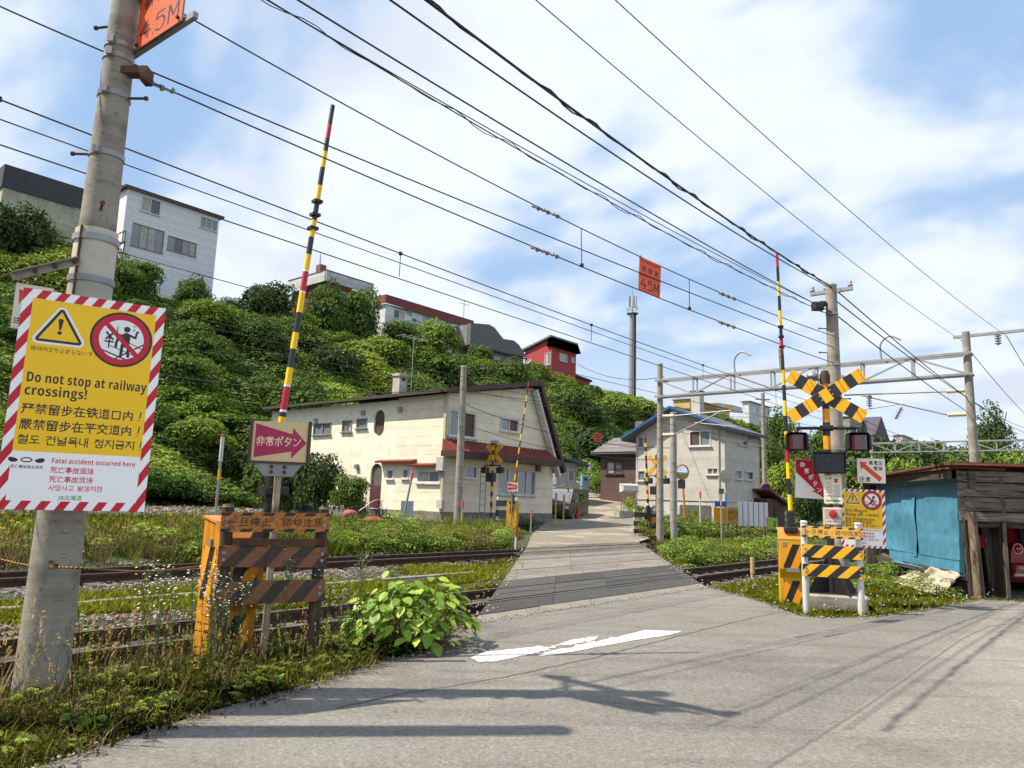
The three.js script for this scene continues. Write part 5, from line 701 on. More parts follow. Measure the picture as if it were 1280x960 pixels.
{ // slim reflective marker post
  const b = G(264, 702); b.y = hgt(b.x, b.z); const D = -b.z, t = thing('marker_post', 'slim white topped marker post with red tip standing between the tracks', 'marker post', b, 0), h = hy(272, 543, D) - b.y;
  obj('post', tube(V3(0, -0.2, 0), V3(0, h * 0.86, 0), 0.03), M.galv, t); obj('reflector', tube(V3(0, h * 0.8, 0), V3(0, h - 0.05, 0), 0.042), M.white, t); obj('tip', sphere(0.045, 0, h - 0.03, 0), col(C(0.6, 0.03, 0.03)), t); obj('yellow_band', tube(V3(0, h * 0.66, 0), V3(0, h * 0.74, 0), 0.036), M.yellow, t); obj('pink_band', tube(V3(0, h * 0.5, 0), V3(0, h * 0.53, 0), 0.034), col(C(0.7, 0.15, 0.2)), t); obj('foot_sleeve', tube(V3(0, 0, 0), V3(0, h * 0.16, 0), 0.045), M.steel, t);
}
{ // rope
  const a = at(-20, 694, -LP.z + 0.05), b = at(98, 710, -LP.z - 0.21), c = G(248, 712, 0.75), pts = [a, a.clone().lerp(b, 0.5).add(V3(0, -0.03, 0)), b, b.clone().lerp(c, 0.5).add(V3(0, -0.02, 0)), c.clone().setY(0.78)];
  tag(obj('rope', path(pts, 0.0075, 6, 60), mat(0xffffff, 0.9, { map: (() => { const x = stripeTex(64, 64, 2, '#a8853a', '#2a241c', 0.5, 2); x.wrapS = x.wrapT = THREE.RepeatWrapping; x.repeat.set(90, 1); return x; })() }), scene, true), 'yellow and black twisted rope strung past the wide signed concrete pole', 'rope');
}
// ---------------------------------------------------------------- crossing signals
const buckTex = canvasTex(900, 110, (g, w, h) => { g.fillStyle = '#f6b00c'; g.fillRect(0, 0, w, h); g.fillStyle = '#26272c'; const n = 9; for (let k = 1; k < n; k += 2) g.fillRect(w * k / n, 0, w / n, h); wear(g, w, h, 40, 'rgba(80,60,30,0.3)', 3, 3); });
const postTex = canvasTex(32, 512, (g, w, h) => { const n = 16; for (let k = 0; k < n; k++) { g.fillStyle = k % 2 ? '#26272c' : '#e8930c'; g.fillRect(0, h * k / n, w, h / n + 1); } wear(g, w, h, 60, 'rgba(60,50,40,0.3)', 3, 2); });
function crossingSignal(label, base, turn, o) {
  const t = thing('crossing_signal', label, 'crossing signal', base, turn, o.group), H = o.H, xc = o.xc, yl = o.yl, s = 1;
  obj('post', tube(V3(0, 0, 0), V3(0, H - 0.2, 0), 0.062, 0.058, 16), flat(postTex, 0.45), t, true);
  obj('post_cap', [tube(V3(0, H - 0.22, 0), V3(0, H - 0.06, 0), 0.085, 0.085, 16), tube(V3(0, H - 0.06, 0), V3(0, H, 0), 0.07, 0.06, 16)], col(C(0.07, 0.045, 0.035)), t);
  for (const k of [-1, 1]) { const b = obj('crossbuck_board', rb(o.bl, o.bw, 0.02, 0, 0, 0, 0.003), M.yellow, t); b.position.set(0, xc, 0.075 + (k > 0 ? 0.024 : 0)); b.rotation.z = k * o.ang; const f = obj('striped_face', new THREE.PlaneGeometry(o.bl - 0.004, o.bw - 0.004), flat(buckTex, 0.4), b, true); f.position.z = 0.0125; if (k > 0) obj('bolt', [[-0.1, 0.04], [0.1, 0.04], [-0.1, -0.04], [0.1, -0.04]].map(([x, y]) => sphere(0.018, x, y, 0.02, 8, 6)), M.galv, b); }
  obj('lamp_arm', [tube(V3(-o.lx, yl + 0.24, -0.02), V3(o.lx, yl + 0.24, -0.02), 0.028, 0.028, 10), tube(V3(-o.lx, yl + 0.24, -0.02), V3(-o.lx, yl + 0.12, 0.02), 0.04), tube(V3(o.lx, yl + 0.24, -0.02), V3(o.lx, yl + 0.12, 0.02), 0.04), rb(0.2, 0.09, 0.16, 0, yl + 0.24, 0, 0.02)], M.black, t);
  const lens = phys(C(0.045, 0.009, 0.014), 0.2, { clearcoat: 1, clearcoatRoughness: 0.08 });
  for (const k of [-1, 1]) {
    const n = [], R = 0.165; for (let i = 0; i <= 14; i++) { const a = -Math.PI / 2 + i / 14 * Math.PI; n.push([R * Math.sin(a), 0.16 * Math.cos(a)]); }
    const hood = obj('lamp_hood', [ext([...n.map(([x, z]) => [x, z]), [R, -0.06], [-R, -0.06]], 0.022, 0.004).rotateX(-Math.PI / 2).translate(0, 0.125, 0).scale(1, 1, -1), rb(0.36, 0.28, 0.07, 0, 0, -0.09, 0.02), rb(0.05, 0.25, 0.16, -0.165, 0.0, 0.0, 0.015), rb(0.05, 0.25, 0.16, 0.165, 0.0, 0.0, 0.015)], M.black, t); hood.position.set(k * o.lx, yl, 0.04); hood.rotation.y = k * 0.1;
    obj('lamp_lens', new THREE.CylinderGeometry(0.135, 0.135, 0.235, 24).translate(0, -0.008, 0.02), lens, hood);
  }
  if (o.more) o.more(t); return t;
}
const SG = G(1041, 756); SG.y = 0;
{
  const D = -SG.z, Y = (py, px = 1040) => hy(px, py, D), X = (px, py) => at(px, py, D).x - SG.x;
  crossingSignal('yellow and black crossbuck crossing signal with lamps and arrow box', SG, -0.3, {
    H: Y(464), xc: Y(496), yl: Y(553), lx: 0.48, bl: 1.38, bw: 0.225, ang: 0.565,
    more: (t) => {
      const y = Y(580), box = obj('direction_box', rb(0.48, 0.34, 0.16, 0, y, 0.16, 0.015), M.black, t);
      const f = obj('display', new THREE.PlaneGeometry(0.44, 0.30), flat(canvasTex(256, 176, (g, w, h) => { g.fillStyle = '#141019'; g.fillRect(0, 0, w, h); g.strokeStyle = '#3a2450'; g.lineWidth = 9; const a = (x0, x1, yy) => { const s = Math.sign(x1 - x0); g.beginPath(); g.moveTo(x0, yy); g.lineTo(x1, yy); g.moveTo(x1 - s * 26, yy - 24); g.lineTo(x1, yy); g.lineTo(x1 - s * 26, yy + 24); g.stroke(); }; a(30, 125, 52); a(226, 140, 122); }), 0.15), box, true); f.position.set(0, y, 0.243); f.position.y = y; f.position.z = 0.2425;
      obj('box_visor', [bx(0.5, 0.015, 0.1, 0, y + 0.18, 0.27), bx(0.015, 0.34, 0.06, -0.245, y, 0.255), bx(0.015, 0.34, 0.06, 0.245, y, 0.255)], M.black, box);
      panel(t, 0.28, 0.46, canvasTex(220, 360, (g, w, h) => { g.fillStyle = '#e6dfc8'; g.fillRect(0, 0, w, h); g.fillStyle = '#3c3a36'; T(g, '非常', 20, 20, 40, '#4a463e', 9); for (let k = 0; k < 7; k++) g.fillRect(24 + (k % 3) * 8, 90 + k * 22, 70, 5); g.fillStyle = '#c02828'; g.fillRect(130, 40, 44, 52); g.fillStyle = '#4a463e'; for (let k = 0; k < 6; k++) g.fillRect(124, 130 + k * 26, 70, 7); g.fillStyle = '#3c9c50'; g.fillRect(20, 316, 180, 22); g.fillStyle = '#5a564e'; g.fillRect(20, 262, 180, 8); }), { plate: 'notice_board', x: 0.05, y: Y(612), z: 0.12, back: M.white });
      const by = Y(646), bb = obj('button_box', rb(0.29, 0.30, 0.13, 0.03, by, 0.15, 0.02), col(C(0.60, 0.55, 0.47)), t);
      obj('button', [tube(V3(0.03, by + 0.05, 0.21), V3(0.03, by + 0.05, 0.245), 0.065, 0.06, 18), tube(V3(0.03, by + 0.05, 0.24), V3(0.03, by + 0.05, 0.262), 0.035, 0.03, 14)], col(C(0.60, 0.04, 0.03), 0.35), bb);
      const lb = obj('button_label', new THREE.PlaneGeometry(0.22, 0.075), flat(canvasTex(220, 72, (g, w, h) => { g.fillStyle = '#e4d8c4'; g.fillRect(0, 0, w, h); T(g, '非常ボタン', 8, 14, 40, '#b02030', 12, 1.03); }), 0.5), bb, true); lb.position.set(0.03, by - 0.08, 0.2175);
      obj('hanger', [bx(0.3, 0.03, 0.05, 0.03, by + 0.19, 0.12), bx(0.04, 0.2, 0.03, 0.16, by + 0.1, 0.1)], M.black, t);
      const gs = []; for (let k = 0; k < 4; k++) gs.push(ext([[0.05, 0], [0.46, 0], [0.07, 0.62]], 0.02).translate(0, 0, -0.01).rotateY(k * Math.PI / 2 + 0.5)); obj('base_gusset', [...gs, bx(0.75, 0.03, 0.6, 0, 0.185, 0)].map((g, i) => (i < 4 ? g.translate(0, 0.19, 0) : g)), M.black, t);
      obj('post_sleeve', tube(V3(0, 0.2, 0), V3(0, 0.95, 0), 0.075, 0.072, 16), M.black, t);
      obj('concrete_footing', rb(0.92, 0.34, 0.8, 0.02, 0.02, 0, 0.03), M.conc, t);
      obj('bell', [lathe([[0, 0], [0.09, 0.01], [0.1, 0.06], [0.05, 0.12], [0, 0.13]], 14).translate(-0.2, Y(474), 0.02), tube(V3(-0.2, Y(474), 0), V3(0, Y(474) - 0.02, 0), 0.025)], M.galv, t);
    },
  });
  // red diagonal emergency board behind the signal
  const p = at(1013, 599, D + 0.25), t = thing('emergency_board', 'white board with red diagonal arrow hanging left of the signal post', 'sign', p, 0.12);
  panel(t, 0.55, 0.66, canvasTex(440, 540, (g, w, h) => { g.fillStyle = '#f0f0ee'; g.fillRect(0, 0, w, h); poly(g, [[w * 0.0, h * 0.0], [w * 0.62, 0], [w * 0.93, h * 0.72], [w * 0.99, h * 0.98], [w * 0.72, h * 0.86], [w * 0.55, h * 0.80], [w * 0.66, h * 0.78], [w * 0.02, h * 0.34]], '#bf1a30'); '非常ボタン'.split('').forEach((ch, i) => T(g, ch, w * (0.15 + 0.14 * i), h * (0.07 + 0.155 * i), w * 0.17, '#ffffff', 13)); g.strokeStyle = '#c8c8c4'; g.lineWidth = 5; g.strokeRect(3, 3, w - 6, h - 6); }), { back: M.white, rz: -0.03 });
  obj('hanger_clip', [bx(0.05, 0.06, 0.03, 0, 0.35, -0.02), bx(0.5, 0.03, 0.03, 0.25, 0.1, -0.03)], M.galv, t);
  const q = at(1089, 588.5, D + 0.1), t2 = thing('high_voltage_sign', 'square white board with orange arrow right of the signal post', 'sign', q, -0.06);
  panel(t2, 0.47, 0.42, hvTex(360, 320), { back: M.white }); obj('stay_arm', [bx(0.3, 0.035, 0.035, -0.36, 0.17, -0.03)], M.galv, t2);
  const r = at(1079, 648, D + 0.15), t3 = thing('warning_sign', 'yellow keep off tracks sign with red striped border by the blue shed', 'sign', r, -0.1);
  const sw = 0.72, sh = 0.97; panel(t3, sw, sh, canvasTex(640, Math.round(640 * sh / sw), (g, w, h) => warnSign(g, w, h, true)), { rz: -0.02 }); obj('bracket', [bx(0.5, 0.04, 0.04, -0.25, 0.2, -0.035), bx(0.5, 0.04, 0.04, -0.25, -0.2, -0.035)], M.galv, t3);
}
// concrete pole behind the signal
const RP = G(1053, 742); RP.y = -0.02;
{
  const D = -RP.z, H = hy(1044, 356, D), t = concretePole('concrete pole with floodlight rising behind the right crossbuck signal', RP, H, 0.155, 0.105, { bands: [hy(1046, 455, D), hy(1046, 392, D), hy(1046, 560, D)], steps: [[hy(1046, 440, D), Math.PI], [hy(1046, 497, D), 0.1], [hy(1046, 470, D), 0], [hy(1046, 520, D), 0.1], [hy(1046, 410, D), Math.PI]] });
  obj('floodlight', [rb(0.2, 0.16, 0.2, -0.3, H - 0.45, 0.05, 0.03), tube(V3(-0.3, H - 0.45, 0.05), V3(0, H - 0.35, 0), 0.03), rb(0.12, 0.1, 0.12, -0.18, H - 0.38, 0.0, 0.02)], M.black, t);
  const V = VD; obj('crossarm', [bar(V3(V.x * 0.4, H - 0.12, V.z * 0.4), V3(-V.x * 0.4, H - 0.12, -V.z * 0.4), 0.07)], M.galv, t);
  for (const k of [-0.36, 0.36, 0.1]) obj('insulator', lathe([[0, 0], [0.04, 0.01], [0.05, 0.05], [0.025, 0.07], [0.045, 0.1], [0.02, 0.13], [0, 0.14]], 10).translate(V.x * k, H - 0.09, V.z * k), M.galv, t);
}

// ================================================================ far side of the crossing
const gAt = (px, py, D) => { const p = at(px, py, D); p.y = hgt(p.x, p.z); return p; };
{
  const p = gAt(613, 661, 36), Y = (py) => hy(617, py, 36) - p.y;
  crossingSignal('crossing signal seen from its plain yellow back with ladder before cream house', p, Math.PI - 0.6, { H: Y(551), xc: Y(567), yl: Y(588), lx: 0.44, bl: 1.25, bw: 0.22, ang: 0.75, more: (t) => {
    obj('relay_box', rb(0.44, 0.42, 0.3, 0, Y(597), -0.12, 0.03), M.black, t); obj('camera_housing', rb(0.4, 0.16, 0.2, -0.15, Y(553), -0.1, 0.03), M.galv, t);
    const l = []; for (const x of [0.3, 0.62]) l.push(tube(V3(x, 0, -0.1), V3(x, Y(585), -0.1), 0.022)); for (let y = 0.4; y < Y(590); y += 0.34) l.push(tube(V3(0.3, y, -0.1), V3(0.62, y, -0.1), 0.015)); obj('ladder', l, M.steel, t);
  } });
  const m = gAt(640, 668, 34.6); barrierMachine('yellow barrier machine with raised arm standing before cream house awning', m, Math.PI * 0.93, 1.08, [at(641, 618, 34.4), at(661, 477, 34.6)], armTexB);
  const a = gAt(621, 668, 35), b = gAt(631, 669, 34.3); boardFence('dark backed three board fence on white posts before cream house', a, b.add(V3(0.5, 0, -0.3)), { top: 1.55, post: M.white, cap: M.white, r: 0.06, boards: [[1.3, 0.28, stripeTex(256, 64, 5, '#1b1b1d', '#242426', 0.7, 3)], [0.85, 0.28, stripeTex(256, 64, 5, '#1b1b1d', '#242426', 0.7, 4)], [0.4, 0.28, stripeTex(256, 64, 5, '#1b1b1d', '#242426', 0.7, 6)]] });
  const s = gAt(639, 668, 34.2), t = thing('emergency_arrow_sign', 'small red arrow board on post above the far yellow barrier machine', 'sign', s, -0.1); const y0 = hy(640, 608.5, 34.2) - s.y;
  panel(t, 0.5, 0.42, arrowTex(), { y: y0 }); obj('post', tube(V3(-0.02, 0, -0.05), V3(-0.02, y0, -0.05), 0.03), M.steel, t);
}
{ // far right side
  const p = gAt(821, 668, 35.5), Y = (py) => hy(817, py, 35.5) - p.y;
  crossingSignal('crossing signal with plain orange crossbuck back partly behind a steel pole', p, Math.PI - 0.6, { H: Y(568), xc: Y(581), yl: Y(601), lx: 0.44, bl: 1.25, bw: 0.2, ang: 0.75, more: (t) => obj('relay_box', rb(0.4, 0.4, 0.3, 0.05, Y(613), -0.12, 0.03), M.black, t) });
  const m = gAt(817, 664, 34.8), t = thing('barrier_machine', 'round orange barrier machine with black bands and vertical arm by grey poles', 'crossing barrier', m, 0), h = 1.25;
  obj('drum', new THREE.CylinderGeometry(0.34, 0.36, h, 22).translate(0, h / 2 - 0.1, 0), M.orange, t); obj('black_band', new THREE.CylinderGeometry(0.365, 0.368, 0.26, 22, 1, true).translate(0, h * 0.42, 0), M.black, t); obj('black_band', new THREE.CylinderGeometry(0.366, 0.366, 0.12, 22, 1, true).translate(0, h * 0.78, 0), M.black, t); obj('dome', sphere(0.36, 0, h - 0.12, 0, 20, 10), M.steel, t);
  const L = (q) => q.clone().sub(m); obj('arm_pivot', [bar(L(at(812, 662, 34.5)), L(at(810, 632, 34.5)), 0.16), rb(0.5, 0.3, 0.3, -0.2, 0.95, 0.1, 0.04)], M.black, t); obj('barrier_arm', tube(L(at(810, 634, 34.5)), L(at(806.5, 543, 34.6)), 0.06, 0.045), flat(armTexB, 0.4), t, true);
  const a = gAt(793, 668, 34.6), b = gAt(805, 668, 34.6); boardFence('dark backed fence with cream posts beside the round orange barrier machine', a, b, { top: 1.2, post: col(C(0.6, 0.55, 0.42)), cap: M.white, r: 0.05, boards: [[1.0, 0.22, stripeTex(256, 64, 5, '#3a2c1a', '#242426', 0.7, 3)], [0.6, 0.22, stripeTex(256, 64, 5, '#1b1b1d', '#242426', 0.7, 4)], [0.25, 0.2, stripeTex(256, 64, 5, '#1b1b1d', '#242426', 0.7, 6)]] });
}
// ---------------------------------------------------------------- gantries and line poles
const PA = gAt(825, 674, 33.6), PB = PA.clone().addScaledVector(VD, -12.2); PB.y = -0.1;
function gantry(label, a, b, o = {}) {
  const t = thing('catenary_gantry', label, 'gantry', V3(a.x, 0, a.z), RAILROT), w = Math.hypot(a.x - b.x, a.z - b.z), yt = 7.2, yb = 6.45, ht = 8.0; // local +z runs from a to b
  for (const z of [0, w]) obj('mast', tube(V3(0, -0.4, z), V3(0, ht, z), 0.17, 0.125, 18), M.conc, t);
  for (const s of [-0.22, 0.22]) { obj('top_chord', bx(0.07, 0.09, w + 0.3, s, yt, w / 2), M.galv, t); obj('bottom_chord', bx(0.07, 0.08, w + 0.3, s, yb, w / 2), M.galv, t); }
  const n = 7; for (let k = 0; k <= n; k++) { const z = w * k / n; if (k && k < n) obj('vertical_strut', [bx(0.06, yt - yb, 0.06, -0.2, (yt + yb) / 2, z), bx(0.06, yt - yb, 0.06, 0.2, (yt + yb) / 2, z), bx(0.44, 0.05, 0.05, 0, yt - 0.04, z)], M.galv, t); if (k < n) { const up = k % 2; obj('diagonal', bar(V3(-0.2, up ? yb : yt, z), V3(-0.2, up ? yt : yb, w * (k + 1) / n), 0.06), M.galv, t); } }
  if (o.far) return t;
  for (const z of [3.6, 9.4]) obj('goose_neck', path([V3(0, yt, z), V3(0, yt + 0.7, z), V3(0, yt + 0.95, z + 0.3), V3(0, yt + 0.75, z + 0.7)], 0.035, 6, 16), M.galv, t);
  obj('crossarm', bar(V3(0, ht - 0.15, w - 0.4), V3(0, ht - 0.15, w + 2.2), 0.1), M.galv, t);
  const ins = (x, y, z, n2, dir) => { const q = []; for (let k = 0; k < n2; k++) q.push(new THREE.CylinderGeometry(0.1, 0.1, 0.03, 12).translate(0, -0.05 - k * 0.09, 0)); q.push(new THREE.CylinderGeometry(0.035, 0.035, n2 * 0.09 + 0.05, 8).translate(0, -n2 * 0.045, 0)); return q.map((g) => { if (dir) g.rotateX(dir); return g.translate(x, y, z); }); };
  obj('insulator', ins(0, ht - 0.2, w + 0.95, 4), M.galv, t); obj('insulator', ins(0, ht - 0.2, w + 2.1, 4), M.galv, t);
  const post = lathe([[0, 0], [0.05, 0], ...[0, 1, 2, 3, 4, 5, 6].flatMap((k) => [[0.055, 0.06 + k * 0.08], [0.095, 0.09 + k * 0.08], [0.055, 0.12 + k * 0.08]]), [0.04, 0.62], [0, 0.62]], 12);
  // cantilevers: from the masts toward the tracks
  const canti = (z, dir, y, len) => { const c = obj('cantilever', [tube(V3(0, y, z + dir * 0.7), V3(0, y + 0.1, z + dir * len), 0.03), tube(V3(0, y - 0.85, z + dir * 0.7), V3(0, y + 0.05, z + dir * len * 0.85), 0.03), tube(V3(0, y - 0.35, z + dir * len * 0.5), V3(0, y - 0.6, z + dir * len * 1.05), 0.02)], M.galv, t); for (const yy of [y, y - 0.85]) obj('rod_insulator', post.clone().rotateX(dir * Math.PI / 2).translate(0, yy, z + dir * 0.1), M.porcelain, c); };
  canti(0, 1, 5.55, 3.4); canti(w, -1, 5.9, 4.2);
  obj('insulator', ins(0, 5.95, w - 3.3, 5), M.steel, t); obj('insulator', ins(0, 5.4, w - 2.2, 5, 0.5), M.steel, t);
  return t;
}
gantry('lattice steel catenary gantry spanning tracks beside the grey house', PA, PB);
{ const a2 = PA.clone().addScaledVector(UD, 36), b2 = PB.clone().addScaledVector(UD, 36); gantry('more distant catenary gantry before the treetops behind blue shed', a2, b2, { far: 1 }); const a3 = PA.clone().addScaledVector(UD, 80), b3 = PB.clone().addScaledVector(UD, 80); gantry('farthest small catenary gantry low against the treeline', a3, b3, { far: 1 }); }
concretePole('pale slender concrete pole close beside the gantry mast by grey house', gAt(842, 652, 34.6), hy(838, 508, 34.6) - 0.2, 0.17, 0.15, { m: M.concPale, bands: [1.5, 3.2] });
{ const b = gAt(572, 648, 33.6); concretePole('concrete pole standing right before the cream house corner', b, hy(576, 458, 33.6) - b.y, 0.19, 0.14, { bands: [2, 4.4], steps: [[5.6, 0], [5.0, Math.PI]] }); }
{ const b = gAt(957, 660, 60), t = concretePole('slender line pole with parking signs beside grey house wall', b, hy(960, 492, 60) - b.y, 0.2, 0.15, {}); const f = obj('round_sign', new THREE.CylinderGeometry(0.42, 0.42, 0.03, 20).rotateX(Math.PI / 2).translate(0, hy(957, 611, 60) - b.y, 0.25), col(C(0.03, 0.08, 0.4)), t); obj('sign_ring', new THREE.TorusGeometry(0.38, 0.06, 6, 20).translate(0, hy(957, 611, 60) - b.y, 0.28), col(C(0.5, 0.03, 0.03)), f); obj('crossarm', bar(V3(-0.6, 10.2, 0), V3(0.6, 10.2, 0), 0.1), M.galv, t); }
// ---------------------------------------------------------------- wires
const wireG = { feed: 'power lines running above the tracks', cat: 'catenary wires over the tracks', span: 'span wires carrying the height limit sign', small: 'service cables to houses' };
function wire(label, a, b, sag, r, m, group, twist) {
  const pts = []; const n = 16, L = a.distanceTo(b); for (let k = 0; k <= n; k++) { const f = k / n; pts.push(a.clone().lerp(b, f).add(V3(0, -4 * sag * f * (1 - f), 0))); }
  const gs = [path(pts, r, 5, 40)];
  if (twist) { const q = []; const N = Math.round(L * 7); for (let k = 0; k <= N; k++) { const f = k / N, c = a.clone().lerp(b, f).add(V3(0, -4 * sag * f * (1 - f), 0)); const w = 0.028 * (0.7 + 0.5 * Math.sin(k * 0.37)); q.push(c.add(V3(w * Math.cos(k * 1.1), w * Math.sin(k * 1.1), 0))); } gs.push(path(q, r * 0.8, 4, N)); }
  return tag(obj('wire', gs, m, scene), label, 'wire', group);
}
const along = (p, du) => p.clone().addScaledVector(UD, du);
{
  const B1 = PB.clone().addScaledVector(VD, 0.15); B1.y = 7.72; const B2 = PB.clone().addScaledVector(VD, -1.2); B2.y = 7.72;
  // upper feeders: pass the gantry crossarm, drawn through the points seen above the road
  wire('thin upper feeder wire reaching the inner gantry crossarm insulator', at(600, -60, 7.6), B1, 0.25, 0.0075, M.cable, wireG.feed);
  wire('thin upper feeder wire reaching the outer gantry crossarm insulator', at(715, -50, 8.0), B2, 0.25, 0.0075, M.cable, wireG.feed);
  wire('feeder wire continuing beyond the gantry crossarm', B1, along(B1, 45), 0.5, 0.014, M.cable, wireG.feed); wire('feeder wire continuing beyond the gantry crossarm', B2, along(B2, 45), 0.5, 0.014, M.cable, wireG.feed);
  const T0 = at(1042, 360, -RP.z), T1 = at(1040, 372, -RP.z), T2 = at(1043, 392, -RP.z), T3 = at(1043, 396, -RP.z);
  wire('thick twisted cable bundle reaching the top of the floodlight pole', at(430, -78, 5.0), T0, 0.12, 0.014, M.cable, wireG.feed, true);
  wire('dark cable beside the thick twisted bundle to the floodlight pole', at(395, -66, 5.0), T0.clone().add(V3(0, -0.03, 0)), 0.14, 0.010, M.cable, wireG.feed);
  wire('dark cable below the twisted bundle reaching the floodlight pole', at(300, -45, 5.0), T2, 0.10, 0.009, M.cable, wireG.feed);
  wire('wavy lashed cable pair reaching the floodlight pole', at(250, -52, 5.0), T3, 0.16, 0.007, M.cable, wireG.feed, true);
  for (const [p, py, lb] of [[T0, 560, 'cable running on from floodlight pole toward the far gantry mast'], [T2, 585, 'second cable running on from floodlight pole toward the far gantry mast'], [T1, 520, 'slack cable leaving the floodlight pole toward shed side']]) wire(lb, p, along(p, 42).add(V3(0, py === 520 ? 1.2 : 0.6, 0)), 0.5, 0.013, M.cable, wireG.feed);
  // span wires between the two near poles
  const d0 = -LP.z, d1 = -RP.z;
  const spanT = [at(150, -28, d0), at(1048, 422, d1)], spanM = [at(157, 76, d0), at(1047, 436, d1)], spanB = [at(163, 91, d0), at(1046, 455, d1)];
  const sp = (lb, [a, b], sag) => wire(lb, a, b, sag, 0.0078, M.cable, wireG.span);
  sp('upper span wire holding the top of the hanging height limit sign', spanT, 0.28); sp('middle span wire between the two near concrete poles', spanM, 0.06); sp('lower span wire holding the bottom of the hanging height limit sign', spanB, 0.11);
  wire('span wire running on past the signed concrete pole away from the road', at(-70, -24, d0 - 0.4), spanM[0], 0.01, 0.0078, M.cable, wireG.span);
  wire('fine cable above the lashed pair reaching the floodlight pole', at(215, -70, 5.0), T3.clone().add(V3(0, 0.08, 0)), 0.12, 0.006, M.cable, wireG.feed);
  wire('slender far cable passing the gantry top', at(-20, 268, 16), along(PA.clone().setY(7.6), 30), 0.5, 0.012, M.cable, wireG.feed);
  const on = ([a, b], sag, px) => { let best = 0, bd = 1e9; for (let k = 0; k <= 400; k++) { const f = k / 400, p = a.clone().lerp(b, f).add(V3(0, -4 * sag * f * (1 - f), 0)), e = Math.abs(proj(p)[0] - px); if (e < bd) { bd = e; best = f; } } return a.clone().lerp(b, best).add(V3(0, -4 * sag * best * (1 - best), 0)); };
  const dirS = spanT[1].clone().sub(spanT[0]).normalize();
  let gi = 0; const insS = (sp2, sag, px, lb, nn = 6) => { const p = on(sp2, sag, px), t = thing('insulator_string', lb, 'insulator', p, Math.atan2(-dirS.z, dirS.x)); for (let k = 0; k < nn; k++) { const dz = (k - (nn - 1) / 2) * 0.085; obj('disc', new THREE.CylinderGeometry(0.03, 0.022, 0.03, 10).rotateZ(Math.PI / 2 + 0.35 * (k % 2 ? 1 : -1)).translate(dz, 0.25 * 0 - dz * 0.02 - 0.008 * (k % 2), 0), k % 2 ? M.steel : col(C(0.5, 0.46, 0.4)), t); } obj('strap', bx(nn * 0.085, 0.012, 0.012, 0, -0.012, 0), M.galv, t); };
  insS(spanT, 0.28, 683, 'insulator discs on upper span wire, pole side of the hanging sign'); insS(spanB, 0.11, 682, 'insulator discs on lower span wire, pole side of the hanging sign'); insS(spanT, 0.28, 910, 'insulator discs on upper span wire, beyond the hanging sign'); insS(spanB, 0.11, 908, 'insulator discs on lower span wire, beyond the hanging sign');
  insS(spanB, 0.11, 205, 'small discs on lower span wire near the signed concrete pole', 3);
  for (const [px, lb] of [[727, 'thin dropper rod between span wires, pole side of hanging sign'], [862, 'thin dropper rod between span wires beyond the hanging sign']]) { const a = on(spanT, 0.28, px), b = on(spanB, 0.11, px); const t = thing('dropper', lb, 'dropper', b, 0); obj('rod', tube(V3(0, 0, 0), a.clone().sub(b), 0.006), M.cable, t); obj('clamp', rb(0.05, 0.05, 0.04, 0, 0.02, 0, 0.01), M.cable, t); }
  const a1 = on(spanT, 0.28, 798), a2 = on(spanT, 0.28, 826), b1 = on(spanB, 0.11, 798), b2 = on(spanB, 0.11, 826); const cc = a1.clone().add(a2).add(b1).add(b2).multiplyScalar(0.25), W = a1.distanceTo(a2), H = (a1.y - b1.y + a2.y - b2.y) / 2;
  const t = thing('height_limit_sign', 'orange height limit plate hanging from wires over the road', 'sign', cc, Math.atan2(-(a2.z - a1.z), a2.x - a1.x)); const pn = panel(t, W, H * 0.98, limitTex(9), { rough: 0.5 }); pn.geometry = pn.geometry; const sl = (a2.y - a1.y) / Math.hypot(a2.x - a1.x, a2.z - a1.z); pn.matrixAutoUpdate = true; pn.rotation.z = Math.atan(sl) * 0.85; obj('hook', [tube(V3(-W * 0.42, H * 0.45, 0), V3(-W * 0.42, H * 0.55, 0), 0.008), tube(V3(W * 0.42, H * 0.45 + sl * W * 0.42, 0), V3(W * 0.42, H * 0.5 + sl * W * 0.42, 0), 0.008)], M.cable, t);
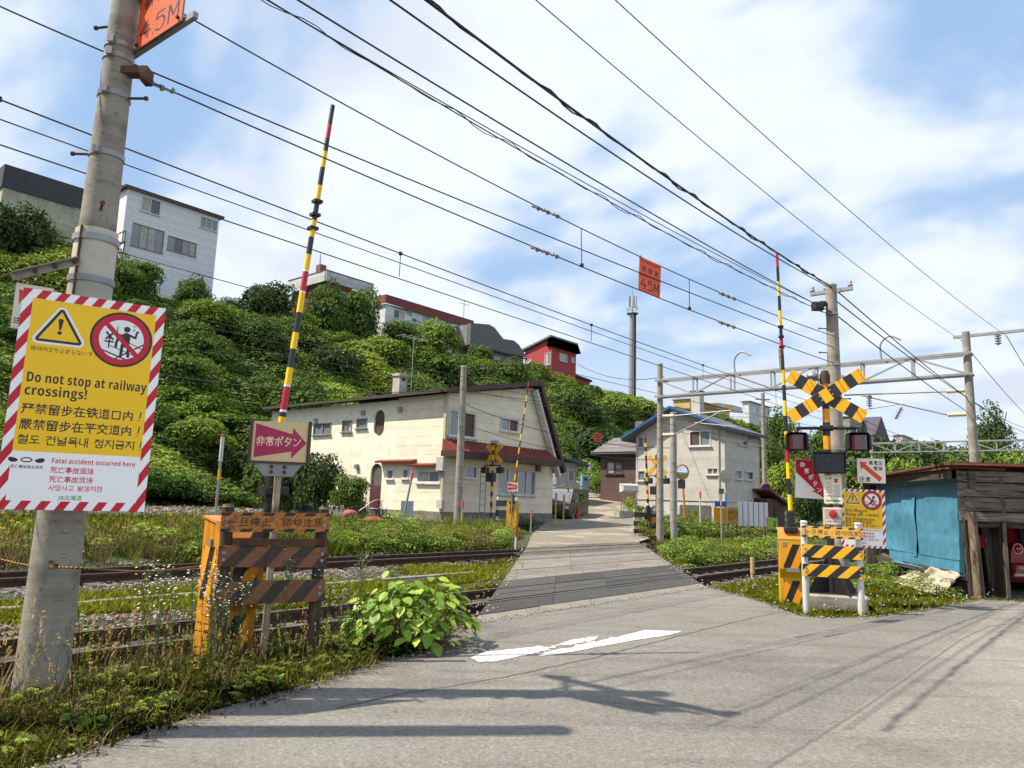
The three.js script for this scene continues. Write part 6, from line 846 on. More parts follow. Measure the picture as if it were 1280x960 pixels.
  // catenary over both tracks
  for (const [v, nm] of [[8.13, 'near'], [14.84, 'far']]) {
    for (let k = -1; k < 3; k++) { const u0 = (uOf(PA.x, PA.z) - 36) + k * 36, u1 = u0 + 36, z = k % 2 ? 0.15 : -0.15; const m0 = P(u0, v + z, 5.3), m1 = P(u1, v - z, 5.3), sag = 0.24; const lb = v < 10 ? 'messenger wire over the track by the road signs' : 'messenger wire over the track by the weeds'; wire(lb, m0, m1, sag, 0.009 + 0.003 * (k > 0), M.copper, wireG.cat);
      const c0 = P(u0, v + z, 4.72), c1 = P(u1, v - z, 4.72); wire(v < 10 ? 'contact wire over the track by the road signs' : 'contact wire over the track by the weeds', c0, c1, 0.03, 0.008 + 0.003 * (k > 0), M.copper, wireG.cat);
      wire(v < 10 ? 'auxiliary wire under the messenger by the road signs' : 'auxiliary wire under the messenger by the weeds', P(u0, v + z, 4.98), P(u1, v - z, 4.98), 0.05, 0.007 + 0.003 * (k > 0), M.copper, wireG.cat);
      for (let j = 0; j < 7; j++) { const f = (j + 0.5) / 7; const p = c0.clone().lerp(c1, f), q = m0.clone().lerp(m1, f).add(V3(0, -4 * sag * f * (1 - f), 0)); if (!seen(p, 10) && !seen(q, 10)) continue; const d = thing('dropper', v < 10 ? 'catenary dropper over the track by the road signs' : 'catenary dropper over the track by the weeds', 'dropper', p, 0, 'droppers of the catenary'); obj('rod', tube(V3(0, 0, 0), V3(0, q.y - p.y, 0), 0.006), M.cable, d); obj('clamp', rb(0.05, 0.05, 0.05, 0, q.y - p.y, 0, 0.01), M.cable, d); } }
  }
  // house service cables
  const hp = at(577, 486, 33.6); wire('service cable sagging from left hillside to pole before cream house', at(120, 452, 30), hp, 0.6, 0.02, M.cable, wireG.small); wire('rust coloured cable above the sagging service cable', at(150, 418, 30), at(577, 476, 33.6), 0.4, 0.013, M.copper, wireG.small);
  wire('upper cable from cream house pole crossing the gable wall', at(580, 489, 33.6), at(1010, 520, 60), 0.5, 0.016, M.cable, wireG.small); wire('lower cable from cream house pole crossing the gable wall', at(580, 505, 33.6), at(840, 560, 34.6), 0.5, 0.014, M.cable, wireG.small); wire('lowest cable from cream house pole crossing the gable wall', at(580, 530, 33.6), at(828, 575, 33.6), 0.4, 0.012, M.cable, wireG.small);
  wire('distant cable rising toward phone mast behind red house', at(722, 455, 118), at(830, 471, 90), 1.2, 0.04, M.cable, wireG.small);
}
// ---------------------------------------------------------------- blue shed and timber garage
const C0 = G(1213, 746), C1 = at(1097, 640, 19.4); C1.y = 0; C0.y = 0;
{
  const d = C1.clone().sub(C0), W = Math.hypot(d.x, d.z), turn = Math.atan2(d.z, -d.x); // local +x runs from C1 (far) to C0 (near)
  const t = thing('blue_shed', 'low shed clad in wrinkled turquoise metal sheets on timber beams', 'shed', C1, turn);
  const cladM = mat(C(0.08, 0.29, 0.45), 0.5, { map: grimeT, bumpMap: grimeT, bumpScale: 0.02 });
  const sheetG = (x0, x1, y0, y1, z, seed) => { const g = new THREE.PlaneGeometry(x1 - x0, y1 - y0, 28, 20).translate((x0 + x1) / 2, (y0 + y1) / 2, z), p = g.attributes.position; for (let i = 0; i < p.count; i++) { const x = p.getX(i), y = p.getY(i), e = Math.min(x - x0, x1 - x, y - y0, y1 - y); p.setZ(i, z + 0.07 * (fbm(x * 1.4 + seed, y * 2.0, 3) - 0.5) + 0.03 * Math.abs(vn(x * 5 + seed, y * 4) - 0.5) + (e < 0.03 ? 0.012 : 0)); } g.computeVertexNormals(); return g; };
  const yT = 2.26, yB = 0.42;
  [[0.02, 2.0, yB + 0.22, yT - 0.35, 0.03, 3], [1.96, 2.75, yB + 0.16, yT - 0.36, 0.055, 8], [2.7, W - 0.02, yB + 0.16, yT - 0.38, 0.035, 14], [0.9, W - 0.01, yB - 0.06, yB + 0.24, 0.06, 21], [0.02, W - 0.01, yT - 0.42, yT - 0.02, 0.0, 27]].forEach((a) => obj('metal_sheet', sheetG(...a), cladM, t));
  obj('frame_wall', bx(W, yT - yB, 0.06, W / 2, (yT + yB) / 2, -0.07), M.woodGrey, t);
  obj('sill_beam', bx(W + 0.1, 0.14, 0.16, W / 2, yB - 0.06, -0.02), M.woodDark, t); for (const x of [0.3, 1.6, 2.9, 4.2]) if (x < W) obj('foot_post', bx(0.14, yB, 0.14, x, yB / 2 - 0.1, -0.05), M.woodDark, t);
  obj('eave_board', bx(W + 0.3, 0.16, 0.05, W / 2 - 0.05, yT + 0.03, 0.26), M.woodDark, t); const rf = obj('roof', bx(W + 0.4, 0.05, 1.0, W / 2 - 0.05, yT + 0.16, -0.2, -0.03), M.rust, t); obj('roof_edge', bx(W + 0.42, 0.035, 0.06, W / 2 - 0.05, yT + 0.145, 0.31), col(C(0.34, 0.11, 0.06)), rf);
  obj('rear_wall', [bx(0.06, yT, 0.6, 0, yT / 2, -0.4), bx(W, yT, 0.06, W / 2, yT / 2, -0.68)], M.woodPostGrey, t);
  // tarpaulin slumped against the shed foot
  const q = at(1178, 738, 14.9); q.y = 0; const tp = thing('tarpaulin', 'crumpled cream tarpaulin slumped on the grass under the blue shed', 'tarpaulin', V3(C0.x, 0, C0.z).lerp(C1, 0.28), turn);
  const g = new THREE.PlaneGeometry(2.4, 0.9, 60, 26), p = g.attributes.position; for (let i = 0; i < p.count; i++) { const x = p.getX(i), f = (p.getY(i) + 0.45) / 0.9, n = fbm(x * 3 + 5, f * 3, 4), r = Math.abs(vn(x * 6, f * 5) - 0.5); p.setXYZ(i, x, Math.max(-0.03, f * (0.42 - 0.16 * sst(0.2, -1.2, x)) + 0.16 * (n - 0.5) * f - 0.02), 0.46 - 0.42 * f + 0.2 * (n - 0.5) + 0.12 * r); } g.computeVertexNormals(); obj('cloth', g, mat(C(0.46, 0.42, 0.33), 0.9, { map: grimeT }), tp); obj('bundle', rb(2.0, 0.3, 0.3, 0.1, 0.12, -0.05, 0.05), M.woodDark, tp);
}
{
  const t = thing('garage', 'open fronted garage of grey weathered boards holding a red car', 'garage', C0, -0.12), W = 4.2, H = 2.42, D = 5.2;
  const bm = [0.16, 0.20, 0.24].map((k) => mat(C(k * 1.35, k * 1.28, k * 1.18), 0.9, { map: woodT, bumpMap: woodB, bumpScale: 0.012 }));
  [[1.50, 0.19, 0.03, 1], [1.735, 0.27, 0.0, 0], [2.01, 0.27, 0.01, 1], [2.265, 0.22, 0.0, 2]].forEach(([y, h, z, k]) => obj('header_board', rb(W, h - 0.012, 0.035, W / 2 - 0.12, y, z, 0.005), bm[k], t));
  obj('cleat', rb(0.13, 0.36, 0.05, 0.14, 2.2, 0.04, 0.01), bm[0], t); obj('soffit_beam', bx(W, 0.12, 0.16, W / 2, 1.36, -0.12), M.woodDark, t);
  const log = new THREE.CylinderGeometry(0.09, 0.12, 1.62, 12, 8), lp = log.attributes.position; for (let i = 0; i < lp.count; i++) { const x = lp.getX(i), y = lp.getY(i), z = lp.getZ(i), k = 1 + 0.16 * (fbm(y * 3, Math.atan2(z, x) * 2, 3) - 0.5); lp.setXYZ(i, x * k - 0.03 * y, y, z * k); } log.computeVertexNormals(); obj('log_post', log.translate(0.12, 0.78, 0.0), M.woodLog, t);
  obj('edge_batten', bx(0.05, 1.5, 0.06, -0.03, 0.74, 0.02, 0, 0, 0.04), M.woodPost, t); obj('inner_post', bx(0.17, 1.45, 0.1, 0.62, 0.7, -0.5, 0, 0, 0.09), M.woodPostGrey, t);
  for (const x of [0.78, W - 0.15]) obj('side_wall', bx(0.06, H, D - 0.7, x, H / 2, -D / 2 - 0.4), M.woodPostGrey, t); obj('back_wall', bx(W, H, 0.06, W / 2 - 0.1, H / 2, -D), M.woodPostGrey, t);
  const rf = obj('roof', bx(W + 0.5, 0.05, D + 0.5, W / 2 - 0.1, H + 0.01, -D / 2 + 0.1, -0.02), M.rust, t); obj('roof_edge', bx(W + 0.5, 0.03, 0.05, W / 2 - 0.1, H + 0.05, 0.38), col(C(0.34, 0.11, 0.06)), rf);
  obj('floor', bx(W - 0.2, 0.03, D, W / 2 - 0.1, -0.015, -D / 2 - 0.02), col(C(0.22, 0.20, 0.18)), t);
  const bxo = thing('red_box', 'small red metal box fixed to inner garage post', 'box', C0.clone().add(V3(0.46, 1.02, -0.35)), 0.1); obj('case', rb(0.22, 0.24, 0.14, 0, 0, 0, 0.015), col(C(0.36, 0.02, 0.02), 0.4), bxo); obj('latch', rb(0.03, 0.06, 0.03, 0.07, 0.02, 0.08, 0.005), M.galv, bxo);
  const cr = thing('crate', 'grey crate standing behind the leaning inner garage post', 'crate', C0.clone().add(V3(1.1, 0, -1.1)), 0.3); for (const y of [0.08, 0.22, 0.36]) obj('slat', rb(0.5, 0.11, 0.36, 0, y, 0, 0.01), M.woodGrey, cr);
}
// ---------------------------------------------------------------- cars
function wheel(parent, x, y, z, r, w) { const k = obj('wheel', [new THREE.TorusGeometry(r - 0.06, 0.062, 10, 24).rotateY(Math.PI / 2).translate(x, y, z), new THREE.CylinderGeometry(r - 0.05, r - 0.05, w, 20).rotateZ(Math.PI / 2).translate(x, y, z)], M.black, parent); obj('rim', new THREE.CylinderGeometry(r * 0.6, r * 0.6, w + 0.02, 16).rotateZ(Math.PI / 2).translate(x, y, z), M.galv, k); }
{ // red hatchback, tail to the road
  const p = C0.clone().add(V3(2.2, 0, -1.1)), t = thing('red_car', 'dark red hatchback parked nose first inside the timber garage', 'car', p, 0.03), paint = phys(C(0.22, 0.008, 0.022), 0.3, { clearcoat: 1, clearcoatRoughness: 0.05 }), W = 1.46;
  const prof = [[0.0, 0.34], [0.0, 0.62], [-0.04, 0.86], [0.03, 0.95], [0.22, 1.42], [0.42, 1.5], [1.9, 1.5], [2.5, 1.02], [3.25, 0.86], [3.36, 0.62], [3.36, 0.3], [0.05, 0.28]];
  obj('body', ext(prof, W - 0.16, 0.08).translate(0, 0, -(W - 0.16) / 2).rotateY(Math.PI / 2), paint, t);
  obj('rear_window', ext([[-0.5, 1.0], [0.5, 1.0], [0.44, 1.38], [-0.44, 1.38]], 0.02).rotateX(-0.38).translate(0, 0.05, 0.475), M.glassDark, t);
  for (const s of [-1, 1]) { const l = obj('tail_light', [sphere(0.1, s * 0.6, 0.88, 0.1, 16, 10)], phys(C(0.5, 0.01, 0.012), 0.1, { clearcoat: 1 }), t); obj('tail_light_ring', new THREE.TorusGeometry(0.1, 0.012, 6, 20).translate(s * 0.6, 0.88, 0.14), M.alu, l); obj('side_window', bx(0.02, 0.34, 1.5, s * (W / 2 - 0.004), 1.2, -1.1), M.glassDark, t); }
  const bp = obj('bumper', rb(W, 0.26, 0.16, 0, 0.47, 0.07, 0.05), paint, t); obj('bumper_strip', rb(W * 0.98, 0.05, 0.05, 0, 0.36, 0.14, 0.012), M.white, bp); for (const s of [-1, 1]) obj('reflector', rb(0.2, 0.07, 0.03, s * 0.52, 0.5, 0.15, 0.01), col(C(0.6, 0.55, 0.5), 0.3), bp);
  obj('tailgate_trim', rb(0.66, 0.04, 0.03, 0.0, 0.83, 0.1, 0.01), M.alu, t); obj('licence_plate', rb(0.33, 0.165, 0.015, 0, 0.68, 0.09, 0.004), M.yellow, t);
  for (const s of [-1, 1]) for (const z of [-0.55, -2.75]) wheel(t, s * (W / 2 - 0.1), 0.28, z, 0.28, 0.16);
}
{ // kei van beside the cream house
  const p = gAt(704, 651, 43), t = thing('kei_van', 'dark olive van with roof rack parked behind the cream house wall', 'van', p.add(V3(-0.25, 0, -0.6)), -0.42), paint = phys(C(0.06, 0.057, 0.042), 0.5, { clearcoat: 0.2 }), W = 1.46;
  obj('body', ext([[0, 0.3], [-0.02, 0.9], [0.16, 1.08], [0.62, 1.78], [0.8, 1.84], [3.3, 1.86], [3.38, 0.9], [3.36, 0.3]], W - 0.1, 0.05).translate(0, 0, -(W - 0.1) / 2).rotateY(Math.PI / 2), paint, t);
  obj('windscreen', ext([[-0.62, 0], [0.62, 0], [0.56, 0.74], [-0.56, 0.74]], 0.02).rotateX(-0.58).translate(0, 1.1, -0.1), M.glassGrey, t);
  for (const s of [-1, 1]) { obj('side_window', ext([[0.45, 1.12], [1.35, 1.12], [1.35, 1.62], [0.78, 1.62]], 0.02).translate(0, 0, -0.01).rotateY(Math.PI / 2).translate(s * (W / 2 + 0.002), 0, 0), M.glassGrey, t); obj('headlight', rb(0.26, 0.2, 0.05, s * 0.54, 0.78, 0.05, 0.02), M.alu, t); obj('mirror', rb(0.12, 0.2, 0.1, s * (W / 2 + 0.1), 1.2, -0.3, 0.03), M.black, t); obj('side_window', bx(0.02, 0.42, 1.5, s * (W / 2 + 0.004), 1.36, -2.3), M.glassDark, t); }
  obj('bumper', rb(W, 0.24, 0.16, 0, 0.42, 0.04, 0.04), M.black, t); for (const s of [-1, 1]) for (const z of [-0.5, -2.8]) wheel(t, s * (W / 2 - 0.08), 0.28, z, 0.28, 0.18);
  obj('roof_rack', [...[-0.9, -1.7, -2.5].map((z) => bx(W, 0.05, 0.06, 0, 2.02, z)), tube(V3(-0.6, 2.08, -0.5), V3(-0.6, 2.08, -3.0), 0.03), tube(V3(0.6, 2.08, -0.5), V3(0.6, 2.08, -3.0), 0.03), tube(V3(0.2, 2.08, -0.3), V3(0.2, 2.08, -3.0), 0.04), ...[-0.6, 0.6].flatMap((x) => [-0.9, -2.5].map((z) => bx(0.05, 0.2, 0.05, x, 1.94, z)))], M.steel, t);
}
{ const p = gAt(722, 648, 44), t = thing('traffic_cone', 'red traffic cone standing at the lane edge by the van', 'traffic cone', p, 0); obj('cone', lathe([[0.17, 0.03], [0.05, 0.86], [0.03, 0.92], [0, 0.92]], 16), col(C(0.55, 0.03, 0.02), 0.5), t); obj('base', rb(0.42, 0.05, 0.42, 0, 0.025, 0, 0.012), col(C(0.45, 0.03, 0.02)), t); }
// ---------------------------------------------------------------- small things along the far side
function stake(label, px, py, D, h, c, top, g) { const p = gAt(px, py, D), t = thing('stake', label, 'stake', p, 0, g); obj('post', tube(V3(0, -0.2, 0), V3(0.02, h, 0), 0.035), c, t); if (top) obj('ribbon', [tube(V3(0.02, h - 0.35, 0), V3(0.02, h, 0), 0.05)], top, t); }
const pink = col(C(0.7, 0.12, 0.14));
stake('yellow stake with pink ribbon near the concrete pole by cream house', 577, 651, 33, 1.3, M.yellowStripe, pink); stake('yellow stake with pink ribbon at the cream house end wall', 694, 652, 40, 1.7, M.yellowStripe, pink); stake('yellow stake with pink ribbon between house end wall and lane', 704, 650, 40.5, 1.6, M.yellowStripe, pink);
stake('grey steel stake with orange cap at the lane edge', 663, 670, 33, 1.1, M.steel, col(C(0.6, 0.2, 0.03))); stake('short stake banded red and white at the deck corner', 644, 689, 24.5, 0.95, M.white, col(C(0.65, 0.05, 0.04))); stake('pale stake with round top on right of the deck', 940, 728, 16.5, 0.55, col(C(0.55, 0.45, 0.3)), col(C(0.6, 0.4, 0.2)));
stake('thin white stake before the grey house wall', 875, 650, 39, 2.3, M.white, pink);
{ // leaning rod with notice panel
  const p = gAt(501, 662, 31), t = thing('leaning_rod', 'dark rod leaning over with red tape before cream house', 'rod', p, 0), q = at(516.5, 588, 31).sub(p); obj('rod', tube(V3(0, -0.1, 0), q, 0.045), M.steel, t); obj('tape', tube(q.clone().multiplyScalar(0.85), q.clone().multiplyScalar(0.95), 0.06), pink, t);
  const b = gAt(508, 652, 32.5), t2 = thing('notice_panel', 'pale blue white panel standing in weeds before cream house', 'panel', b, 0.3); const h = hy(508, 626, 32.5) - b.y; obj('board', rb(0.55, h - 0.1, 0.03, 0, h / 2 + 0.05, 0, 0.005), col(C(0.50, 0.58, 0.66)), t2); for (const s of [-0.2, 0.2]) obj('leg', bx(0.04, h, 0.04, s, h / 2 - 0.1, -0.04), M.woodGrey, t2);
  const r = gAt(466, 655, 34), t3 = thing('upturned_tub', 'orange red upturned tub lying beside cream house doorway', 'tub', r, 0.4); obj('shell', sphere(0.55, 0, -0.06, 0, 20, 10).scale(1, 0.5, 0.7), col(C(0.55, 0.07, 0.035), 0.5), t3); obj('rim', new THREE.TorusGeometry(0.56, 0.035, 6, 24).rotateX(Math.PI / 2).scale(1, 1, 0.7).translate(0, 0.06, 0), col(C(0.5, 0.1, 0.06)), t3);
  const k = gAt(437, 655, 36), t4 = thing('cart', 'pink covered hand cart with steel handle by cream house', 'cart', k, 0.2); obj('cover', sphere(0.3, 0, 0.28, 0, 16, 10).scale(1.2, 0.8, 0.8), col(C(0.55, 0.10, 0.16)), t4); obj('handle', path([V3(0.4, 0.4, 0), V3(1.2, 0.95, 0), V3(1.5, 0.9, 0)], 0.025, 6), M.galv, t4); for (const s of [-1, 1]) obj('wheel', new THREE.TorusGeometry(0.14, 0.03, 6, 14).translate(0, 0.15, s * 0.3), M.black, t4);
}
{ // convex mirror on orange post
  const b = gAt(858, 652, 38), D = 38, t = thing('convex_mirror', 'round convex road mirror on slim orange post before grey house', 'traffic mirror', b, 0.25), y = hy(850.5, 590, D) - b.y, dx = at(850.5, 590, D).x - b.x;
  obj('post', tube(V3(0, -0.2, 0), V3(dx * 0.75, y - 0.1, 0), 0.05), M.orange, t); const rim = obj('mirror_hood', [new THREE.TorusGeometry(0.36, 0.045, 8, 28).translate(dx, y, 0.1), new THREE.CylinderGeometry(0.36, 0.3, 0.08, 24).rotateX(Math.PI / 2).translate(dx, y, 0.04)], M.orange, t);
  obj('mirror_glass', sphere(1.0, 0, 0, 0, 32, 32).scale(0.34, 0.34, 0.1).translate(dx, y, 0.1), mat(C(0.8, 0.8, 0.8), 0.04, { metalness: 1 }), rim); obj('name_plate', rb(0.42, 0.44, 0.02, dx, y - 0.62, 0.06, 0.005), col(C(0.10, 0.105, 0.11)), t);
}
{ // boards and signs before the grey house
  const D = 40, B = (px, py, d = D) => gAt(px, py, d);
  const bd = (name, label, x0, x1, y0, y1, c, d = D, o = {}) => { const b = B((x0 + x1) / 2, y1, d), w = at(x1, y1, d).x - at(x0, y1, d).x, yb = hy((x0 + x1) / 2, y1, d) - b.y, h = hy(x0, y0, d) - hy(x0, y1, d), t = thing(name, label, 'board', b, o.turn ?? 0.1); obj('board', rb(w, h, 0.04, 0, yb + h / 2, 0, 0.006), c, t); for (const s of [-1, 1]) obj('leg', bx(0.06, yb + h * 0.8 + 0.3, 0.06, s * w * 0.4, (yb + h * 0.8 + 0.3) / 2 - 0.3, -0.06), M.woodGrey, t); if (o.more) o.more(t, w, yb, h); };
  bd('site_board', 'bright orange yellow board standing left of the ochre board', 892, 908.5, 634.5, 655, col(C(0.75, 0.35, 0.012))); bd('site_board', 'ochre weathered board between orange board and white panel', 909, 923, 634, 655, col(C(0.50, 0.32, 0.06), 0.8, rustT));
  bd('white_panel', 'wide white corrugated panel beside ochre board and red roofed hut', 921.5, 961, 628, 658, mat(C(0.62, 0.65, 0.70), 0.5, { map: ribT, bumpMap: ribB, bumpScale: 0.03 }), 41);
  bd('parking_board', 'small blue and white parking board above the orange board', 893, 908, 626.5, 633.5, flat(canvasTex(256, 128, (g, w, h) => { g.fillStyle = '#2a4f9c'; g.fillRect(0, 0, w, h); g.fillStyle = '#f2f2f2'; g.fillRect(8, 40, w - 16, 80); g.fillStyle = '#2a4f9c'; g.font = 'bold 60px sans-serif'; g.fillText('P', 100, 100); }), 0.5), 41.5);
  const fish = (label, x0, x1, y0, y1, d, flip) => { const b = B((x0 + x1) / 2, y1 + 8, d), w = at(x1, y1, d).x - at(x0, y1, d).x, yc = hy((x0 + x1) / 2, (y0 + y1) / 2, d) - b.y, h = hy(x0, y0, d) - hy(x0, y1, d), t = thing('garden_banner', label, 'banner', b, 0.1); const f = obj('cloth', new THREE.PlaneGeometry(w, h, 8, 6), flat(canvasTex(160, 140, (g, W, H) => { g.fillStyle = '#7fb84a'; g.fillRect(0, 0, W, H); g.fillStyle = '#cf5a3a'; g.beginPath(); g.arc(60, 70, 26, 0, 7); g.fill(); g.fillStyle = '#e8d070'; g.beginPath(); g.arc(60, 70, 12, 0, 7); g.fill(); g.fillStyle = '#3f7a2a'; g.fillRect(100, 30, 36, 80); }), 0.8), t, true); f.position.y = yc; f.rotation.z = flip ? -0.15 : 0.12; obj('pole', tube(V3(-w / 2, -0.1, 0), V3(-w / 2, yc + h * 0.55, 0), 0.025), M.woodTan, t); obj('pole', tube(V3(w / 2, -0.1, 0), V3(w / 2, yc + h * 0.55, 0), 0.025), M.woodTan, t); };
  fish('small green banner with red blossom before the grey garage', 861, 873.5, 637, 647.5, 41, 0); fish('green banner with red blossom beside red roofed hut', 958.5, 972.5, 647, 661.5, 39, 1);
  const sp = (label, px, yb, yt, d, head) => { const b = B(px, yb, d), h = hy(px, yt, d) - b.y, t = thing('sign_post', label, 'sign', b, 0); obj('post', tube(V3(0, -0.2, 0), V3(0, h, 0), 0.04), M.concPale, t); head(t, h); };
  sp('slim pale post with small green board before orange board', 902, 668, 611, 36, (t, h) => panel(t, 0.24, 0.24, canvasTex(64, 64, (g) => { g.fillStyle = '#3c5a48'; g.fillRect(0, 0, 64, 64); }), { y: h - 0.12, z: 0.06 }));
  sp('grey post carrying a round plate before grey house corner', 908, 658, 588, 42, (t, h) => { obj('round_plate', new THREE.CylinderGeometry(0.38, 0.38, 0.03, 24).rotateX(Math.PI / 2).translate(0, h - 0.35, 0.06), col(C(0.42, 0.42, 0.40)), t); panel(t, 0.16, 0.5, canvasTex(64, 200, (g) => { g.fillStyle = '#4fa0c0'; g.fillRect(0, 0, 64, 200); }), { y: h - 1.5, z: 0.06 }); });
  const hut = B(962, 668, 47), t = thing('red_hut', 'small dark red hut with sloping roof behind the white panel', 'hut', hut, RAILROT); obj('wall', bx(3, 2.2, 2.4, 1.2, 1.1, -1.2), col(C(0.12, 0.03, 0.03)), t); obj('roof', bx(3.6, 0.12, 3.0, 1.2, 2.3, -1.2, 0, 0, -0.25), col(C(0.20, 0.05, 0.045)), t); obj('door', bx(0.7, 1.7, 0.04, 1.2, 0.85, 0.03), M.woodDark, t);
  // dark plank before the house with red lantern
  const la = B(872, 655, 41.2), tl = thing('garden_lantern', 'red lantern on a short stick near the green banner', 'lantern', la, 0); obj('stick', tube(V3(0, -0.1, 0), V3(0, 0.8, 0), 0.02), M.woodDark, tl); obj('shade', lathe([[0.22, 0], [0.1, 0.22], [0.03, 0.3], [0, 0.3]], 12).translate(0, 0.75, 0), col(C(0.45, 0.03, 0.06)), tl);
}
{ // garden under the brown house
  const b = gAt(730.5, 623, 56), t = thing('blue_locker', 'tall pale blue steel locker at the lane bend', 'locker', b, 0.15), h = hy(730, 594, 56) - b.y; obj('case', rb(0.56, h + 0.3, 0.5, 0, h / 2 - 0.15, 0, 0.02), col(C(0.30, 0.52, 0.68), 0.4), t); obj('door', rb(0.44, h - 0.3, 0.02, 0, h / 2, 0.26, 0.005), col(C(0.33, 0.55, 0.70), 0.4), t); obj('grille', bx(0.2, 0.2, 0.02, 0, h - 0.3, 0.275), M.black, t);
  const w = gAt(722, 618, 58), t2 = thing('striped_board', 'white board with dark slanting bars beside the blue locker', 'board', w, 0.3); panel(t2, 0.6, 0.8, canvasTex(120, 160, (g) => { g.fillStyle = '#e8e8e4'; g.fillRect(0, 0, 120, 160); g.strokeStyle = '#333'; g.lineWidth = 12; for (let k = 0; k < 4; k++) { g.beginPath(); g.moveTo(20 + k * 28, 20); g.lineTo(10 + k * 28, 140); g.stroke(); } }), { y: 0.6 }); obj('leg', bx(0.05, 0.9, 0.05, 0, 0.3, -0.05), M.woodGrey, t2);
  const o = gAt(786, 640, 46), t3 = thing('oil_tank', 'white rounded oil tank on steel legs before the brown house', 'tank', o, 0.25), y = hy(786, 610, 46) - o.y; obj('tank', rb(1.15, 0.52, 0.5, 0, y, 0, 0.11), M.white, t3); obj('filler_cap', tube(V3(0.1, y + 0.26, 0), V3(0.1, y + 0.36, 0), 0.05), M.galv, t3); for (const sx of [-0.42, 0.42]) for (const sz of [-0.18, 0.18]) obj('leg', bx(0.04, y, 0.04, sx, y / 2 - 0.15, sz), M.steel, t3);
  const c = gAt(782, 641, 45.2), t4 = thing('planter', 'long concrete planter box at lane edge under the oil tank', 'planter', c, 0.5); obj('trough', rb(1.5, 0.55, 0.5, 0.1, 0.2, 0, 0.02), M.concPale, t4); obj('soil', bx(1.4, 0.04, 0.4, 0.1, 0.47, 0), M.woodDark, t4);
  const gm = gAt(772, 641, 45), t5 = thing('green_mat', 'bright green mat on the ground at lane edge', 'mat', gm.add(V3(0, 0.02, 0)), 0.5); obj('turf', rb(0.9, 0.05, 0.6, 0, 0.05, 0, 0.01), col(C(0.01, 0.28, 0.07)), t5);
  // retaining wall with pale posts behind the lane
  const r0 = at(690, 604, 74), t6 = thing('retaining_wall', 'dark retaining wall with row of pale posts at hill foot', 'wall', r0, RAILROT); obj('wall', bx(16, 2.4, 0.5, 5, -0.2, 0), M.woodDark, t6); for (let k = 0; k < 6; k++) obj('post', bx(0.28, 3.6, 0.3, -2 + k * 2.7, 0.6, 0.4), M.concPale, t6);
  const s0 = gAt(700, 640, 52), t7 = thing('lean_to', 'small grey lean-to with blue roof behind the cream house', 'shed', s0, RAILROT); obj('wall', bx(2.4, 2.6, 3, 0, 1.6, -1), col(C(0.42, 0.43, 0.44)), t7); obj('roof', bx(3.6, 0.14, 3.8, 0.5, 3.0, -1, 0, 0, -0.12), col(C(0.05, 0.12, 0.22)), t7); obj('window', bx(0.5, 0.7, 0.05, 0.5, 2.0, 0.51), M.glassGrey, t7); obj('window_frame', bx(0.64, 0.84, 0.03, 0.5, 2.0, 0.505), M.white, t7);
  // far height limit sign seen end on above the brown house
  const f = at(747, 547, 50), t8 = thing('height_limit_sign', 'small distant orange red plate hanging above the brown house roof', 'sign', f, 0.1); panel(t8, 0.55, 0.6, canvasTex(96, 104, (g) => { g.fillStyle = '#c0452a'; g.fillRect(0, 0, 96, 104); g.fillStyle = '#3a241e'; for (let k = 0; k < 3; k++) g.fillRect(14, 18 + k * 28, 68, 10); }), {}); obj('hanger', [tube(V3(-0.2, 0.3, 0), V3(-0.2, 0.6, 0), 0.02), tube(V3(0.2, 0.3, 0), V3(0.2, 0.6, 0), 0.02)], M.cable, t8);
}

// ================================================================ vegetation and ballast
function inPoly(x, z, pts) { let c = false; for (let i = 0, j = pts.length - 1; i < pts.length; j = i++) { const a = pts[i], b = pts[j]; if ((a.z > z) !== (b.z > z) && x < (b.x - a.x) * (z - a.z) / (b.z - a.z) + a.x) c = !c; } return c; }
function onRoad(x, z, m = 0) { const v = vOf(x, z), u = uOf(x, z); if (v > 6.2 && v < 17.5 && u > uL(v) - m && u < uR(v) + m) return true; if (v >= 16.5 && nearRoad(x, z)[0] < 2.6 + m) return true; return inPoly(x, z, roadPoly); }
const inRect = (px, py, x0, x1, y0, y1) => px > x0 && px < x1 && py > y0 && py < y1;
function mergeLeaves(list) { // list of {pos:[...], nor, col}
  let n = 0; for (const l of list) n += l.length / 3; return n;
}
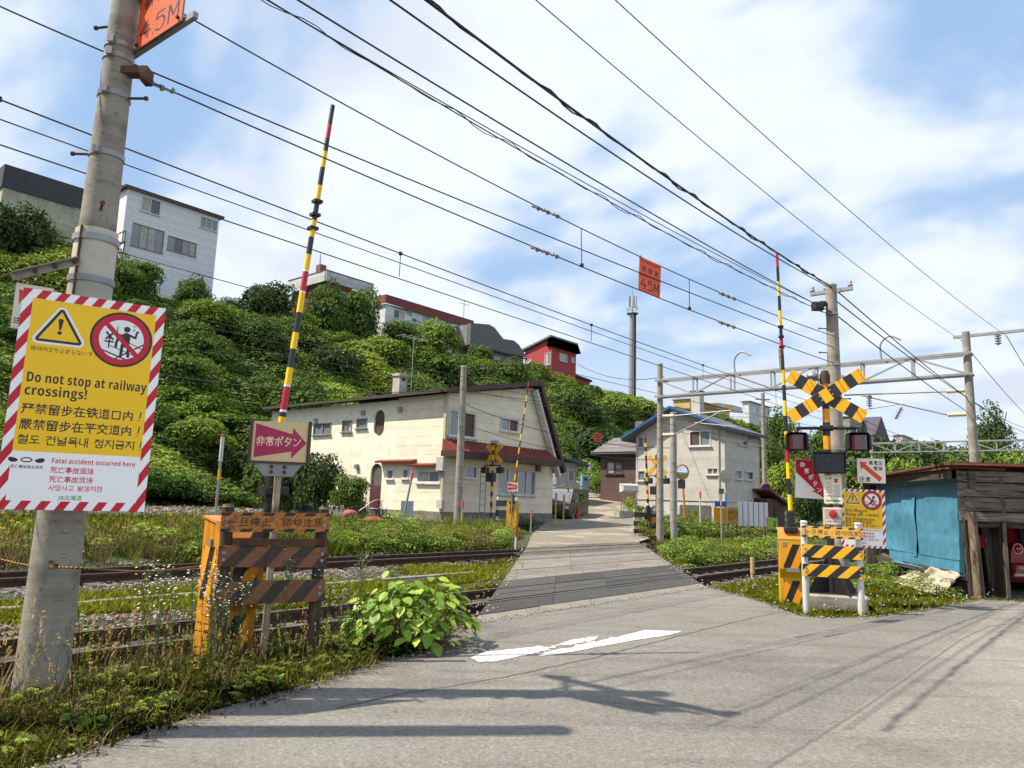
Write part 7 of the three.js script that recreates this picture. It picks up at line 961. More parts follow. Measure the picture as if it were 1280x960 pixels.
// a builder of small leaf faces: rhombus leaves bent along the midrib
class Leaves {
  constructor() { this.p = []; this.n = []; this.c = []; }
  tri(a, b, c, N, k) { for (const q of [a, b, c]) { this.p.push(q.x, q.y, q.z); this.n.push(N.x, N.y, N.z); this.c.push(k[0], k[1], k[2]); } }
  leaf(base, dir, nor, L, W, k, bend = 0.25) {
    const s = V3(0, 0, 0).crossVectors(dir, nor).normalize().multiplyScalar(W / 2), mid = base.clone().addScaledVector(dir, L * 0.45), tip = base.clone().addScaledVector(dir, L).addScaledVector(nor, -bend * L), l = mid.clone().add(s).addScaledVector(nor, 0.08 * L), r = mid.clone().sub(s).addScaledVector(nor, 0.08 * L);
    const nl = V3(0, 0, 0).crossVectors(l.clone().sub(base), tip.clone().sub(base)).normalize(), nr = V3(0, 0, 0).crossVectors(tip.clone().sub(base), r.clone().sub(base)).normalize(); if (nl.dot(nor) < 0) nl.negate(); if (nr.dot(nor) < 0) nr.negate();
    this.tri(base, l, tip, nl, k); this.tri(base, tip, r, nr, k);
  }
  blade(base, dir, side, L, W, k, droop) { // grass blade of three segments
    let a = base.clone(), d = dir.clone(), w = W; const s = side; const segs = 3;
    for (let i = 0; i < segs; i++) { const b = a.clone().addScaledVector(d, L / segs), w2 = W * (1 - (i + 1) / segs), N = V3(0, 0, 0).crossVectors(s, d).normalize(); const al = a.clone().addScaledVector(s, w / 2), ar = a.clone().addScaledVector(s, -w / 2), bl = b.clone().addScaledVector(s, w2 / 2), br = b.clone().addScaledVector(s, -w2 / 2); this.tri(al, ar, bl, N, k); if (i < segs - 1) this.tri(ar, br, bl, N, k); a = b; w = w2; d = d.clone().add(V3(d.x * droop, -droop * 0.55, d.z * droop)).normalize(); }
  }
  geo() { const g = new THREE.BufferGeometry(); g.setAttribute('position', new THREE.Float32BufferAttribute(this.p, 3)); g.setAttribute('normal', new THREE.Float32BufferAttribute(this.n, 3)); g.setAttribute('color', new THREE.Float32BufferAttribute(this.c, 3)); g.setAttribute('uv', new THREE.Float32BufferAttribute(new Float32Array(this.p.length / 3 * 2), 2)); return g; }
}
function rdir(q) { const z = q() * 2 - 1, a = q() * 6.283, r = Math.sqrt(1 - z * z); return V3(r * Math.cos(a), z, r * Math.sin(a)); }
function addClump(B, q, c, R, n, size, tone, squash = 0.8, up = 0.55) {
  for (let i = 0; i < n; i++) {
    const o = rdir(q); if (o.y < -0.35) o.y *= -1; const rad = R * (0.72 + 0.3 * q()), base = c.clone().add(V3(o.x * rad, o.y * rad * squash, o.z * rad));
    const nor = o.clone().multiplyScalar(0.7).add(V3(0, up, 0)).add(rdir(q).multiplyScalar(0.55)).normalize(); const dir = rdir(q); dir.addScaledVector(nor, -dir.dot(nor)).normalize(); dir.y -= 0.08; dir.normalize();
    const v = 0.75 + 0.5 * q(); B.leaf(base, dir, nor, size * (0.7 + 0.6 * q()), size * (0.5 + 0.3 * q()), [tone[0] * v, tone[1] * v, tone[2] * v], 0.2);
  }
}
const leafM = new THREE.MeshPhysicalMaterial({ color: 0xffffff, vertexColors: true, roughness: 0.75, side: THREE.DoubleSide, transmission: 0.34, thickness: 0, specularIntensity: 0.3 });
const grassM = new THREE.MeshPhysicalMaterial({ color: 0xffffff, vertexColors: true, roughness: 0.8, side: THREE.DoubleSide, transmission: 0.45, thickness: 0, specularIntensity: 0.2 });
const W1 = [1, 1, 1];
function clumpGeo(seed, n, size, squash) { const B = new Leaves(), q = rngOf(seed); addClump(B, q, V3(0, 0, 0), 1, n, size, W1, squash); return B.geo(); }
function tuftGeo(seed, n, L, W, spread, droop, tone = W1, heads) { const B = new Leaves(), q = rngOf(seed); for (let i = 0; i < n; i++) { const a = q() * 6.283, r = spread * Math.sqrt(q()), d = V3(Math.cos(a) * (0.12 + 0.4 * q()), 1, Math.sin(a) * (0.12 + 0.4 * q())).normalize(), s = V3(-Math.sin(a), 0, Math.cos(a)), v = 0.75 + 0.5 * q(), l = L * (0.55 + 0.6 * q()); B.blade(V3(Math.cos(a) * r, -0.03, Math.sin(a) * r), d, s, l, W * (0.7 + 0.6 * q()), [tone[0] * v, tone[1] * v, tone[2] * v], droop * (0.5 + q())); if (heads && q() < heads) { const t = V3(Math.cos(a) * r, 0, Math.sin(a) * r).addScaledVector(d, l * 0.8); for (let k = 0; k < 5; k++) B.leaf(t.clone().add(V3(0, k * l * 0.03, 0)), rdir(q).add(V3(0, 0.7, 0)).normalize(), rdir(q), l * 0.06, l * 0.02, [1.5, 1.25, 0.8], 0); } } return B.geo(); }
function scatter(name, label, cat, geos, m, items) {
  [geos[0]].forEach((g) => { // one object for each kind of cover; turns and sizes vary the one clump
    const mine = items; if (!mine.length) return;
    const im = new THREE.InstancedMesh(g, m, mine.length), o = new THREE.Object3D(), c = new THREE.Color();
    mine.forEach((it, i) => { o.position.copy(it.p); o.rotation.set(it.tx ?? 0, it.r ?? rnd() * 6.283, it.tz ?? 0); Array.isArray(it.s) ? o.scale.set(...it.s) : o.scale.setScalar(it.s); o.updateMatrix(); im.setMatrixAt(i, o.matrix); c.setRGB(...it.c); im.setColorAt(i, c); });
    im.name = numbered(name); im.castShadow = im.receiveShadow = true; tag(im, label, cat, null, 'stuff'); scene.add(im);
  });
}
const tint = (a, b, t, j = 0.15) => { const k = 1 + j * (rnd() - 0.5) * 2; return [mix(a[0], b[0], t) * k, mix(a[1], b[1], t) * k, mix(a[2], b[2], t) * k]; };
const GR = { bright: [0.27, 0.37, 0.045], mid: [0.125, 0.205, 0.032], dark: [0.075, 0.135, 0.028], dry: [0.52, 0.43, 0.26], brown: [0.20, 0.155, 0.09], lime: [0.45, 0.54, 0.06] };

// ---------------------------------------------------------------- hillside foliage
{
  const geos = [1, 2, 3].map((k) => clumpGeo(40 + k, 88, 0.29, 0.75)), items = [];
  // crowns packed side by side: each has its own size, height, kind of green and leaf size
  const crown = (u, v) => { let h = 0, id = 0; for (let di = -1; di <= 1; di++) for (let dj = -1; dj <= 1; dj++) { const ci = Math.floor(u / 4.6) + di, cj = Math.floor(v / 4.0) + dj, cx = (ci + hash2(ci, cj)) * 4.6, cy = (cj + hash2(ci + 91, cj + 17)) * 4.0, r = 1.4 + 2.2 * hash2(ci + 7, cj + 33), d = Math.hypot(u - cx, v - cy) / r; if (d < 1) { const q = (0.6 + 2.6 * Math.pow(hash2(ci + 51, cj + 3), 1.4)) * Math.sqrt(1 - d * d); if (q > h) { h = q; id = ci * 131 + cj; } } } return [h, id]; };
  let tries = 0; while (items.length < 21000 && tries++ < 500000) {
    const u = -18 + 190 * Math.pow(rnd(), 1.25), v = rr(36.5, 74), p = P(u, v); const D = -p.z; if (D < 20) continue; const [rd] = nearRoad(p.x, p.z); if (rd < 4) continue; if (u > cU - 2.5 && u < cU + 12 && v < cV + 19.5) continue;
    const [h, id] = crown(u, v); p.y = hgt(p.x, p.z); if (!seen(p, 40)) continue;
    const k1 = hash2(id, 5), k2 = hash2(id, 9), f = Math.pow(rnd(), 0.3); p.y += h * f + 0.05; const s = (0.5 + 0.25 * rnd()) * (0.8 + 0.5 * k2) * (0.85 + D / 100);
    const patch = fbm(u * 0.07 + 5, v * 0.07, 3), t = cl(0.30 + 1.1 * (patch - 0.35) + 0.75 * (k1 - 0.5) + 0.12 * (rnd() - 0.5));
    const c = t < 0.5 ? tint(GR.dark, GR.mid, t * 2) : tint(GR.mid, GR.bright, (t - 0.5) * 2); c[0] *= 1.05 + 0.3 * k2; c[1] *= 1.15; c[2] *= 1.1; items.push({ p, s: [s, s * 0.8, s], c });
  }
  scatter('hillside_foliage', 'dense green vines and bushes covering the hillside', 'foliage', geos, leafM, items);
}
// ---------------------------------------------------------------- trees and shrubs as things
function crownGeo(seed, o) {
  const B = new Leaves(), q = rngOf(seed);
  for (let i = 0; i < o.blobs; i++) { const d = rdir(q); d.y = d.y * 0.9; const r = Math.pow(q(), 0.4) * 0.82, c = V3(d.x * r * o.w, o.h * 0.5 + d.y * r * o.h * 0.5, d.z * r * o.w), taper = o.cone ? 1 - 0.55 * cl(c.y / o.h) : 1; c.x *= taper; c.z *= taper; const t = 0.75 + 0.5 * q(); addClump(B, q, c, o.r * (0.7 + 0.6 * q()), o.n, o.size, [o.tone[0] * t, o.tone[1] * t, o.tone[2] * t], 0.8); }
  return B.geo();
}
function trunkGeo(seed, h, r, w) { const q = rngOf(seed), gs = [tube(V3(0, -0.6, 0), V3(0.05 * h, h * 0.55, 0), r, r * 0.6, 8)]; for (let k = 0; k < 6; k++) { const a = q() * 6.283, y = h * (0.25 + 0.3 * q()); gs.push(tube(V3(0.02 * h, y, 0), V3(Math.cos(a) * w * 0.6, y + h * (0.2 + 0.25 * q()), Math.sin(a) * w * 0.6), r * 0.45, r * 0.15, 6)); } return join(gs); }
const bark = mat(C(0.10, 0.075, 0.055), 0.95, { map: woodT });
const kinds = {
  broad: { w: 1, h: 1.5, r: 0.34, blobs: 48, n: 95, size: 0.105, tone: [0.115, 0.19, 0.035] }, dark: { w: 1, h: 1.3, r: 0.36, blobs: 42, n: 95, size: 0.11, tone: [0.055, 0.10, 0.025] }, light: { w: 1, h: 1.2, r: 0.34, blobs: 44, n: 95, size: 0.11, tone: [0.20, 0.29, 0.045] }, tall: { w: 0.8, h: 2.4, r: 0.32, blobs: 80, n: 80, size: 0.085, tone: [0.075, 0.13, 0.035], cone: 1 },
};
const kindGeo = {}; Object.entries(kinds).forEach(([k, o], i) => { kindGeo[k] = [0, 1].map((j) => ({ crown: crownGeo(300 + i * 10 + j, o), trunk: trunkGeo(330 + i * 10 + j, o.h, 0.07, o.w) })); });
let tk = 0;
function tree(kind, p, s, label, group, name = 'tree', cat = 'tree') { const g = kindGeo[kind][tk++ % 2], t = thing(name, label, cat, p, rnd() * 6.28, group); const tr_ = new THREE.Mesh(g.trunk, bark), cr = new THREE.Mesh(g.crown, leafM); tr_.name = 'trunk'; cr.name = 'crown'; for (const m of [tr_, cr]) { m.castShadow = m.receiveShadow = true; t.add(m); } Array.isArray(s) ? t.scale.set(...s) : t.scale.setScalar(s); return t; }
// placed by the pixel of the crown's middle top, its width in pixels, and the distance of the slope it grows on
function treePx(kind, px, pyTop, wpx, D0, label, group, hs = 1, name, cat) {
  // slide along the line of sight until the crown, at its true height, stands on the slope
  const o = kinds[kind]; let best = D0, be = 1e9; for (let k = 0; k <= 60; k++) { const D = D0 * (0.62 + 0.9 * k / 60), p = at(px, pyTop, D), h = o.h * hs * wpx * D / F / 2, e = Math.abs(p.y - h - hgt(p.x, p.z)) + 0.02 * Math.abs(D - D0); if (e < be) { be = e; best = D; } }
  const s = wpx * best / F / 2, top = at(px, pyTop, best), gy = hgt(top.x, top.z), want = cl((top.y - gy) / (o.h * s), hs * 0.7, hs * 1.45);
  return tree(kind, V3(top.x, gy - 0.1, top.z), [s, s * want, s], label, group, name, cat);
}
const hs = 'shrubs standing out on the hillside';
treePx('dark', 20, 246, 100, 56, 'large dark bush below the black roofed hilltop block'); treePx('broad', 62, 280, 70, 56, 'mid green bush under the cream wall of the black roofed block'); treePx('light', 130, 312, 80, 58, 'light bush at the foot of the white clapboard house'); treePx('dark', 88, 305, 60, 60, 'dark shrub behind the concrete pole on hillside', hs);
treePx('light', 215, 316, 26, 68, 'small shrub with yellow tips against white clapboard house'); treePx('broad', 249, 312, 52, 66, 'round shrub against white clapboard house corner'); treePx('broad', 180, 322, 60, 62, 'mid green bush under the white clapboard house windows'); treePx('dark', 292, 333, 40, 70, 'low dark conifer past the white clapboard house');
treePx('dark', 342, 350, 84, 78, 'broad dark tree left of the red house with white fascia', null, 1.2); treePx('broad', 412, 353, 62, 80, 'leafy tree before the red house with white fascia', null, 1.3); treePx('broad', 455, 357, 60, 82, 'leafy tree between red house and white apartment block', null, 1.3); treePx('light', 380, 376, 46, 76, 'light green shrub under the red house'); treePx('broad', 601, 403, 42, 94, 'round tree at the end of the white apartment block');
treePx('light', 545, 398, 70, 84, 'bright shrub under the white apartment block'); treePx('broad', 500, 398, 60, 80, 'shrub below the white apartment corner'); treePx('broad', 640, 448, 60, 92, 'shrub under the grey gambrel roof'); treePx('light', 700, 467, 50, 104, 'shrub under the bright red house'); treePx('light', 668, 452, 44, 104, 'pale shrub before the red house balcony');
for (const [k, x, y, w, D] of [['broad', 150, 330, 70, 56], ['light', 260, 375, 80, 56], ['broad', 330, 395, 80, 56], ['dark', 420, 432, 80, 62], ['broad', 560, 440, 90, 70], ['light', 480, 420, 80, 66], ['broad', 720, 480, 80, 88], ['light', 770, 492, 70, 96], ['dark', 740, 530, 80, 76], ['broad', 700, 540, 60, 70], ['broad', 230, 440, 90, 50], ['light', 250, 520, 80, 45], ['dark', 290, 560, 70, 43], ['broad', 380, 470, 90, 56], ['light', 800, 495, 60, 120], ['broad', 520, 470, 70, 62]]) treePx(k, x, y, w, D, k === 'light' ? 'light green shrub rising from the hillside cover' : k === 'dark' ? 'dark shrub rising from the hillside cover' : 'mid green shrub rising from the hillside cover', hs);
// trees right of the grey house and along the far tracks
const fr = 'trees along the far side of the tracks';
treePx('tall', 1238, 492, 80, 150, 'tall broad poplar standing above all far trees', null, 1.7); for (const [k, x, y, w, D] of [['broad', 975, 512, 60, 95], ['dark', 1005, 524, 50, 90], ['light', 985, 565, 70, 70], ['broad', 1030, 530, 56, 105], ['dark', 1100, 545, 100, 80], ['broad', 1140, 548, 110, 82], ['broad', 1070, 540, 90, 80], ['dark', 1180, 552, 110, 84], ['broad', 1215, 556, 100, 84], ['light', 1120, 572, 80, 70], ['light', 1255, 565, 90, 80], ['dark', 885, 490, 16, 150], ['broad', 960, 540, 50, 80], ['light', 1010, 590, 70, 60], ['broad', 965, 600, 46, 60], ['dark', 1040, 600, 60, 56], ['broad', 1285, 560, 90, 84]]) treePx(k, x, y, w, D, k === 'light' ? 'light green tree along the far tracks' : k === 'dark' ? 'dark tree along the far tracks' : 'mid green tree along the far tracks', fr, 1.3);
for (const [k, x, y, w, D] of [['broad', 756, 592, 40, 54], ['light', 742, 600, 26, 55], ['dark', 770, 606, 30, 50], ['light', 715, 600, 22, 58], ['broad', 810, 618, 26, 42]]) treePx(k, x, y, w, D, 'garden shrub below the brown house', 'garden shrubs', 1, 'garden_shrub', 'shrub');
for (const [k, px, D, s, sy, lb] of [['dark', 398, 38.8, 1.45, 2.5, 'dense dark shrub covering the left end of cream house'], ['broad', 436, 37.6, 1.15, 1.5, 'ivy bush climbing the cream house side wall'], ['dark', 362, 42, 1.7, 2.6, 'dark thicket left of the cream house'], ['broad', 330, 44, 1.6, 2.2, 'mid green bush beyond the dark thicket at hill foot']]) tree(k, gAt(px, 640, D), [s, sy, s], lb);
treePx('broad', 205, 580, 60, 40, 'bush at the hill foot behind the slim marker post', null, 0.8);
// ---------------------------------------------------------------- bushes and weeds near the tracks
{
  const geos = [4, 5].map((k) => clumpGeo(60 + k, 60, 0.30, 0.8)), items = [], put = (n, f) => { let k = 0, t = 0; while (k < n && t++ < n * 40) { const it = f(); if (it) { items.push(it); k++; } } };
  const at_ = (u, v, h, s, c) => { const p = P(u, v); const nn = fbm(u * 0.8 + 3, v * 0.8, 3); if (nn < 0.44) return null; h *= 3.2 * (nn - 0.3); s *= 0.55 + rnd() * 0.6; if (rnd() < 0.2) c = tint(GR.brown, GR.mid, rnd()); if (onRoad(p.x, p.z, 0.15)) return null; p.y = hgt(p.x, p.z) + h; if (!seen(p, 30)) return null; return { p, s: [s, s * 0.8, s], c }; };
  put(420, () => at_(rr(14, 27), rr(16.6, 22), rr(0, 0.3), rr(0.2, 0.4), tint(GR.mid, GR.bright, rnd()))); // before cream house
  put(420, () => { const v = rr(9.5, 13.2), u = uR(v) + 0.4 + 14 * Math.pow(rnd(), 1.3); return at_(u, v, rr(0, 0.35), rr(0.2, 0.36), tint(GR.mid, GR.bright, rnd())); }); // right of the road between the tracks
  put(460, () => { const v = rr(16.6, 19.5), u = uR(v) + 0.5 + 14 * rnd(); return at_(u, v, rr(0, 0.6), rr(0.26, 0.5), tint(GR.dark, GR.bright, rnd())); });
  put(200, () => at_(rr(16, 24), rr(2.6, 5.5), rr(0, 0.35), rr(0.12, 0.26), tint(GR.mid, GR.bright, rnd()))); // by the shed
  put(260, () => at_(rr(30, 60), rr(16.8, 26), rr(0, 0.5), rr(0.3, 0.6), tint(GR.dark, GR.mid, rnd())));
  put(120, () => at_(rr(4, 22), rr(17, 21), rr(0, 0.5), rr(0.25, 0.45), tint(GR.mid, GR.bright, rnd())));
  put(220, () => { const p = G(rr(735, 800), rr(618, 650), 1.2); const D = rr(44, 56), q = gAt(rr(742, 800), 640, D); if (onRoad(q.x, q.z, 0.6)) return null; q.y += rr(0, 0.5); return { p: q, s: [0.4, 0.34, 0.4], c: tint(GR.mid, GR.bright, rnd()) }; });
  scatter('track_side_shrubbery', 'low leafy green growth along both sides of the tracks', 'foliage', geos, leafM, items);
}
{ // tall weeds on the far verge and elsewhere
  const geos = [1, 2, 3].map((k) => tuftGeo(80 + k, 15, 0.85, 0.018, 0.16, 0.3, W1, 0.3)), items = []; let t = 0;
  while (items.length < 2300 && t++ < 60000) { const u = rr(-2, 27), v = rr(16.5, 24.5), p = P(u, v); if (onRoad(p.x, p.z, 0.4)) continue; if (u > cU - 0.5 && v > cV - 0.6) continue; p.y = hgt(p.x, p.z); if (!seen(p, 20)) continue; const k = fbm(u * 0.25, v * 0.4, 3); items.push({ p, s: rr(0.4, 0.95) * sst(25, 23, v), c: k + 0.25 * (rnd() - 0.5) > 0.54 ? tint(GR.brown, GR.dry, rnd()) : tint(GR.mid, GR.bright, rnd()) }); }
  t = 0; const n0 = items.length; while (items.length < n0 + 700 && t++ < 20000) { const v = rr(9.4, 19), u = uR(v) + rr(0.2, 12), p = P(u, v); if (Math.abs(v - 14.84) < 1.1) continue; p.y = hgt(p.x, p.z); items.push({ p, s: rr(0.35, 0.8), c: tint(GR.mid, rnd() < 0.3 ? GR.dry : GR.bright, rnd()) }); }
  scatter('tall_weeds', 'tall green and straw coloured weeds lining the far track', 'weeds', geos, grassM, items);
}
{ // short grass: between the tracks, on the verges
  const geos = [1, 2, 3].map((k) => tuftGeo(90 + k, 18, 0.15, 0.017, 0.10, 1.25)), items = []; const add = (n, f) => { let t = 0, k = 0; while (k < n && t++ < n * 12) { const it = f(); if (it) { items.push(it); k++; } } };
  add(7500, () => { const v = rr(9.55, 13.3), u = rr(-3, 21), p = P(u, v); if (onRoad(p.x, p.z, -0.05)) return null; const k = fbm(u * 0.5 + 9, v * 0.7, 3); if (k < 0.42 + 0.10 * Math.abs(v - 10.6) - 0.05) return null; if (Math.abs(v - 11.4) < 0.18) return null; p.y = hgt(p.x, p.z); if (!seen(p, 10)) return null; return { p, s: rr(0.6, 1.4), c: tint(GR.lime, [0.56, 0.64, 0.08], rnd()) }; });
  add(5200, () => { const u = rr(11, 24), v = rr(1.8, 6.7), p = P(u, v); if (onRoad(p.x, p.z, 0.02)) return null; p.y = hgt(p.x, p.z); if (!seen(p, 10)) return null; return { p, s: rr(0.5, 1.5), c: tint(GR.lime, [0.52, 0.62, 0.08], rnd()) }; });
  add(1000, () => { const u = rr(0, 9), v = rr(4.2, 6.9), p = P(u, v); if (onRoad(p.x, p.z, 0.0)) return null; p.y = hgt(p.x, p.z); if (!seen(p, 20)) return null; return { p, s: rr(0.7, 1.9), c: rnd() < 0.3 ? tint(GR.brown, GR.dry, rnd()) : tint(GR.mid, GR.bright, rnd()) }; });
  add(1500, () => { const u = rr(14, 30), v = rr(9.5, 13.3), p = P(u, v); if (onRoad(p.x, p.z, 0.05)) return null; p.y = hgt(p.x, p.z); return { p, s: rr(0.8, 1.8), c: tint(GR.mid, GR.bright, rnd()) }; });
  add(1500, () => { const v = rr(16.3, 17.8), u = rr(8, 34), p = P(u, v); if (onRoad(p.x, p.z, 0.1)) return null; p.y = hgt(p.x, p.z); return { p, s: rr(1, 2), c: tint(GR.mid, GR.bright, rnd()) }; });
  add(2200, () => { const u = rr(-8, 24), v = rr(24.5, 42), p = P(u, v); if (v > 29.5 && v < 36 && rnd() < 0.9) return null; p.y = hgt(p.x, p.z); if (!seen(p, 10)) return null; return { p, s: rr(1.6, 3.4), c: tint(GR.mid, GR.bright, rnd()) }; });
  add(900, () => { const [px, pz] = [rr(-4, 14), rr(-62, -30)], d = nearRoad(px, pz)[0]; if (d < 2.7 || d > 5) return null; return { p: V3(px, hgt(px, pz), pz), s: rr(1, 2.4), c: tint(GR.mid, GR.bright, rnd()) }; });
  scatter('short_grass', 'short bright green grass between the tracks and on the verges', 'grass', geos, grassM, items);
}
{ // long dry grass round the foot of the signed pole and the fence
  const geos = [1, 2].map((k) => tuftGeo(110 + k, 11, 0.62, 0.009, 0.10, 0.4, W1, 0.6)), items = []; let t = 0;
  while (items.length < 130 && t++ < 20000) { const u = rr(0.2, 5.4), v = rr(4.6, 6.9), p = P(u, v); if (onRoad(p.x, p.z, 0.12)) continue; const dp = Math.hypot(p.x - LP.x, p.z - LP.z); if (dp < 0.26) continue; const k = fbm(u * 1.1 + 2, v * 1.1, 2) + 0.25 * sst(1.1, 0.3, dp); if (k < 0.42) continue; p.y = hgt(p.x, p.z); items.push({ p, s: rr(0.4, 0.85) + 0.45 * sst(1.1, 0.4, dp), c: rnd() < 0.6 ? tint(GR.brown, GR.dry, rr(0.4, 1)) : tint(GR.mid, GR.bright, rnd()) }); }
  scatter('dry_grass', 'long straw coloured grass round the foot of the signed pole', 'grass', geos, grassM, items);
}
{ // flattened straw litter on the near verge
  const geos = [1, 2].map((k) => tuftGeo(130 + k, 12, 0.30, 0.008, 0.12, 1.6)), items = []; let t = 0;
  while (items.length < 2000 && t++ < 40000) { const u = rr(0, 7), v = rr(4.0, 6.8), p = P(u, v); if (onRoad(p.x, p.z, 0.03)) continue; if (Math.hypot(p.x - LP.x, p.z - LP.z) < 0.22) continue; p.y = hgt(p.x, p.z) + 0.02; items.push({ p, s: rr(0.6, 1.3), c: rnd() < 0.42 ? tint(GR.dry, [0.66, 0.58, 0.38], rnd()) : tint(GR.lime, [0.5, 0.58, 0.08], rnd()) }); }
  scatter('straw_litter', 'bent straw and fresh blades lying over the near verge', 'grass', geos, grassM, items);
}
{ // creeping vine with lobed leaves at the road edge
  const lobed = (seed) => { const B = new Leaves(), q = rngOf(seed); for (let i = 0; i < 16; i++) { const c = V3((q() - 0.5) * 0.5, 0.03 + 0.16 * q(), (q() - 0.5) * 0.5), n = V3((q() - 0.5) * 0.9, 1, (q() - 0.5) * 0.9 + 0.2).normalize(), a0 = q() * 6.28, L = 0.055 + 0.035 * q(), v = 0.75 + 0.5 * q(); for (const da of [-1.1, -0.5, 0, 0.5, 1.1]) { let d = V3(Math.cos(a0 + da), 0, Math.sin(a0 + da)); d.addScaledVector(n, -d.dot(n)).normalize(); B.leaf(c, d, n, L * (1 - 0.25 * Math.abs(da)), L * 0.55, [v, v, v], 0.12); } } return B.geo(); };
  const items = []; let t = 0; while (items.length < 170 && t++ < 20000) { const u = rr(0.2, 7), v = rr(4.0, 6.6), p = P(u, v); if (onRoad(p.x, p.z) || onRoad(p.x + 0.12, p.z + 0.06)) continue; const edge = onRoad(p.x + 0.55, p.z + 0.12, 0) || onRoad(p.x + 0.3, p.z + 0.3, 0); if (!edge && rnd() < 0.72) continue; p.y = hgt(p.x, p.z); items.push({ p, s: rr(0.45, 0.9), c: tint(GR.mid, GR.bright, rr(0.2, 1)) }); }
  scatter('creeping_vine', 'creeping vine with lobed green leaves spilling on the road edge', 'vine', [lobed(5), lobed(6)], leafM, items);
}
// ---------------------------------------------------------------- fleabane: thin branching stems with small white daisies
{
  const stemM = mat(C(0.075, 0.12, 0.03), 0.8), petal = mat(C(0.74, 0.73, 0.70), 0.7), eye = mat(C(0.6, 0.42, 0.03), 0.8);
  const make = (seed) => { const q = rngOf(seed), st = [], B = new Leaves(), F_ = new Leaves(), E_ = new Leaves(); for (let k = 0; k < 5; k++) { const a = q() * 6.28, h = 0.7 + 0.4 * q(), base = V3((q() - 0.5) * 0.12, -0.03, (q() - 0.5) * 0.12), top = base.clone().add(V3(Math.cos(a) * 0.16 * q(), h, Math.sin(a) * 0.16 * q())); st.push(tube(base, top, 0.0042, 0.0025, 4)); for (let i = 0; i < 9; i++) { const f = 0.08 + 0.08 * i, c = base.clone().lerp(top, f), b = q() * 6.28; B.leaf(c, V3(Math.cos(b), 0.35, Math.sin(b)).normalize(), V3(-0.3 * Math.cos(b), 1, -0.3 * Math.sin(b)).normalize(), 0.09 * (1.2 - f), 0.02, [0.085, 0.14, 0.03], 0.3); }
    for (let i = 0; i < 10; i++) { const c = base.clone().lerp(top, 0.72 + 0.28 * q()), b = q() * 6.28, e = c.clone().add(V3(Math.cos(b) * (0.04 + 0.07 * q()), 0.04 + 0.09 * q(), Math.sin(b) * (0.04 + 0.07 * q()))); st.push(tube(c, e, 0.002, 0.0015, 3)); const n = V3((q() - 0.5) * 0.8, 1, (q() - 0.5) * 0.8 + 0.2).normalize(); for (let j = 0; j < 7; j++) { const d = V3(Math.cos(j * 0.9), 0, Math.sin(j * 0.9)); d.addScaledVector(n, -d.dot(n)).normalize(); F_.leaf(e, d, n, 0.0125, 0.008, W1, 0); } E_.leaf(e.clone().addScaledVector(n, 0.002).add(V3(-0.003, 0, 0)), V3(1, 0, 0).addScaledVector(n, -n.x).normalize(), n, 0.007, 0.007, W1, 0); } }
  return { st: join(st), B: B.geo(), F: F_.geo(), E: E_.geo() }; };
  const va = [make(7), make(8), make(9)]; const spots = [[180, 842], [205, 838], [196, 850], [262, 832], [275, 838], [290, 836], [258, 842], [250, 820], [345, 832], [402, 826], [425, 822], [440, 815], [245, 846]];
  spots.forEach(([x, y], i) => { const p = G(x, y - 6); p.y = hgt(p.x, p.z); const v = va[i % 3], t = thing('fleabane', 'thin weed with small white daisies growing at the rusty fence', 'wild flower', p, rnd() * 6.28, 'white daisies round the rusty fence'); for (const [nm, g, m] of [['stem', v.st, stemM], ['leaves', v.B, leafM], ['flowers', v.F, petal], ['flower_eyes', v.E, eye]]) { const o = new THREE.Mesh(g, m); o.name = nm; o.castShadow = o.receiveShadow = true; t.add(o); } t.scale.setScalar(rr(0.6, 0.95)); });
}
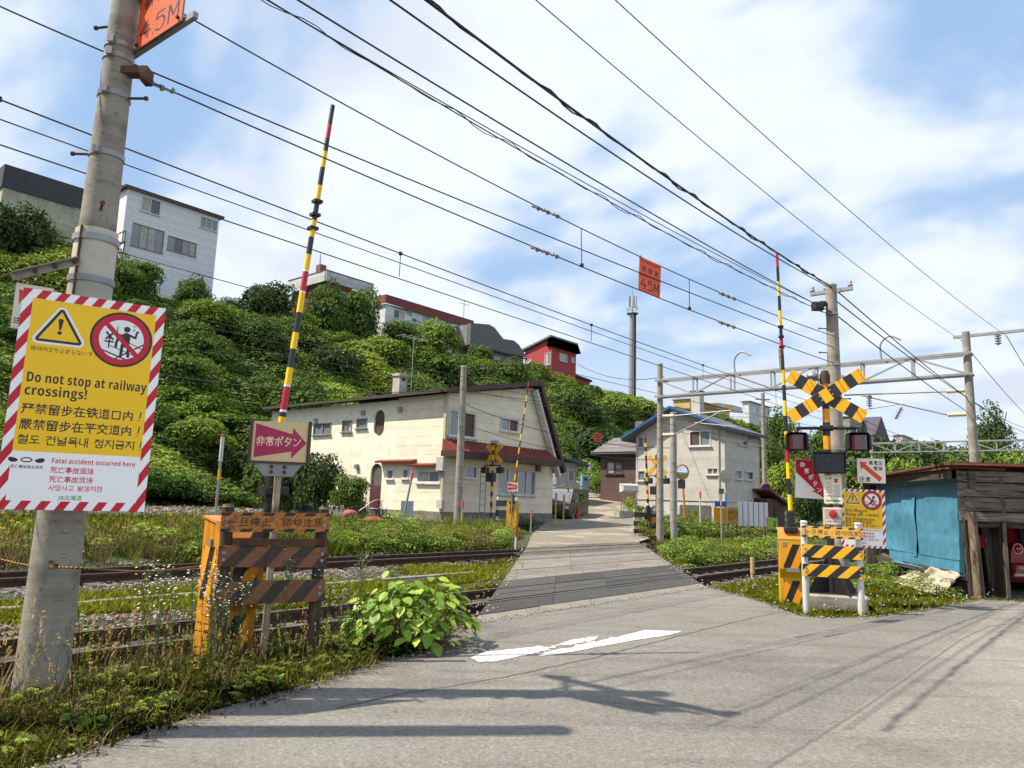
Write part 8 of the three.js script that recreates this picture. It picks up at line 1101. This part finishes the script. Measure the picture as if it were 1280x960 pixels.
// ---------------------------------------------------------------- knotweed: one bush of large leaves, each leaf a part
{
  const c = G(512, 806); c.y = -0.04; const t = thing('knotweed_bush', 'bushy knotweed with broad bright green leaves at the road corner', 'bush', c, 0);
  const leafGeo = (seed) => { const q = rngOf(seed), pts = [], n = 7, pos = [], idx = []; for (let i = 0; i <= n; i++) { const f = i / n, w = 0.42 * Math.pow(Math.sin(Math.PI * Math.min(1, 0.08 + f * 0.93)), 0.75) * (1 - 0.35 * f), z = -0.16 * f * f + 0.02 * q(); pos.push(-w, 0.07 * w + z - 0.02 * q(), f, 0, z - 0.03, f, w, 0.07 * w + z - 0.02 * q(), f); } pos[0] = -0.16; pos[6] = 0.16; for (let i = 0; i < n; i++) { const a = i * 3; idx.push(a, a + 3, a + 1, a + 1, a + 3, a + 4, a + 1, a + 4, a + 2, a + 2, a + 4, a + 5); } const g = new THREE.BufferGeometry(); g.setAttribute('position', new THREE.Float32BufferAttribute(pos, 3)); g.setAttribute('uv', new THREE.Float32BufferAttribute(new Float32Array(pos.length / 3 * 2), 2)); g.setIndex(idx); g.computeVertexNormals(); return g; };
  const lg = [leafGeo(1), leafGeo(2), leafGeo(3)], lm = [[0.26, 0.40, 0.045], [0.20, 0.33, 0.04], [0.34, 0.44, 0.055], [0.15, 0.26, 0.035]].map((k) => new THREE.MeshPhysicalMaterial({ color: C(...k), roughness: 0.5, side: THREE.DoubleSide, transmission: 0.25, thickness: 0, specularIntensity: 0.5 }));
  const q = rngOf(77), stems = [];
  for (let i = 0; i < 290; i++) {
    const a = q() * 6.283, e = Math.pow(q(), 0.8), rad = 0.35 + 0.65 * Math.sqrt(q()), x = Math.cos(a) * rad * 0.66, z = Math.sin(a) * rad * 0.6, yy = Math.max(0.05, 0.86 * Math.sqrt(Math.max(0.02, 1 - rad * rad * 0.92)) * (0.45 + 0.55 * e)), m = new THREE.Mesh(lg[i % 3], lm[Math.floor(q() * 4)]);
    m.name = 'leaf'; m.position.set(x - 0.1 * z, yy, z); const out = Math.atan2(Math.cos(a), Math.sin(a)) + (q() - 0.5) * 1.8; m.rotation.order = 'YXZ'; m.rotation.set(0.15 + 0.75 * q() - 0.3 * (yy > 0.6 ? 1 : 0), out, (q() - 0.5) * 0.7); m.scale.setScalar(0.085 + 0.075 * q()); m.castShadow = m.receiveShadow = true; t.add(m);
    if (i % 7 === 0) stems.push(tube(V3(x * 0.25, -0.05, z * 0.25), V3(x, yy, z), 0.008, 0.004, 5));
  }
  { const B = new Leaves(), z = rngOf(5); for (let k = 0; k < 26; k++) { const d = rdir(z), r = 0.5 * Math.pow(z(), 0.5); addClump(B, z, V3(d.x * r, 0.28 + 0.26 * d.y, d.z * r), 0.17, 34, 0.085, [0.20, 0.31, 0.04]); } const m = new THREE.Mesh(B.geo(), leafM); m.name = 'inner_foliage'; m.userData.kind = 'stuff'; m.castShadow = m.receiveShadow = true; t.add(m); }
  obj('stems', stems, mat(C(0.22, 0.10, 0.045), 0.7), t);
}
// ---------------------------------------------------------------- ballast
{
  const stone = (seed) => { const g = new THREE.IcosahedronGeometry(1, 0), q = rngOf(seed), p = g.attributes.position, mv = new Map(); for (let i = 0; i < p.count; i++) { const k = [p.getX(i), p.getY(i), p.getZ(i)].map((v) => v.toFixed(2)).join(); if (!mv.has(k)) mv.set(k, 0.65 + 0.6 * q()); const s = mv.get(k); p.setXYZ(i, p.getX(i) * s, p.getY(i) * s * 0.8, p.getZ(i) * s); } g.computeVertexNormals(); return g; };
  const items = []; const add = (n, c0, u0, u1, hw, s0, s1) => { let k = 0, t = 0; while (k < n && t++ < n * 10) { const v = c0 + (rnd() + rnd() - 1) * hw, u = rr(u0, u1), p = P(u, v); if (onRoad(p.x, p.z, -0.02)) continue; p.y = hgt(p.x, p.z) + rr(-0.005, 0.03); if (!seen(p, 10)) continue; const a = rnd(); items.push({ p, s: rr(s0, s1), tx: rnd() * 6, tz: rnd() * 6, c: a < 0.35 ? tint([0.22, 0.15, 0.11], [0.16, 0.10, 0.075], rnd()) : tint([0.30, 0.28, 0.25], [0.20, 0.185, 0.165], rnd()) }); k++; } };
  add(15000, 8.13, 0, 9.5, 2.2, 0.016, 0.034); add(8000, 14.84, 2, 19, 2.1, 0.022, 0.042); add(2500, 8.13, 15, 30, 1.9, 0.02, 0.04); add(1200, 14.84, 28, 45, 1.8, 0.03, 0.05); add(1500, 6.6, 1, 8, 1.1, 0.008, 0.022); add(1400, 12.6, 0, 16, 1.6, 0.014, 0.03); add(500, 33, 0, 22, 3, 0.05, 0.09);
  // loose grit along the ragged edges of the road and the lane
  for (let i = 0; i + 1 < roadPoly.length; i++) { const a = roadPoly[i], b2 = roadPoly[i + 1], L = a.distanceTo(b2); if (L > 12) continue; for (let k = 0; k < L * 90; k++) { const f = rnd(), q = a.clone().lerp(b2, f), o = rr(-0.25, 0.3) * rnd(); const p = V3(q.x + o * 0.8, 0.006, q.z + rr(-0.2, 0.2) * rnd()); if (!seen(p, 5)) continue; items.push({ p, s: 0.004 + 0.012 * Math.pow(rnd(), 3), tx: rnd() * 6, tz: rnd() * 6, c: tint([0.34, 0.31, 0.27], [0.16, 0.14, 0.12], rnd()) }); } }
  for (let k = 0; k < 900; k++) { const v = rr(6.5, 30), p = P((rnd() < 0.5 ? uL(v) : uR(v)) + rr(-0.4, 0.4), v); p.y = v < 16 ? 0.008 : hgt(p.x, p.z) + 0.05; items.push({ p, s: rr(0.008, 0.026), tx: rnd() * 6, tz: rnd() * 6, c: tint([0.36, 0.32, 0.27], [0.2, 0.18, 0.15], rnd()) }); }
  scatter('ballast', 'brown and grey ballast stones along both railway tracks', 'gravel', [stone(1), stone(2), stone(3)], mat(0xffffff, 0.95), items);
}
{ // flowers by the garden and clover heads on the right verge
  const dot = (seed) => { const B = new Leaves(), q = rngOf(seed); for (let i = 0; i < 9; i++) { const d = rdir(q); B.leaf(V3(0, 0, 0), d, rdir(q), 1, 0.8, W1, 0); } return B.geo(); };
  const items = []; for (let i = 0; i < 260; i++) { const u = rr(11.3, 18), v = rr(2.2, 6.6), p = P(u, v); if (onRoad(p.x, p.z, 0.05)) continue; p.y = hgt(p.x, p.z) + rr(0.08, 0.2); items.push({ p, s: rr(0.012, 0.02), c: [0.7, 0.7, 0.66] }); }
  for (let i = 0; i < 90; i++) { const p = gAt(rr(752, 800), 640, rr(45, 52)); if (onRoad(p.x, p.z, 0.4)) continue; p.y += rr(0.3, 0.9); items.push({ p, s: rr(0.05, 0.1), c: rnd() < 0.6 ? [0.55, 0.05, 0.05] : [0.7, 0.45, 0.5] }); }
  for (let i = 0; i < 60; i++) { const p = P(rr(3, 9), rr(17, 19)); p.y = hgt(p.x, p.z) + rr(0.6, 1.0); items.push({ p, s: rr(0.02, 0.045), c: [0.6, 0.45, 0.02] }); }
  scatter('small_flowers', 'scattered small clover, garden and goldenrod flower heads', 'flowers', [dot(1), dot(2)], mat(0xffffff, 0.8), items);
}

renderer.render(scene, camera);
